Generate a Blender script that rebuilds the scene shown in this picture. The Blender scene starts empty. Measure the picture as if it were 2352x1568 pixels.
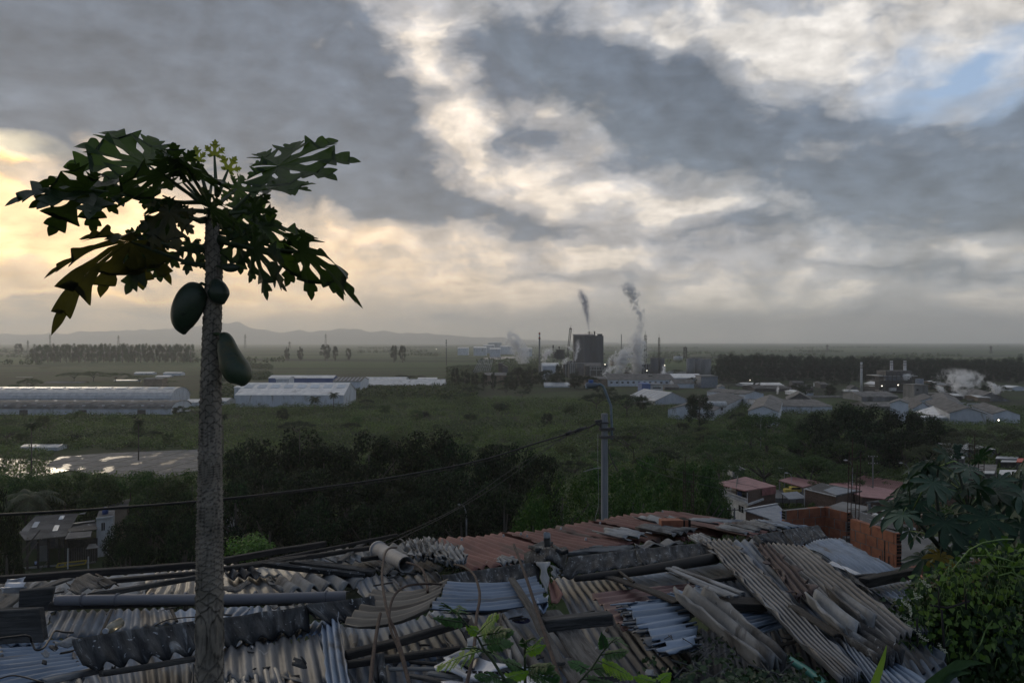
import bpy, bmesh, math, random
import numpy as np
from mathutils import Vector, Matrix, noise as mnoise
random.seed(7); RNG = np.random.default_rng(7)
C = bpy.context.scene.collection
sc = bpy.context.scene
F = 1829.3          # focal length in pixels of the 2352 px wide view
CX, CY, CAMZ = 1176.0, 784.0, 45.0
R = math.radians

# ---------- pixel rays to places in the world ----------
def W(px, py, d):                       # the point on the pixel's ray at depth d
    return Vector(((px-CX)/F*d, d, CAMZ-(py-CY)/F*d))
def plain(px, py, z=0.0):               # the point where the pixel's ray meets height z
    d = (CAMZ-z)*F/(py-CY)
    return Vector(((px-CX)/F*d, d, z))
def roofpt(px, py, lift=0.0):           # the point where the ray meets the sagging roofs' mean plane
    if lift > .15: lift = .15+(lift-.15)*.5
    k = (py-CY)/F
    d = (1.4-lift)/(k-0.12)
    return Vector(((px-CX)/F*d, d, CAMZ-k*d))
FR = {'A': (0.29297, 0.0, 0.29297, 1119.7), 'B': (0.29297, 574.2, 0.29297, 1119.7), 'C': (0.29297, 1148.4, 0.29297, 1119.7),
      'D': (0.29198, 1665.2, 0.29198, 1119.7), 'E': (0.34180, 0, 0.3418, 746.5), 'F': (0.3662, 803.9, 0.3662, 803.9),
      'G': (0.29297, 976.2, 0.29297, 631.6), 'H': (0.3164, 1607.8, 0.3164, 746.5), 'I': (0.3408, 1550.3, 0.3408, 976.1),
      'J': (0.1465, 0, 0.1465, 1119.7), 'K': (0.22698, 1923.6, 0.22698, 976.1), 'L': (0.1465, 976.2, 0.1465, 1349.4),
      'P': (0.3662, 0, 0.3662, 229.7), 'V': (1, 0, 1, 0), 'M': (0.19444, 1923.6, 0.19444, 1263.2)}
def px(f, x, y):
    a, b, c, e = FR[f]
    return (x*a+b, y*c+e)

# ---------- terrain ----------
def lerp_tab(t, v):
    for (a, va), (b, vb) in zip(t, t[1:]):
        if v <= b:
            s = (v-a)/(b-a); s = s*s*(3-2*s)
            return va+(vb-va)*s
    return t[-1][1]
TL = [(-50, 43.4), (0, 43.0), (7, 42.0), (11, 39.8), (17, 37), (34, 27), (90, 4), (128, 0), (1e6, 0)]
TR = [(-50, 43.4), (0, 43.0), (9, 41.5), (14, 39.9), (18, 39.5), (36, 30), (90, 14), (150, 6), (200, 4.5), (300, 0), (1e6, 0)]
TQ = [(-50, 43.4), (0, 43.0), (9, 41.4), (18, 39.5), (40, 33), (90, 24), (150, 15.5), (215, 10.5), (260, 8.5), (400, 0), (1e6, 0)]
def smooth(a, b, v):
    s = min(1, max(0, (v-a)/(b-a))); return s*s*(3-2*s)
def terr(x, y):
    w = smooth(0.02, 0.2, x/max(y, 8.0))
    z = lerp_tab(TL, y)*(1-w)+lerp_tab(TR, y)*w
    w2 = smooth(0.45, 0.58, x/max(y, 8.0))
    if w2 > 0: z = z*(1-w2)+lerp_tab(TQ, y)*w2
    return z

# ---------- custom properties ----------
def tag(o, label=None, cat=None, group=None, kind=None):
    if label: o['label'] = label
    if cat: o['category'] = cat
    if group: o['group'] = group
    if kind: o['kind'] = kind
    return o
def empty(name, loc, label=None, cat=None, group=None, rz=0):
    o = bpy.data.objects.new(name, None); C.objects.link(o)
    o.location = loc; o.rotation_euler = (0, 0, rz); o.empty_display_size = .1
    return tag(o, label, cat, group)
def meshobj(name, verts, faces, m=None, parent=None, smooth_=False, loc=None, uv=None):
    me = bpy.data.meshes.new(name)
    me.from_pydata([tuple(v) for v in verts], [], [tuple(f) for f in faces])
    if uv is not None:
        l = me.uv_layers.new(name='UVMap')
        idx = np.zeros(len(me.loops), dtype=np.int32); me.loops.foreach_get('vertex_index', idx)
        l.data.foreach_set('uv', np.asarray(uv, dtype=np.float32)[idx].ravel())
    if smooth_: me.polygons.foreach_set('use_smooth', [True]*len(me.polygons))
    if m: me.materials.append(m)
    me.update()
    o = bpy.data.objects.new(name, me); C.objects.link(o)
    if loc is not None: o.location = loc
    if parent: o.parent = parent
    return o
def quadmesh(name, P, m=None):           # P: (n,4,3) array of free quads -> mesh data
    n = len(P); me = bpy.data.meshes.new(name)
    me.vertices.add(n*4); me.vertices.foreach_set('co', np.asarray(P, dtype=np.float32).ravel())
    me.loops.add(n*4); me.loops.foreach_set('vertex_index', np.arange(n*4, dtype=np.int32))
    me.polygons.add(n); me.polygons.foreach_set('loop_start', np.arange(0, n*4, 4, dtype=np.int32))
    me.update(calc_edges=True)
    if m: me.materials.append(m)
    return me
def linkmesh(name, me, parent=None, loc=None):
    o = bpy.data.objects.new(name, me); C.objects.link(o)
    if parent: o.parent = parent
    if loc is not None: o.location = loc
    return o

class MB:                                # a bag of boxes, bars and tubes that becomes one mesh
    def __init__(s): s.v = []; s.f = []
    def add(s, v, f):
        n = len(s.v); s.v += [Vector(q) for q in v]; s.f += [tuple(i+n for i in q) for q in f]
    def box(s, c, size, rz=0, tilt=None):
        cx, cy, cz = c; a, b, h = size[0]/2, size[1]/2, size[2]/2
        M = Matrix.Rotation(rz, 3, 'Z')
        if tilt: M = M @ Matrix.Rotation(tilt[0], 3, 'X') @ Matrix.Rotation(tilt[1], 3, 'Y')
        v = [Vector(c)+M @ Vector((x*a, y*b, z*h)) for x in (-1, 1) for y in (-1, 1) for z in (-1, 1)]
        s.add(v, [(0, 1, 3, 2), (4, 6, 7, 5), (0, 4, 5, 1), (2, 3, 7, 6), (0, 2, 6, 4), (1, 5, 7, 3)])
    def bar(s, p, q, w, h=None, up=(0, 0, 1)):   # a rectangular bar from p to q
        h = h or w; p, q = Vector(p), Vector(q); d = (q-p).normalized(); u = Vector(up)
        if abs(d.dot(u)) > .98: u = Vector((0, 1, 0))
        sx = d.cross(u).normalized(); sz = sx.cross(d).normalized()
        v = [e+sx*(i*w/2)+sz*(j*h/2) for e in (p, q) for i, j in ((-1, -1), (1, -1), (1, 1), (-1, 1))]
        s.add(v, [(0, 1, 2, 3), (7, 6, 5, 4), (0, 4, 5, 1), (1, 5, 6, 2), (2, 6, 7, 3), (3, 7, 4, 0)])
    def tube(s, pts, r, n=8, cap=True):
        pts = [Vector(p) for p in pts]; rs = r if isinstance(r, (list, tuple)) else [r]*len(pts)
        ring = []; t0 = (pts[1]-pts[0]).normalized(); a = Vector((0, 0, 1)) if abs(t0.z) < .9 else Vector((1, 0, 0))
        u = t0.cross(a).normalized(); base = len(s.v)
        for i, p in enumerate(pts):
            t = (pts[min(i+1, len(pts)-1)]-pts[max(i-1, 0)]).normalized()
            u = (u-t*u.dot(t)).normalized(); w = t.cross(u)
            for k in range(n):
                an = 2*math.pi*k/n; s.v.append(p+u*(math.cos(an)*rs[i])+w*(math.sin(an)*rs[i]))
        for i in range(len(pts)-1):
            for k in range(n):
                a0 = base+i*n+k; a1 = base+i*n+(k+1) % n
                s.f.append((a0, a1, a1+n, a0+n))
        if cap:
            s.f.append(tuple(base+k for k in range(n))[::-1]); s.f.append(tuple(base+(len(pts)-1)*n+k for k in range(n)))
    def quad(s, a, b, c, d): s.add([a, b, c, d], [(0, 1, 2, 3)])
    def poly(s, pts): s.add(pts, [tuple(range(len(pts)))])
    def prism(s, pts, ext):              # polygon pts extruded by vector ext
        n = len(pts); e = Vector(ext); v = [Vector(p) for p in pts]+[Vector(p)+e for p in pts]
        s.add(v, [tuple(range(n))[::-1], tuple(range(n, 2*n))]+[(i, (i+1) % n, n+(i+1) % n, n+i) for i in range(n)])
    def build(s, name, m, parent=None, smooth_=False, loc=None, bevel=0):
        base = Vector(loc) if loc is not None else Vector((0, 0, 0))
        if loc is not None: s.v = [q-base for q in s.v]
        o = meshobj(name, s.v, s.f, m, parent, smooth_, loc)
        if bevel:
            b = o.modifiers.new('bevel', 'BEVEL'); b.width = bevel; b.segments = 2; b.limit_method = 'ANGLE'
        return o

# ---------- node helpers ----------
class NT:
    def __init__(s, tree): s.t = tree; s.n = tree.nodes; s.l = tree.links
    def new(s, ty, **kw):
        nd = s.n.new(ty)
        for k, v in kw.items(): setattr(nd, k, v)
        return nd
    def put(s, sock, v):
        if isinstance(v, bpy.types.NodeSocket): s.l.new(v, sock)
        elif v is not None:
            if isinstance(v, (tuple, list)) and len(v) == 3 and sock.type == 'RGBA': v = (*v, 1)
            sock.default_value = v
    def math(s, op, a, b=None, c=None, clamp=False):
        nd = s.new('ShaderNodeMath', operation=op, use_clamp=clamp)
        s.put(nd.inputs[0], a); s.put(nd.inputs[1], b)
        if c is not None: s.put(nd.inputs[2], c)
        return nd.outputs[0]
    def vmath(s, op, a, b=None):
        nd = s.new('ShaderNodeVectorMath', operation=op); s.put(nd.inputs[0], a)
        if b is not None: s.put(nd.inputs[1], b) if op != 'SCALE' else s.put(nd.inputs['Scale'], b)
        return nd.outputs['Value'] if op in ('LENGTH', 'DOT_PRODUCT', 'DISTANCE') else nd.outputs[0]
    def noise(s, vec, scale, detail=4, rough=.5, dist=0, out='Fac'):
        nd = s.new('ShaderNodeTexNoise'); s.put(nd.inputs['Vector'], vec) if vec is not None else None
        nd.inputs['Scale'].default_value = scale; nd.inputs['Detail'].default_value = detail
        nd.inputs['Roughness'].default_value = rough; nd.inputs['Distortion'].default_value = dist
        return nd.outputs[out]
    def range(s, v, a, b, c=0, d=1, smoothstep=True):
        nd = s.new('ShaderNodeMapRange', interpolation_type='SMOOTHSTEP' if smoothstep else 'LINEAR')
        s.put(nd.inputs[0], v)
        for i, q in enumerate((a, b, c, d)): s.put(nd.inputs[i+1], q)
        return nd.outputs[0]
    def mix(s, f, a, b, blend='MIX'):
        nd = s.new('ShaderNodeMix', data_type='RGBA', blend_type=blend, clamp_factor=True)
        s.put(nd.inputs[0], f); s.put(nd.inputs[6], a); s.put(nd.inputs[7], b)
        return nd.outputs[2]
    def mapping(s, v, loc=(0, 0, 0), rot=(0, 0, 0), sc=(1, 1, 1), ty='POINT'):
        nd = s.new('ShaderNodeMapping', vector_type=ty); s.put(nd.inputs[0], v)
        nd.inputs[1].default_value = loc; nd.inputs[2].default_value = rot; nd.inputs[3].default_value = sc
        return nd.outputs[0]
    def ramp(s, f, stops):
        nd = s.new('ShaderNodeValToRGB'); s.put(nd.inputs[0], f); e = nd.color_ramp.elements
        while len(e) < len(stops): e.new(.5)
        for el, (p, c) in zip(e, stops): el.position = p; el.color = (*c, 1) if len(c) == 3 else c
        return nd.outputs[0]
    def combine(s, x, y, z=0):
        nd = s.new('ShaderNodeCombineXYZ'); s.put(nd.inputs[0], x); s.put(nd.inputs[1], y); s.put(nd.inputs[2], z)
        return nd.outputs[0]
    def sep(s, v):
        nd = s.new('ShaderNodeSeparateXYZ'); s.put(nd.inputs[0], v); return nd.outputs
def newmat(name):
    m = bpy.data.materials.new(name); m.use_nodes = True
    t = NT(m.node_tree); bs = m.node_tree.nodes['Principled BSDF']
    return m, t, bs
def surf(name, c1, c2, rough=.8, metal=0.0, scale=3.0, detail=6, c3=None, c3scale=1.0, c3amt=(.55, .7), bump=.3, bscale=None,
         coord='Object', stretch=(1, 1, 1), lo=.35, hi=.65, c4=None, c4scale=9., c4amt=(.62, .7), spec=.5, rvar=0.0):
    """weathered surface: two tones mixed by noise, plus patches of a third and specks of a fourth"""
    m, t, bs = newmat(name)
    tc = t.new('ShaderNodeTexCoord'); rnd = t.new('ShaderNodeObjectInfo').outputs['Random']
    v = t.vmath('ADD', tc.outputs[coord], t.vmath('SCALE', (3.1, 7.7, 5.3), rnd) if False else t.combine(t.math('MULTIPLY', rnd, 31.0), t.math('MULTIPLY', rnd, 17.0), 0.0))
    vs = t.mapping(v, sc=stretch)
    n1 = t.noise(vs, scale, detail, .6)
    col = t.mix(t.range(n1, lo, hi), c1, c2)
    if c3 is not None:
        col = t.mix(t.range(t.noise(vs, c3scale, 5, .65, .6), *c3amt), col, c3)
    if c4 is not None:
        col = t.mix(t.range(t.noise(v, c4scale, 3, .6), *c4amt), col, c4)
    hsv = t.new('ShaderNodeHueSaturation'); t.put(hsv.inputs['Color'], col)
    t.put(hsv.inputs['Value'], t.math('MULTIPLY_ADD', rnd, .35, .82)); col = hsv.outputs[0]
    t.put(bs.inputs['Base Color'], col)
    bs.inputs['Metallic'].default_value = metal
    bs.inputs['Specular IOR Level'].default_value = spec
    t.put(bs.inputs['Roughness'], t.math('MULTIPLY_ADD', n1, rvar, rough-rvar*.5) if rvar else rough)
    if bump:
        b = t.new('ShaderNodeBump'); b.inputs['Strength'].default_value = bump; b.inputs['Distance'].default_value = .02
        t.put(b.inputs['Height'], t.noise(vs, bscale or scale*4, 6, .65)); t.l.new(b.outputs[0], bs.inputs['Normal'])
    return m
# ---------- camera ----------
cam = bpy.data.cameras.new('camera'); cam.sensor_width = 36; cam.lens = 28.0; cam.clip_start = .1; cam.clip_end = 60000
co = bpy.data.objects.new('camera', cam); C.objects.link(co); co.location = (0, 0, CAMZ); co.rotation_euler = (R(90), 0, 0)
sc.camera = co
sc.view_settings.view_transform = 'Standard'; sc.view_settings.look = 'None'; sc.view_settings.exposure = 0.22
sc.render.engine = 'CYCLES'; sc.cycles.use_denoising = True
try: sc.cycles.denoiser = 'OPENIMAGEDENOISE'
except Exception: pass
sc.cycles.max_bounces = 6; sc.cycles.diffuse_bounces = 3; sc.cycles.glossy_bounces = 3; sc.cycles.transmission_bounces = 4
sc.cycles.transparent_max_bounces = 8; sc.cycles.volume_bounces = 3; sc.cycles.sample_clamp_indirect = 4

SUN_AZ, SUN_EL = math.atan((25-CX)/F), R(11.0)
# ---------- sky: physical sky seen through gaps in a procedural cloud deck ----------
wd = bpy.data.worlds.new('World'); sc.world = wd; wd.use_nodes = True
t = NT(wd.node_tree); t.n.clear()
out = t.new('ShaderNodeOutputWorld'); bg = t.new('ShaderNodeBackground'); t.l.new(bg.outputs[0], out.inputs[0])
nish = t.new('ShaderNodeTexSky', sky_type='NISHITA'); nish.sun_disc = False
nish.sun_elevation = SUN_EL; nish.sun_rotation = SUN_AZ
nish.air_density = 1.0; nish.dust_density = 1.5; nish.ozone_density = 1.0
d = t.vmath('NORMALIZE', t.new('ShaderNodeTexCoord').outputs['Generated'])
x, y, z = t.sep(d)
az = t.math('ARCTAN2', x, y); el = t.math('ARCSINE', z)
zc = t.math('ADD', t.math('MAXIMUM', z, 0.0), 0.10)
pl = t.combine(t.math('DIVIDE', x, zc), t.math('DIVIDE', y, zc), 0.0)       # the cloud deck's own plane
ae = t.combine(az, el, 0.0)
def warp(v, src, scale, amt, det):
    c = t.vmath('SUBTRACT', t.noise(src, scale, det, .55, out='Color'), (.5, .5, .5))
    return t.vmath('ADD', v, t.vmath('MULTIPLY', c, amt))
wv = warp(ae, t.mapping(ae, sc=(1, 1.9, 1)), 4.0, (.16, .09, 0), 3)
wv = warp(wv, t.mapping(ae, loc=(5, 2, 0), sc=(1, 1.7, 1)), 14.0, (.075, .045, 0), 6)
def blobs(lst, vec):
    acc = None
    for (bx, by, sx, sy, rot, w) in lst:
        u = (bx-CX)/F; v_ = (CY-by)/F
        a = math.atan(u); e = math.atan(v_/math.sqrt(1+u*u))
        c_ = 1/(1+u*u)
        mp = t.mapping(vec, (a, e, 0), (0, 0, R(rot)), (sx/F*c_*1.5, sy/F*1.5*math.sqrt(c_), 1), 'TEXTURE')
        g = t.new('ShaderNodeTexGradient', gradient_type='QUADRATIC_SPHERE'); t.put(g.inputs[0], mp)
        acc = t.math('MULTIPLY', g.outputs[1], w) if acc is None else t.math('MULTIPLY_ADD', g.outputs[1], w, acc)
    return acc
CLOUDS = [
 (120, 60, 560, 230, 0, 1.6), (520, 110, 520, 220, -8, 1.3), (250, 230, 460, 110, -5, .9), (760, 330, 300, 120, -20, .7),  # view px centre, half sizes, rotation, weight (+ thick grey cloud, - thin bright cloud)
 (330, 130, 760, 240, -8, 2.1), (60, 300, 300, 60, -8, 1.1), (700, 190, 420, 200, -20, .8), (100, 260, 420, 170, -4, .8), (640, 330, 420, 130, -12, .75), (860, 330, 330, 150, -25, .8),
 (980, 470, 330, 90, -14, 1.5), (1060, 520, 260, 60, -8, .9), (760, 470, 300, 90, 0, .9), (830, 90, 200, 160, 0, .7),
 (1380, 170, 480, 170, -14, 1.7), (1130, 180, 200, 130, 0, .5), (1640, 240, 380, 160, -22, 1.0), (1250, 330, 170, 50, 0, .9), (1960, 410, 430, 120, -6, 1.8), (2240, 330, 260, 150, -10, 1.2),
 (2350, 420, 200, 160, 0, .8), (1720, 330, 260, 90, 0, .6), (2060, 250, 160, 90, 0, .5), (1900, 280, 200, 80, 0, .3),
 (1780, 520, 240, 50, 4, .8), (1330, 520, 190, 60, 5, .55), (1560, 560, 330, 50, 0, .5), (2080, 630, 160, 50, 0, .6), (2250, 540, 260, 90, 0, .5), (2180, 640, 300, 60, 0, .35),
 (1400, 632, 230, 22, 0, .9), (1160, 634, 110, 12, 0, .55),
 (200, 730, 420, 40, 0, .8), (1700, 745, 900, 26, 0, .5), (1900, 705, 500, 22, 0, .45), (1000, 720, 500, 24, 0, .35), (420, 620, 400, 14, 2, .35), (900, 585, 300, 14, -3, .2), (300, 650, 500, 16, 0, .4),
 (960, 110, 90, 170, 12, -1.9), (1050, 270, 110, 130, 30, -1.6), (1000, 20, 110, 70, 0, -.8), (625, 146, 60, 24, -25, -1.4), (750, 75, 60, 50, 0, -.8), (800, 235, 90, 26, -15, -.5),
 (1110, 400, 200, 80, -20, -1.1), (1350, 440, 260, 60, -8, -.9), (1240, 260, 130, 30, 0, -.7), (1600, 470, 260, 40, -6, -.7),
 (1800, 60, 520, 130, -8, -1.3), (1720, 100, 140, 90, -20, -.8), (2150, 150, 330, 110, 8, -.8), (2290, 60, 200, 80, 0, -.2), (2260, 235, 90, 30, 0, -.6),
 (60, 500, 420, 110, 0, -1.5), (500, 560, 700, 60, 2, -1.0), (1000, 640, 500, 50, 0, -.6), (200, 680, 500, 14, 0, -1.0), (800, 715, 260, 10, 0, -.5), (1500, 480, 300, 50, 0, -.4), (20, 388, 110, 22, -3, -2.6),
 (1500, 680, 900, 70, 0, -.55), (1250, 590, 500, 40, 0, -.4), (2000, 690, 500, 20, 0, -.3), (1600, 780, 900, 14, 0, -.5), (700, 660, 500, 30, 0, -.5), (1650, 600, 600, 20, 0, -.3),
]
layout = blobs(CLOUDS, wv)
n_big = t.noise(pl, .9, 7, .56, .35)
n_fine = t.noise(t.mapping(pl, rot=(0, 0, .5), sc=(1, 1.3, 1)), 3.2, 8, .62, .5)
n_az = t.noise(t.mapping(ae, sc=(1, 1.6, 1)), 8.0, 10, .62, .15)
tw = t.vmath('NORMALIZE', t.vmath('SUBTRACT', (SUN_AZ, SUN_EL, 0), ae))
n_az2 = t.noise(t.mapping(t.vmath('ADD', ae, t.vmath('SCALE', tw, .022)), sc=(1, 1.6, 1)), 8.0, 10, .62, .15)
relief = t.math('MULTIPLY', t.math('SUBTRACT', n_az, n_az2), 2.2)         # sun-side edges of the puffs
n_hi = t.noise(t.mapping(ae, loc=(3, 1, 0), sc=(1, 1.8, 1)), 24.0, 8, .62, .2)
n_b = t.noise(t.mapping(wv, loc=(9, 4, 0), sc=(1, 1.7, 1)), 7.0, 5, .5, 0)
bil = t.math('ABSOLUTE', t.math('MULTIPLY_ADD', n_b, 2.0, -1.0))
fb = t.math('ADD', t.math('MULTIPLY_ADD', bil, -2.6, .5), t.math('ADD', t.math('MULTIPLY_ADD', n_big, 1.9, -.95), t.math('ADD', t.math('MULTIPLY_ADD', n_hi, .7, -.35), t.math('ADD', t.math('MULTIPLY_ADD', n_fine, 1.0, -.5), t.math('MULTIPLY_ADD', n_az, 2.3, -1.15)))))
back = t.range(y, .45, -.2, 0, .55)
dens = t.math('ADD', t.math('ADD', layout, fb), back)
thick = t.range(dens, -.9, 1.9, 0, 1, False)
# colour by nearness to the hidden sun
sd = (math.sin(SUN_AZ)*math.cos(SUN_EL), math.cos(SUN_AZ)*math.cos(SUN_EL), math.sin(SUN_EL))
cs = t.math('DOT_PRODUCT' if False else 'MAXIMUM', t.vmath('DOT_PRODUCT', d, sd), 0.0)
warm = t.math('POWER', cs, 9.0)
flat = t.mapping(ae, (SUN_AZ, SUN_EL, 0), (0, 0, 0), (.30, .10, 1), 'TEXTURE'); hot_ = t.new('ShaderNodeTexGradient', gradient_type='SPHERICAL'); t.put(hot_.inputs[0], flat)
hot = t.math('POWER', hot_.outputs[1], 2.0)
flat2 = t.mapping(wv, (SUN_AZ-.01, SUN_EL+.01, 0), (0, 0, -.06), (.085, .026, 1), 'TEXTURE'); core_ = t.new('ShaderNodeTexGradient', gradient_type='SPHERICAL'); t.put(core_.inputs[0], flat2)
core = core_.outputs[1]
low = t.math('EXPONENT', t.math('MULTIPLY', t.math('MAXIMUM', el, 0.0), -5.5))     # warmth hugs the horizon
wl = t.math('MULTIPLY', warm, t.math('MULTIPLY_ADD', low, .95, .05))
thin = t.mix(t.math('MULTIPLY', wl, 1.5, clamp=True), (.74, .725, .70), (1.55, 1.02, .44))
thin = t.mix(t.math('MULTIPLY', hot, 1.1, clamp=True), thin, (1.35, .92, .40))
mid = t.mix(t.math('MULTIPLY', wl, 1.5, clamp=True), (.34, .365, .41), (.86, .63, .37))
dark = t.mix(t.math('MULTIPLY', wl, .8, clamp=True), (.095, .126, .178), (.12, .122, .13))
r1 = t.range(thick, .10, .40); r2 = t.range(thick, .38, .74)
col = t.mix(r2, t.mix(r1, thin, mid), dark)
col = t.mix(1.0, col, t.combine(*[t.math('ADD', relief, 1.0)]*3), 'MULTIPLY')
mod_ = t.math('MULTIPLY_ADD', t.math('ADD', n_fine, n_big), .95, .05)                    # lighter and darker folds in the deck
col = t.mix(1.0, col, t.combine(t.math('MULTIPLY', mod_, 1.02), mod_, t.math('MULTIPLY', mod_, .99)), 'MULTIPLY')
# blue gap on the upper right and faintly elsewhere, from the physical sky
gap = blobs([(2200, 165, 230, 70, 12, 1.5), (2080, 120, 130, 50, 30, .8), (2330, 230, 130, 50, 10, .8)], wv)
blue = t.mix(1.0, nish.outputs[0], (.10, .10, .10), 'MULTIPLY')
blue = t.mix(.8, blue, (.30, .44, .68))
col = t.mix(t.math('MULTIPLY', t.math('ADD', gap, t.math('MULTIPLY_ADD', n_fine, -1.6, .8)), t.range(gap, 0, .4, 0, .9), clamp=True), col, blue)
col = t.mix(1.0, col, t.mix(t.math('MULTIPLY', core, 1.0, clamp=True), (0, 0, 0), (1.2, 1.0, .6)), 'ADD')
# towards the back and overhead the deck is plain and darker
col = t.mix(1.0, col, t.mix(t.range(y, .35, -.3), (1, 1, 1), (.56, .66, .82)), 'MULTIPLY')
lift_ = t.math('EXPONENT', t.math('MULTIPLY', t.math('MAXIMUM', el, 0.0), -5.0))
col = t.mix(1.0, col, t.combine(*[t.math('MULTIPLY_ADD', lift_, k_, 1.0) for k_ in (.55, .45, .30)]), 'MULTIPLY')
hz = t.math('EXPONENT', t.math('MULTIPLY', t.math('MAXIMUM', el, 0.0), -22.0))
hzc = t.mix(t.math('MULTIPLY', warm, 1.4, clamp=True), (.56, .56, .53), (1.2, .92, .56))
col = t.mix(t.math('MULTIPLY', hz, .8), col, hzc)
t.put(bg.inputs[0], t.mix(.10, col, t.vmath('MINIMUM', t.mix(1.0, nish.outputs[0], (.1, .1, .1), 'MULTIPLY'), (.45, .45, .45)))); bg.inputs[1].default_value = 1.0
wd.cycles.sampling_method = 'MANUAL'; wd.cycles.sample_map_resolution = 512

sun = bpy.data.lights.new('sun', 'SUN'); sun.energy = .4; sun.angle = R(12); sun.color = (1, .86, .66)
so = bpy.data.objects.new('sun', sun); C.objects.link(so)
so.rotation_euler = Vector(sd).to_track_quat('Z', 'Y').to_euler()
so.location = (-50, 60, 120)

# ---------- air ----------
m, t, bs = newmat('haze_air'); m.node_tree.nodes.remove(bs)
vp = t.new('ShaderNodeVolumePrincipled'); vp.inputs['Color'].default_value = (.97, .98, .99, 1)
vp.inputs['Density'].default_value = 1/9500; vp.inputs['Anisotropy'].default_value = .5
t.l.new(vp.outputs[0], t.n['Material Output'].inputs['Volume'])
b = MB(); b.box((0, 9500, 309), (44000, 27000, 620))
tag(b.build('haze', m), kind='stuff')
# ---------- ground: one sheet, fine near the hill, coarse to the horizon ----------
def ground_sheet():
    ys = list(np.arange(-30, 24, 1.5))+list(np.arange(24, 130, 4))+list(np.arange(130, 700, 10))+list(np.geomspace(700, 21500, 42))
    vs = []; fs = []; nu = 121
    for yy in ys:
        half = max(60, abs(yy)*.95+30)
        for i in range(nu):
            xx = (i/(nu-1)*2-1)*half
            z = terr(xx, yy)
            amp = 0.5 if yy > 150 else .25 if yy > 20 else .12
            z += (mnoise.noise(Vector((xx*.05, yy*.05, 3)))*amp)+mnoise.noise(Vector((xx*.3, yy*.3, 9)))*.1*(1 if yy < 200 else 0)
            if yy < 24: z -= .12
            vs.append((xx, yy, z))
    for j in range(len(ys)-1):
        for i in range(nu-1):
            a = j*nu+i; fs.append((a, a+1, a+nu+1, a+nu))
    m, t, bs = newmat('ground_soil_and_fields')
    P = t.new('ShaderNodeTexCoord').outputs['Object']; x_, y_, z_ = t.sep(P)
    far = t.range(y_, 1050, 1500)
    n1 = t.noise(P, .012, 8, .6); n2 = t.noise(P, .12, 6, .6); n3 = t.noise(t.mapping(P, sc=(.5, 2.2, 1)), .0016, 4, .5)
    near_c = t.mix(t.range(n2, .35, .7), (.045, .045, .03), (.035, .055, .02))
    near_c = t.mix(t.range(n1, .45, .62), near_c, (.05, .075, .028))
    vor = t.new('ShaderNodeTexVoronoi', feature='F1'); t.put(vor.inputs['Vector'], t.mapping(P, rot=(0, 0, .3), sc=(.0011, .0024, 1))); vor.inputs['Scale'].default_value = 1.0
    fld = t.ramp(t.sep(vor.outputs['Color'])[0], [(0, (.05, .085, .03)), (.35, (.085, .125, .045)), (.6, (.045, .07, .03)), (.8, (.11, .13, .055)), (1, (.06, .10, .035))])
    fld = t.mix(t.range(n3, .5, .62), fld, (.02, .03, .016))
    col = t.mix(far, near_c, fld)
    t.put(bs.inputs['Base Color'], col); bs.inputs['Roughness'].default_value = .95; bs.inputs['Specular IOR Level'].default_value = .1
    bp = t.new('ShaderNodeBump'); bp.inputs['Distance'].default_value = .1; t.put(bp.inputs['Height'], n2); t.l.new(bp.outputs[0], bs.inputs['Normal'])
    tag(meshobj('ground', vs, fs, m, smooth_=True), kind='structure')
ground_sheet()
# faint mountains beyond the plain on the left
def ridge(name, pts, d, seed, m):
    vs = []; fs = []; n = 240; x0, x1 = pts[0][0], pts[-1][0]; rows = 8
    for i in range(n):
        p = x0+(x1-x0)*i/(n-1)
        for (a, va), (b_, vb) in zip(pts, pts[1:]):
            if a <= p <= b_: h = va+(vb-va)*smooth(0, 1, (p-a)/(b_-a)); break
        h += mnoise.fractal(Vector((p*.02, seed, 0)), 1, 2, 5)*1.5*min(1, (CY-h)/20)
        for r in range(rows):
            s = r/(rows-1); dd = d*(1+.22*(1-s)); 
            w = W(p, h, d*1.22); z = max(-2, w.z*(1-s)**.9) if r < rows-1 else -3
            vs.append(((p-CX)/F*d*1.22*(1-.16*s), d*1.22*(1-.16*s), z*(1+.25*mnoise.noise(Vector((p*.03, s*4, seed))))))
    for i in range(n-1):
        for r in range(rows-1): a = i*rows+r; fs.append((a, a+rows, a+rows+1, a+1))
    tag(meshobj(name, vs, fs, m, smooth_=True), kind='structure')
mt = surf('mountain_haze_tone', (.14, .15, .13), (.20, .20, .17), rough=1, scale=.002, bump=0)  # slopes coloured pale to stand in for thicker haze
ridge('hills', [(-400, 774), (-100, 766), (60, 768), (260, 760), (360, 756), (440, 748), (505, 740), (530, 741), (575, 750), (625, 762), (700, 760), (800, 756), (900, 762), (1010, 768), (1100, 774), (1250, 781), (1420, 786)], 14000, 3.0, mt)
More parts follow.
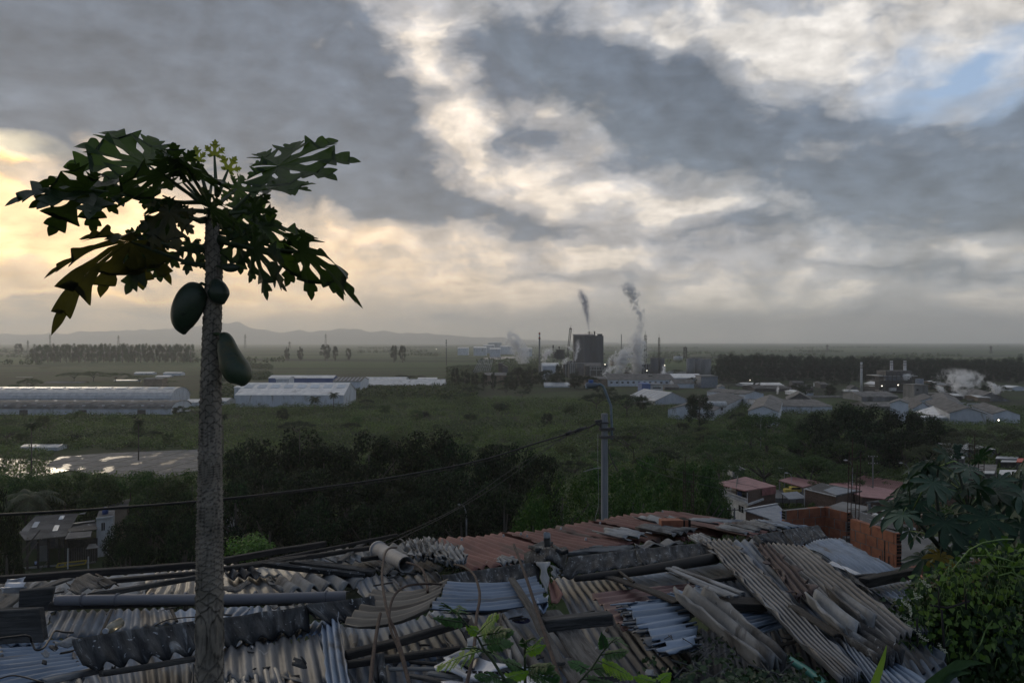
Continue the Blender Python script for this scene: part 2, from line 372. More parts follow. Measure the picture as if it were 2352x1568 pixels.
# ---------- foliage ----------
def leafmat(name, c1, c2, c3=None, trans=.25, scale=.35, rough=.6, spec=.3):
    m, t, bs = newmat(name)
    tc = t.new('ShaderNodeTexCoord').outputs['Object']; g = t.new('ShaderNodeNewGeometry')
    oi = t.new('ShaderNodeObjectInfo').outputs['Random']
    isl = g.outputs['Random Per Island']
    n = t.noise(tc, scale, 3, .6)
    col = t.mix(t.range(n, .35, .65), c1, c2)
    if c3: col = t.mix(t.range(isl, .8, .95), col, c3)
    h = t.new('ShaderNodeHueSaturation'); t.put(h.inputs['Color'], col)
    t.put(h.inputs['Value'], t.math('ADD', t.math('MULTIPLY_ADD', oi, .5, .5), t.math('MULTIPLY', isl, .5)))
    t.put(h.inputs['Hue'], t.math('MULTIPLY_ADD', oi, .05, .475))
    t.put(bs.inputs['Base Color'], h.outputs[0]); bs.inputs['Roughness'].default_value = rough; bs.inputs['Specular IOR Level'].default_value = spec
    tr = t.new('ShaderNodeBsdfTranslucent'); t.put(tr.inputs[0], t.mix(1.0, h.outputs[0], (1.5, 1.6, .7), 'MULTIPLY'))
    mx = t.new('ShaderNodeMixShader'); mx.inputs[0].default_value = trans
    t.l.new(bs.outputs[0], mx.inputs[1]); t.l.new(tr.outputs[0], mx.inputs[2]); t.l.new(mx.outputs[0], t.n['Material Output'].inputs[0])
    return m
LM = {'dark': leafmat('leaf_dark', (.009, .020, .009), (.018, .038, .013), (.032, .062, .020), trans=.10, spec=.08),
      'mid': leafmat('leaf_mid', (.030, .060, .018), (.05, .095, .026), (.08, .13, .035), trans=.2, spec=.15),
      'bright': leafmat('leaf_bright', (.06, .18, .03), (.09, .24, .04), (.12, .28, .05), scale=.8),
      'scrub': leafmat('leaf_scrub', (.040, .068, .022), (.10, .15, .04), (.11, .16, .05), scale=.02),
      'olive': leafmat('leaf_olive', (.05, .06, .035), (.07, .08, .04)),
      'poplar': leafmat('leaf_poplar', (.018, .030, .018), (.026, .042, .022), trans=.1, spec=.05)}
BARK = surf('bark', (.05, .042, .035), (.11, .10, .085), rough=.95, scale=2, bump=.4)

def clumps(centres, radii, per, size, seed, squash=.8, flat=0.0):
    """leaf-sized quads scattered in ragged clumps; returns (n,4,3)"""
    g = np.random.default_rng(seed); out = []
    for c, r in zip(centres, radii):
        k = max(6, int(per*(r**2)))
        dirs = g.normal(size=(k, 3)); dirs /= np.linalg.norm(dirs, axis=1)[:, None]
        rad = r*(.45+.65*g.random(k)**.6)
        p = np.asarray(c)+dirs*rad[:, None]*np.array([1, 1, squash])
        nrm = dirs+g.normal(size=(k, 3))*.42; nrm[:, 2] += flat+.25
        nrm /= np.linalg.norm(nrm, axis=1)[:, None]
        a = np.cross(nrm, g.normal(size=(k, 3))); a /= np.linalg.norm(a, axis=1)[:, None]+1e-9
        b_ = np.cross(nrm, a)
        s = size*(.6+.8*g.random(k))[:, None]
        out.append(np.stack([p-a*s, p-b_*s*.55, p+a*s, p+b_*s*.55], axis=1))
    return np.concatenate(out)
TREE = {}
def crown_mesh(kind, seed):
    g = np.random.default_rng(seed)
    if kind == 'round':          # h=1 unit tall tree; scaled later.  crown from .22 to 1
        cs = []; rs = []
        for i in range(30):
            u = g.random()*2*math.pi; v = g.random()**.8; rr = .40*math.sqrt(1-(v*2-1)**2*.85)*(.6+.4*g.random())
            cs.append((rr*math.cos(u), rr*math.sin(u), .16+v*.74)); rs.append(.09+.07*g.random())
        q = clumps(cs, rs, 13000, .0180, seed)
    elif kind == 'umbrella':
        cs = []; rs = []
        for i in range(60):
            u = g.random()*2*math.pi; rr = math.sqrt(g.random())
            cs.append((rr*.9*math.cos(u), rr*.9*math.sin(u), .62+.30*(1-rr*rr)+g.normal()*.03)); rs.append(.10+.06*g.random())
        q = clumps(cs, rs, 6500, .017, seed, squash=.5, flat=.6)
    elif kind == 'tall':
        cs = []; rs = []
        for i in range(26):
            v = g.random(); u = g.random()*2*math.pi; rr = .12*(1-abs(v-.45)*1.1)*(.4+.6*g.random())
            cs.append((rr*math.cos(u), rr*math.sin(u), .25+v*.70)); rs.append(.045+.045*g.random())
        q = clumps(cs, rs, 12000, .012, seed)
    elif kind == 'bush':
        cs = []; rs = []
        for i in range(20):
            u = g.random()*2*math.pi; rr = .5*math.sqrt(g.random())
            cs.append((rr*math.cos(u), rr*math.sin(u), .25+.45*g.random()*(1-rr))); rs.append(.16+.14*g.random())
        q = clumps(cs, rs, 1500, .035, seed)
    elif kind == 'leafy':        # near broad-leaved tree
        cs = []; rs = []
        for i in range(70):
            u = g.random()*2*math.pi; v = g.random(); rr = .5*math.sqrt(max(.05, 1-(v*1.9-.9)**2))*(.5+.5*g.random())
            cs.append((rr*math.cos(u), rr*math.sin(u), .22+v*.72)); rs.append(.06+.06*g.random())
        q = clumps(cs, rs, 9500, .0165, seed, flat=.5)
    elif kind == 'tufted':
        cs = []; rs = []
        for i in range(26):
            u = g.random()*2*math.pi; v = g.random(); rr = .16*(1-v*.5)
            b0 = np.array([rr*math.cos(u)*.4, rr*math.sin(u)*.4, .35+v*.4]); dr = np.array([math.cos(u)*.8, math.sin(u)*.8, .9])
            for k in range(5): cs.append(tuple(b0+dr*.05*k)); rs.append(.035)
        q = clumps(cs, rs, 12000, .014, seed)
    return q
def trunk_mesh(kind, seed):
    g = random.Random(seed); b = MB()
    if kind in ('round', 'leafy'):
        b.tube([(0, 0, -.05), (.01, 0, .15), (0, .01, .45), (.01, 0, .75)], [.030, .022, .016, .006], 7)
        for i in range(6):
            u = g.random()*6.28; z0 = .16+.05*i; l = .22+.1*g.random()
            b.tube([(0, 0, z0), (math.cos(u)*l*.5, math.sin(u)*l*.5, z0+.12), (math.cos(u)*l, math.sin(u)*l, z0+.3)], [.012, .008, .004], 5)
    elif kind == 'umbrella':
        b.tube([(0, 0, -.05), (.01, 0, .2), (0, 0, .4)], [.045, .034, .03], 8)
        for i in range(9):
            u = 6.28*i/9+g.random()*.4; l = .5+.3*g.random()
            b.tube([(0, 0, .33), (math.cos(u)*l*.5, math.sin(u)*l*.5, .58), (math.cos(u)*l, math.sin(u)*l, .70)], [.02, .012, .005], 5)
    elif kind in ('tall', 'tufted'):
        b.tube([(0, 0, -.05), (.004, 0, .4), (0, 0, .95)], [.012, .009, .002], 6)
        for i in range(10):
            u = g.random()*6.28; z0 = .25+.06*i; b.tube([(0, 0, z0), (math.cos(u)*.09, math.sin(u)*.09, z0+.07)], [.004, .0015], 4)
    else:
        for i in range(5):
            u = g.random()*6.28; b.tube([(0, 0, -.05), (math.cos(u)*.1, math.sin(u)*.1, .2), (math.cos(u)*.3, math.sin(u)*.3, .5)], [.015, .01, .004], 5)
    o = b.build('trunk', BARK, None, True); me = o.data; bpy.data.objects.remove(o); return me
for kd in ('round', 'umbrella', 'tall', 'bush', 'leafy', 'tufted'):
    TREE[kd] = [(crown_mesh(kd, 100+i*13+len(kd)), trunk_mesh(kd, i)) for i in range(3 if kd in ('round', 'umbrella', 'tall') else 2)]
CM = {}
def crown_data(kd, i, mk):
    k = (kd, i, mk)
    if k not in CM:
        CM[k] = quadmesh('crown', TREE[kd][i][0], LM[mk])
    return CM[k]
NAMES = {'round': 'broadleaf_tree', 'umbrella': 'umbrella_tree', 'tall': 'tall_tree', 'bush': 'bush', 'leafy': 'leafy_tree', 'tufted': 'conifer_tree'}
TR_N = [0]
def tree(kd, x, y, z0, h, wide=1.0, mk='dark', label=None, group=None, name=None, cat='tree'):
    i = TR_N[0] % len(TREE[kd]); TR_N[0] += 1
    e = empty(name or NAMES[kd], (x, y, z0), label, cat, group, rz=random.random()*6.28)
    cr = linkmesh('crown' if kd != 'bush' else 'foliage', crown_data(kd, i, mk), e); tk = linkmesh('trunk' if kd != 'bush' else 'stem', TREE[kd][i][1], e)
    s = (h*wide, h*wide, h); cr.scale = s; tk.scale = (h, h, h)
    return e
def ptree(kd, ppx, ptop, d, wpx=None, mk='dark', label=None, group=None, name=None, base=None, cat='tree', z0=None):
    x = (ppx-CX)/F*d; z = terr(x, d) if z0 is None else z0
    h = max(2.0, CAMZ-(ptop-CY)/F*d-z)
    nat = {'round': .92, 'umbrella': 2.0, 'tall': .30, 'bush': 1.35, 'leafy': 1.1, 'tufted': .45}[kd]
    wide = (wpx/F*d)/(h*nat) if wpx else 1.0
    return tree(kd, x, d, z, h, wide, mk, label, group, name, cat)

# palms
def palm(ppx, ptop, d, h=None, label=None, mk='mid', group=None, fr=3.2, z0=None):
    x = (ppx-CX)/F*d; z = terr(x, d) if z0 is None else z0
    ht = CAMZ-(ptop-CY)/F*d-z
    e = empty('palm_tree', (x, d, z), label, 'palm tree', group)
    b = MB(); b.tube([(0, 0, -.5), (.1, 0, ht*.4), (0, 0, ht-fr*.45)], [.28, .2, .14], 8); b.build('trunk', BARK, e, True)
    g = np.random.default_rng(int(ppx*7)); Q = []
    for k in range(22):
        u = k*2.4; up = .9-1.5*(k/22); L = fr*(.85+.3*g.random()); p = np.array([0, 0, ht-fr*.45]); dr = np.array([math.cos(u), math.sin(u), up]); dr /= np.linalg.norm(dr)
        side = np.cross(dr, [0, 0, 1.]); side /= np.linalg.norm(side)+1e-9
        for s in range(11):
            p2 = p+dr*L/11; dr = dr+np.array([0, 0, -.13]); dr /= np.linalg.norm(dr)
            w = L*.22*math.sin(math.pi*min(1, (s+1.2)/12))**.7
            for sg in (-1, 1):
                tip = (p+p2)/2+side*sg*w+np.array([0, 0, -w*.5])+dr*w*.4
                Q.append([p, p2, tip+dr*.05*fr/3, tip])
            p = p2
    linkmesh('crown', quadmesh('crown', np.array(Q), LM[mk]), e)
    return e
# ---------- valley vegetation ----------
rr = random.Random(11)
# the scrubland between the hill foot and the factory: a continuous mass, nobody could count it
def scatter_mass(name, n, fy, xr, size, hmin, hmax, per, leaf, mk, seed, keep=lambda x, y: True, squash=.6):
    g = np.random.default_rng(seed); cs = []; rs = []
    while len(cs) < n:
        y = fy(g.random()); x = (g.random()*2-1)*xr*y
        if not keep(x, y): continue
        r = size(y)*(.6+.9*g.random()); cs.append((x, y, terr(x, y)+hmin+(hmax-hmin)*g.random()*(.5+.5*mnoise.noise(Vector((x*.01, y*.01, 0)))) )); rs.append(r)
    me = quadmesh(name, clumps(cs, rs, per, leaf, seed+1, squash, .5), LM[mk])
    return tag(linkmesh(name, me), kind='stuff')
def clear_of(x, y):
    p = x/y*F+CX; q = CY+CAMZ/y*F
    if p < 480 and 330 < y < 620 and 940 < q: return q > 956
    if 1: 
        if p < 475 and q < 958: return False
        if 530 < p < 800 and 890 < q < 935: return False
        if 620 < p < 1030 and q < 893: return False
        if 110 < p < 520 and 1030 < q < 1095: return False
        if p > 1240 and q < 905: return False
        if p > 1450 and q < 935: return False
    return True
scatter_mass('scrub_vegetation', 19500, lambda u: 190*(620/190)**u, .92, lambda y: .9+y*.004, .3, 3.2, 5.2, .42, 'scrub', 5, clear_of)
scatter_mass('scrub_undergrowth', 2600, lambda u: 130*(240/130)**u, .55, lambda y: 1.1, .2, 1.6, 8, .3, 'mid', 15, lambda x, y: clear_of(x, y) and not (x/y*F+CX < 470) and not (640 < x/y*F+CX < 1150 and y < 215))
scatter_mass('distant_woods', 6500, lambda u: 620*(1500/620)**u, .75, lambda y: 2.4+y*.0016, .5, 5, 1.6, 1.1, 'mid', 25, lambda x, y: mnoise.noise(Vector((x*.006, y*.004, 7))) > -.3 and clear_of(x, y) and not (1230 < x/y*F+CX and 620 < y < 900) and not (1090 < x/y*F+CX and y < 840) )
def far_lines():
    cs = []; rs = []; g = random.Random(3)
    for k in range(46):
        y = 1500*(6500/1500)**g.random(); x0 = (g.random()*2-1)*.72*y; L = y*(.02+.10*g.random()); n = int(L/ (5+y*.002)); dy = (g.random()-.5)*.5
        for i in range(n):
            s = i/n-.5; cs.append((x0+s*L, y+s*L*dy+g.gauss(0, 8), 3+g.random()*4)); rs.append(4+g.random()*5)
    me = quadmesh('far_treelines', clumps(cs, rs, .55, 2.6, 9, .9), LM['mid']); tag(linkmesh('far_treelines', me), kind='stuff')
far_lines()

# individual trees
def trees(lst, label, group, kd='round', mk='dark', cat='tree', name=None):
    for (p, top, d, w) in lst: ptree(kd, p, top, d, w, mk, label, group, name, cat=cat)
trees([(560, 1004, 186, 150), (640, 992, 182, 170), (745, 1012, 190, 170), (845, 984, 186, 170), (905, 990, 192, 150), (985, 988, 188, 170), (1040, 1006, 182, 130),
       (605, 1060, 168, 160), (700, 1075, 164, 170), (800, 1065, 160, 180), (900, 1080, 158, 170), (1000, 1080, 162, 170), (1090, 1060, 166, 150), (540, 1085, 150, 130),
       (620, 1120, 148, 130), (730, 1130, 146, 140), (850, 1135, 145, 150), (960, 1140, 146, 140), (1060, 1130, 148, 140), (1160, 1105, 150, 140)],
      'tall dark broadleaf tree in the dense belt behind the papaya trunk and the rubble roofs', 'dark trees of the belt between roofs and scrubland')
trees([(1130, 1018, 176, 120), (1190, 1012, 180, 130), (1245, 1030, 176, 110), (1235, 1090, 160, 120), (1170, 1060, 170, 120)],
      'bushy dark tree left of the concrete lamp pole, at the end of the tree belt', 'bushy dark trees left of the lamp pole')
ptree('tufted', 688, 964, 180, 100, 'dark', 'dark tree with spiky upswept branch tips topping the tree belt')
trees([(15, 1090, 186, 120), (85, 1082, 192, 130), (165, 1078, 190, 120), (235, 1088, 184, 110), (300, 1082, 188, 120), (340, 1072, 186, 90), (390, 1100, 180, 120), (440, 1074, 182, 110), (120, 1100, 196, 110), (225, 1120, 182, 110), (340, 1120, 178, 120), (60, 1130, 182, 110), (150, 1128, 184, 110)],
      'leafy green tree in the grove between the wet concrete lot and the tin barn', 'grove trees in front of the concrete lot', mk='mid')
trees([(-6, 1120, 128, 90), (18, 1200, 120, 70)], 'dark shade tree standing left of the tin barn at the left edge', 'shade trees left of the barn')
trees([(285, 1195, 138, 110), (345, 1150, 142, 110), (410, 1130, 140, 120), (425, 1180, 130, 110), (300, 1225, 132, 90)],
      'dark tree on the yard between the white turret and the papaya trunk', 'yard trees right of the barn')
ptree('bush', 572, 1206, 118, 140, 'bright', 'bright green dome-shaped bush right of the papaya trunk', cat='bush', name='round_bush', z0=CAMZ-(1206-CY)/F*118-5.5)
palm(70, 1108, 178, label='coconut palm with yellowing drooping fronds above the tin barn', mk='olive', fr=7)
palm(318, 958, 300, label='lone fan palm in the scrub left of the papaya trunk', mk='dark', fr=2.6)
palm(512, 946, 290, label='faint palm in the scrub just right of the papaya trunk', mk='dark', fr=2.6)
palm(72, 966, 260, label='small palm in the scrub above the flat white shed', mk='dark', fr=2.6)
palm(723, 906, 500, label='leftmost of the two palms before the white hall with roof vents', mk='dark', fr=5.0)
palm(766, 898, 505, label='rightmost of the two palms before the white hall with roof vents', mk='dark', fr=4.0)
# lone trees and bushes of the scrub
for k in range(130):
    d = 215*(560/215)**rr.random(); p = rr.uniform(-10, 1640); x = (p-CX)/F*d
    if not clear_of(x, d) or (p < 470 and d < 330): continue
    hh = 4+5*rr.random(); tree(rr.choice(['bush', 'round', 'umbrella']), x, d, terr(x, d)-.3, hh, 1.0 if rr.random() < .5 else 1.25, rr.choice(['dark', 'mid', 'scrub']),
         'low dark tree rising out of the green scrubland below the factory', 'scattered low trees of the scrubland')
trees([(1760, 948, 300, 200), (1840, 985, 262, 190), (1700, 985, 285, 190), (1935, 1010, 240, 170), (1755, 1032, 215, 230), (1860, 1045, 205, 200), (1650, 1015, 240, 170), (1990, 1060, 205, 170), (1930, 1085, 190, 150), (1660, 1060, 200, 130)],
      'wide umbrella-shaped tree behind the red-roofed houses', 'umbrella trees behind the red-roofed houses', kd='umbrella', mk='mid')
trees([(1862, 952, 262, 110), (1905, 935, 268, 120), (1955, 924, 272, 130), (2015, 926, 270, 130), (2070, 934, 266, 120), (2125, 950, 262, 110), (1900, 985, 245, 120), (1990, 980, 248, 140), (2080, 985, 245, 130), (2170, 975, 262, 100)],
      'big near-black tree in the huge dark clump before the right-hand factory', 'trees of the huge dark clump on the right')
trees([(2230, 985, 250, 130), (2300, 975, 260, 120), (2352, 990, 255, 100), (2200, 1010, 225, 110), (2290, 1010, 228, 120), (2345, 1015, 220, 110), (2130, 1020, 225, 110)],
      'brownish umbrella tree behind the castor plant at the right edge', 'umbrella trees at the right edge', kd='umbrella', mk='olive')
trees([(1606, 904, 400, 74)], 'round dark tree right of the white tent-like gable shed', None)
trees([(1540, 1040, 120, 150), (1480, 1030, 128, 140), (1600, 1055, 118, 130), (1510, 1090, 95, 160), (1575, 1100, 92, 130), (1640, 1100, 150, 90)],
      'leafy tree right of the concrete lamp pole, behind the thin rebar column', 'leafy trees right of the lamp pole', mk='mid')
for (p, top, d, w, lb) in [(1290, 1080, 42, 190, 'large-leaved tree just left of the concrete lamp pole, over the red roof edge'), (1380, 1070, 46, 190, 'large-leaved tree directly behind the concrete lamp pole'),
        (1455, 1090, 40, 180, 'large-leaved tree right of the lamp pole, touching the red roof edge'), (1225, 1140, 38, 130, 'lowest large-leaved tree at the left end of its row, above the red roof'), (1540, 1115, 42, 130, 'large-leaved tree beside the twin rebar rods')]:
    ptree('leafy', p, top, d, w, 'mid', lb, 'large-leaved trees behind the red roof', z0=CAMZ-(top-CY)/F*d-5.6)
# row of eucalyptus along the factory on the right
for row, (dd, off) in enumerate(((930, 0), (955, 6), (985, 3))):
    p = 1652+off
    while p < 2370:
        top = 812+(p-1650)*.021+rr.gauss(0, 3.2)+(6 if rr.random() < .12 else 0)
        ptree('tall', p, top, dd+rr.uniform(-8, 8), 19+rr.random()*8, 'poplar', 'slender dark eucalyptus in the long tree row behind the right-hand factory', 'eucalyptus row behind the right-hand factory', 'eucalyptus_tree', z0=-1)
        p += 10+rr.random()*4
p = 1640
while p < 2370:
    ptree('round', p, 838+rr.gauss(0, 3), 900+rr.uniform(-10, 10), 34, 'poplar', 'low dense dark tree filling the foot of the eucalyptus row', 'undergrowth trees below the eucalyptus row', z0=-1); p += 17+rr.random()*6
trees([(1168, 862, 770, 34), (1190, 842, 800, 40), (1222, 840, 810, 44), (1255, 846, 800, 44), (1285, 852, 790, 36), (1320, 852, 760, 40), (1350, 860, 750, 40)],
      'dark tree clump tucked against the paper mill between its sheds', 'dark trees against the mill')
trees([(1045, 843, 760, 22), (1068, 848, 765, 26), (1090, 855, 760, 24), (1112, 858, 750, 20), (1133, 852, 740, 16)],
      'dark narrow tree before the tan building left of the mill', 'dark narrow trees left of the mill', kd='round')
trees([(1850, 868, 830, 70), (1920, 872, 820, 60), (1760, 866, 840, 60), (2130, 878, 800, 50), (2210, 880, 800, 60), (2300, 885, 800, 60), (1690, 862, 850, 60)],
      'low dark tree between the eucalyptus row and the grey factory roofs', 'low trees behind the grey factory roofs')
trees([(1440, 905, 480, 130), (1370, 902, 520, 90), (1700, 948, 420, 60), (1725, 955, 330, 110)], 'flat-topped acacia before the long mill roof', 'flat-topped acacias below the mill', kd='umbrella')
# hazed copses on the left
trees([(110, 842, 1300, 50), (180, 806, 2100, 32), (62, 816, 1900, 14), (215, 852, 900, 90), (265, 855, 890, 80), (170, 854, 900, 80), (70, 868, 720, 60), (30, 882, 700, 40), (320, 862, 860, 70), (380, 872, 820, 60)],
      'hazy dark copse tree behind the long silver warehouses', 'hazy copse trees behind the warehouses', kd='umbrella', mk='mid')
trees([(747, 788, 1900, 26), (770, 794, 1850, 16), (690, 795, 1900, 16), (905, 790, 1700, 18), (925, 792, 1700, 18), (660, 796, 1900, 14), (800, 797, 1850, 14), (42, 788, 2600, 20)],
      'tiny silhouetted tree standing on the hazy skyline of the plain', 'silhouetted skyline trees')
trees([(1475, 905, 520, 30), (1500, 900, 640, 26), (955, 862, 930, 60), (920, 860, 960, 40), (1400, 888, 640, 40), (1285, 835, 900, 22)], 'dark tree among the mill yard buildings', 'trees of the mill yard')
for i in range(26):
    p = 82+i*14.2
    ptree('round', p, 787+rr.random()*2.5, 1700, 24, 'mid', 'hazy tree of the straight windbreak line left of the papaya trunk', 'windbreak trees on the hazy plain', z0=-2)
for k in range(90):
    p, q = rr.uniform(1080, 2352), rr.uniform(858, 912); d = CAMZ*F/(q-CY)
    if (1640 < p < 1800 and q > 890) or (1450 < p < 1600 and q > 885): continue
    tree(rr.choice(['round', 'round', 'umbrella']), (p-CX)/F*d, d, -.5, 5+6*rr.random(), 1.2, 'dark', 'small dark tree growing between the factory sheds and yards', 'small trees among the factory yards')
# ---------- building materials ----------
M_ = {
 'white': surf('painted_sheet_white', (.50, .54, .60), (.62, .66, .72), rough=.55, scale=.3, c3=(.30, .30, .30), c3scale=.2, stretch=(1, 1, .3), bump=.1),
 'roofpale': surf('pale_metal_roof', (.46, .47, .48), (.60, .60, .59), rough=.35, metal=.35, scale=.2, c3=(.28, .27, .26), c3scale=.15, bump=.1),
 'roofshine': surf('silver_metal_roof', (.34, .34, .34), (.46, .46, .45), rough=.38, metal=.5, scale=.3, bump=.1),
 'roofgrey': surf('grey_fibre_roof', (.09, .085, .08), (.20, .19, .175), rough=.85, scale=.25, c3=(.06, .055, .05), c3scale=.12, c4=(.42, .42, .40), c4scale=1.2, c4amt=(.68, .72), bump=.2),
 'concrete': surf('grey_concrete', (.15, .15, .15), (.24, .24, .235), rough=.9, scale=.15, c3=(.09, .085, .08), c3scale=.08, stretch=(1, 1, .35)),
 'silo': surf('dark_steel_cladding', (.075, .078, .085), (.12, .122, .13), rough=.8, scale=.1, c3=(.05, .05, .055), c3scale=.06, stretch=(1, 1, .15)),
 'steel': surf('dark_steel', (.05, .05, .052), (.12, .11, .10), rough=.7, scale=1),
 'tan': surf('tan_render', (.20, .15, .11), (.28, .22, .16), rough=.9, scale=.3),
 'blue': surf('blue_paint', (.05, .11, .30), (.07, .15, .38), rough=.6, scale=1),
 'redpaint': surf('red_paint', (.28, .05, .04), (.35, .07, .05), rough=.7, scale=1),
 'whitepaint': surf('white_paint', (.48, .48, .48), (.62, .62, .61), rough=.75, scale=.8, c3=(.3, .29, .27), c3scale=.5, stretch=(1, 1, .3)),
 'redroof': surf('red_metal_roof', (.20, .065, .07), (.30, .11, .115), rough=.55, scale=.5, c3=(.14, .06, .06), c3scale=.4, bump=.1),
 'pinkroof': surf('faded_red_tile_roof', (.26, .12, .11), (.36, .19, .17), rough=.8, scale=.8),
 'blackroof': surf('tarred_roof', (.02, .02, .022), (.05, .05, .05), rough=.8, scale=1, c4=(.35, .36, .38), c4scale=.6, c4amt=(.64, .67)),
 'bluesheet': surf('blue_grey_sheet', (.13, .15, .18), (.20, .22, .25), rough=.6, scale=1),
 'tarp': surf('blue_tarp', (.03, .07, .22), (.05, .10, .30), rough=.5, scale=2),
 'glass': surf('dark_window_glass', (.012, .014, .016), (.02, .022, .025), rough=.15, scale=1, bump=0),
 'wood': surf('old_dark_timber', (.035, .03, .026), (.075, .065, .055), rough=.9, scale=2, stretch=(1, 1, 1)),
 'yellow': surf('yellow_paint', (.42, .30, .04), (.52, .40, .08), rough=.7, scale=2),
 'orange': surf('orange_red_tarp', (.5, .06, .03), (.6, .09, .04), rough=.6, scale=2),
 'skylight': surf('translucent_skylight', (.40, .46, .52), (.52, .58, .64), rough=.3, scale=1),
 'galv': surf('galvanised_steel', (.28, .29, .30), (.42, .43, .44), rough=.5, metal=.4, scale=2, stretch=(1, 1, .3)),
}
def brickmat(name, c1, c2, mortar, bw, bh, ms=.012):
    m, t, bs = newmat(name)
    uv = t.new('ShaderNodeUVMap').outputs[0]
    b = t.new('ShaderNodeTexBrick'); t.put(b.inputs['Vector'], uv); t.put(b.inputs['Color1'], c1); t.put(b.inputs['Color2'], c2); t.put(b.inputs['Mortar'], mortar)
    b.inputs['Scale'].default_value = 1; b.inputs['Mortar Size'].default_value = ms; b.inputs['Brick Width'].default_value = bw; b.inputs['Row Height'].default_value = bh; b.inputs['Mortar Smooth'].default_value = .2
    n = t.noise(t.new('ShaderNodeTexCoord').outputs['Object'], 3, 6, .65)
    c = t.mix(t.range(n, .3, .75), b.outputs[0], t.mix(1.0, b.outputs[0], (.5, .45, .42), 'MULTIPLY'))
    t.put(bs.inputs['Base Color'], c); bs.inputs['Roughness'].default_value = .9
    bp = t.new('ShaderNodeBump'); bp.inputs['Distance'].default_value = .01; bp.inputs['Strength'].default_value = .6; bp.invert = True; t.put(bp.inputs['Height'], b.outputs['Fac']); t.l.new(bp.outputs[0], bs.inputs['Normal'])
    return m
M_['smallbrick'] = brickmat('house_brick', (.17, .095, .065), (.13, .075, .055), (.16, .15, .14), .28, .12)
def wallbox(name, c, size, m, parent, rz=0):     # box with wall UVs in metres
    b = MB(); b.box(c, size, rz); o = b.build(name, m, parent)
    l = o.data.uv_layers.new(name='UVMap')
    for p in o.data.polygons:
        n = p.normal; u = Vector((0, 0, 1)).cross(n)
        for li in p.loop_indices:
            v = o.data.vertices[o.data.loops[li].vertex_index].co
            l.data[li].uv = (v.dot(u), v.z) if abs(n.z) < .5 else (v.x, v.y)
    return o

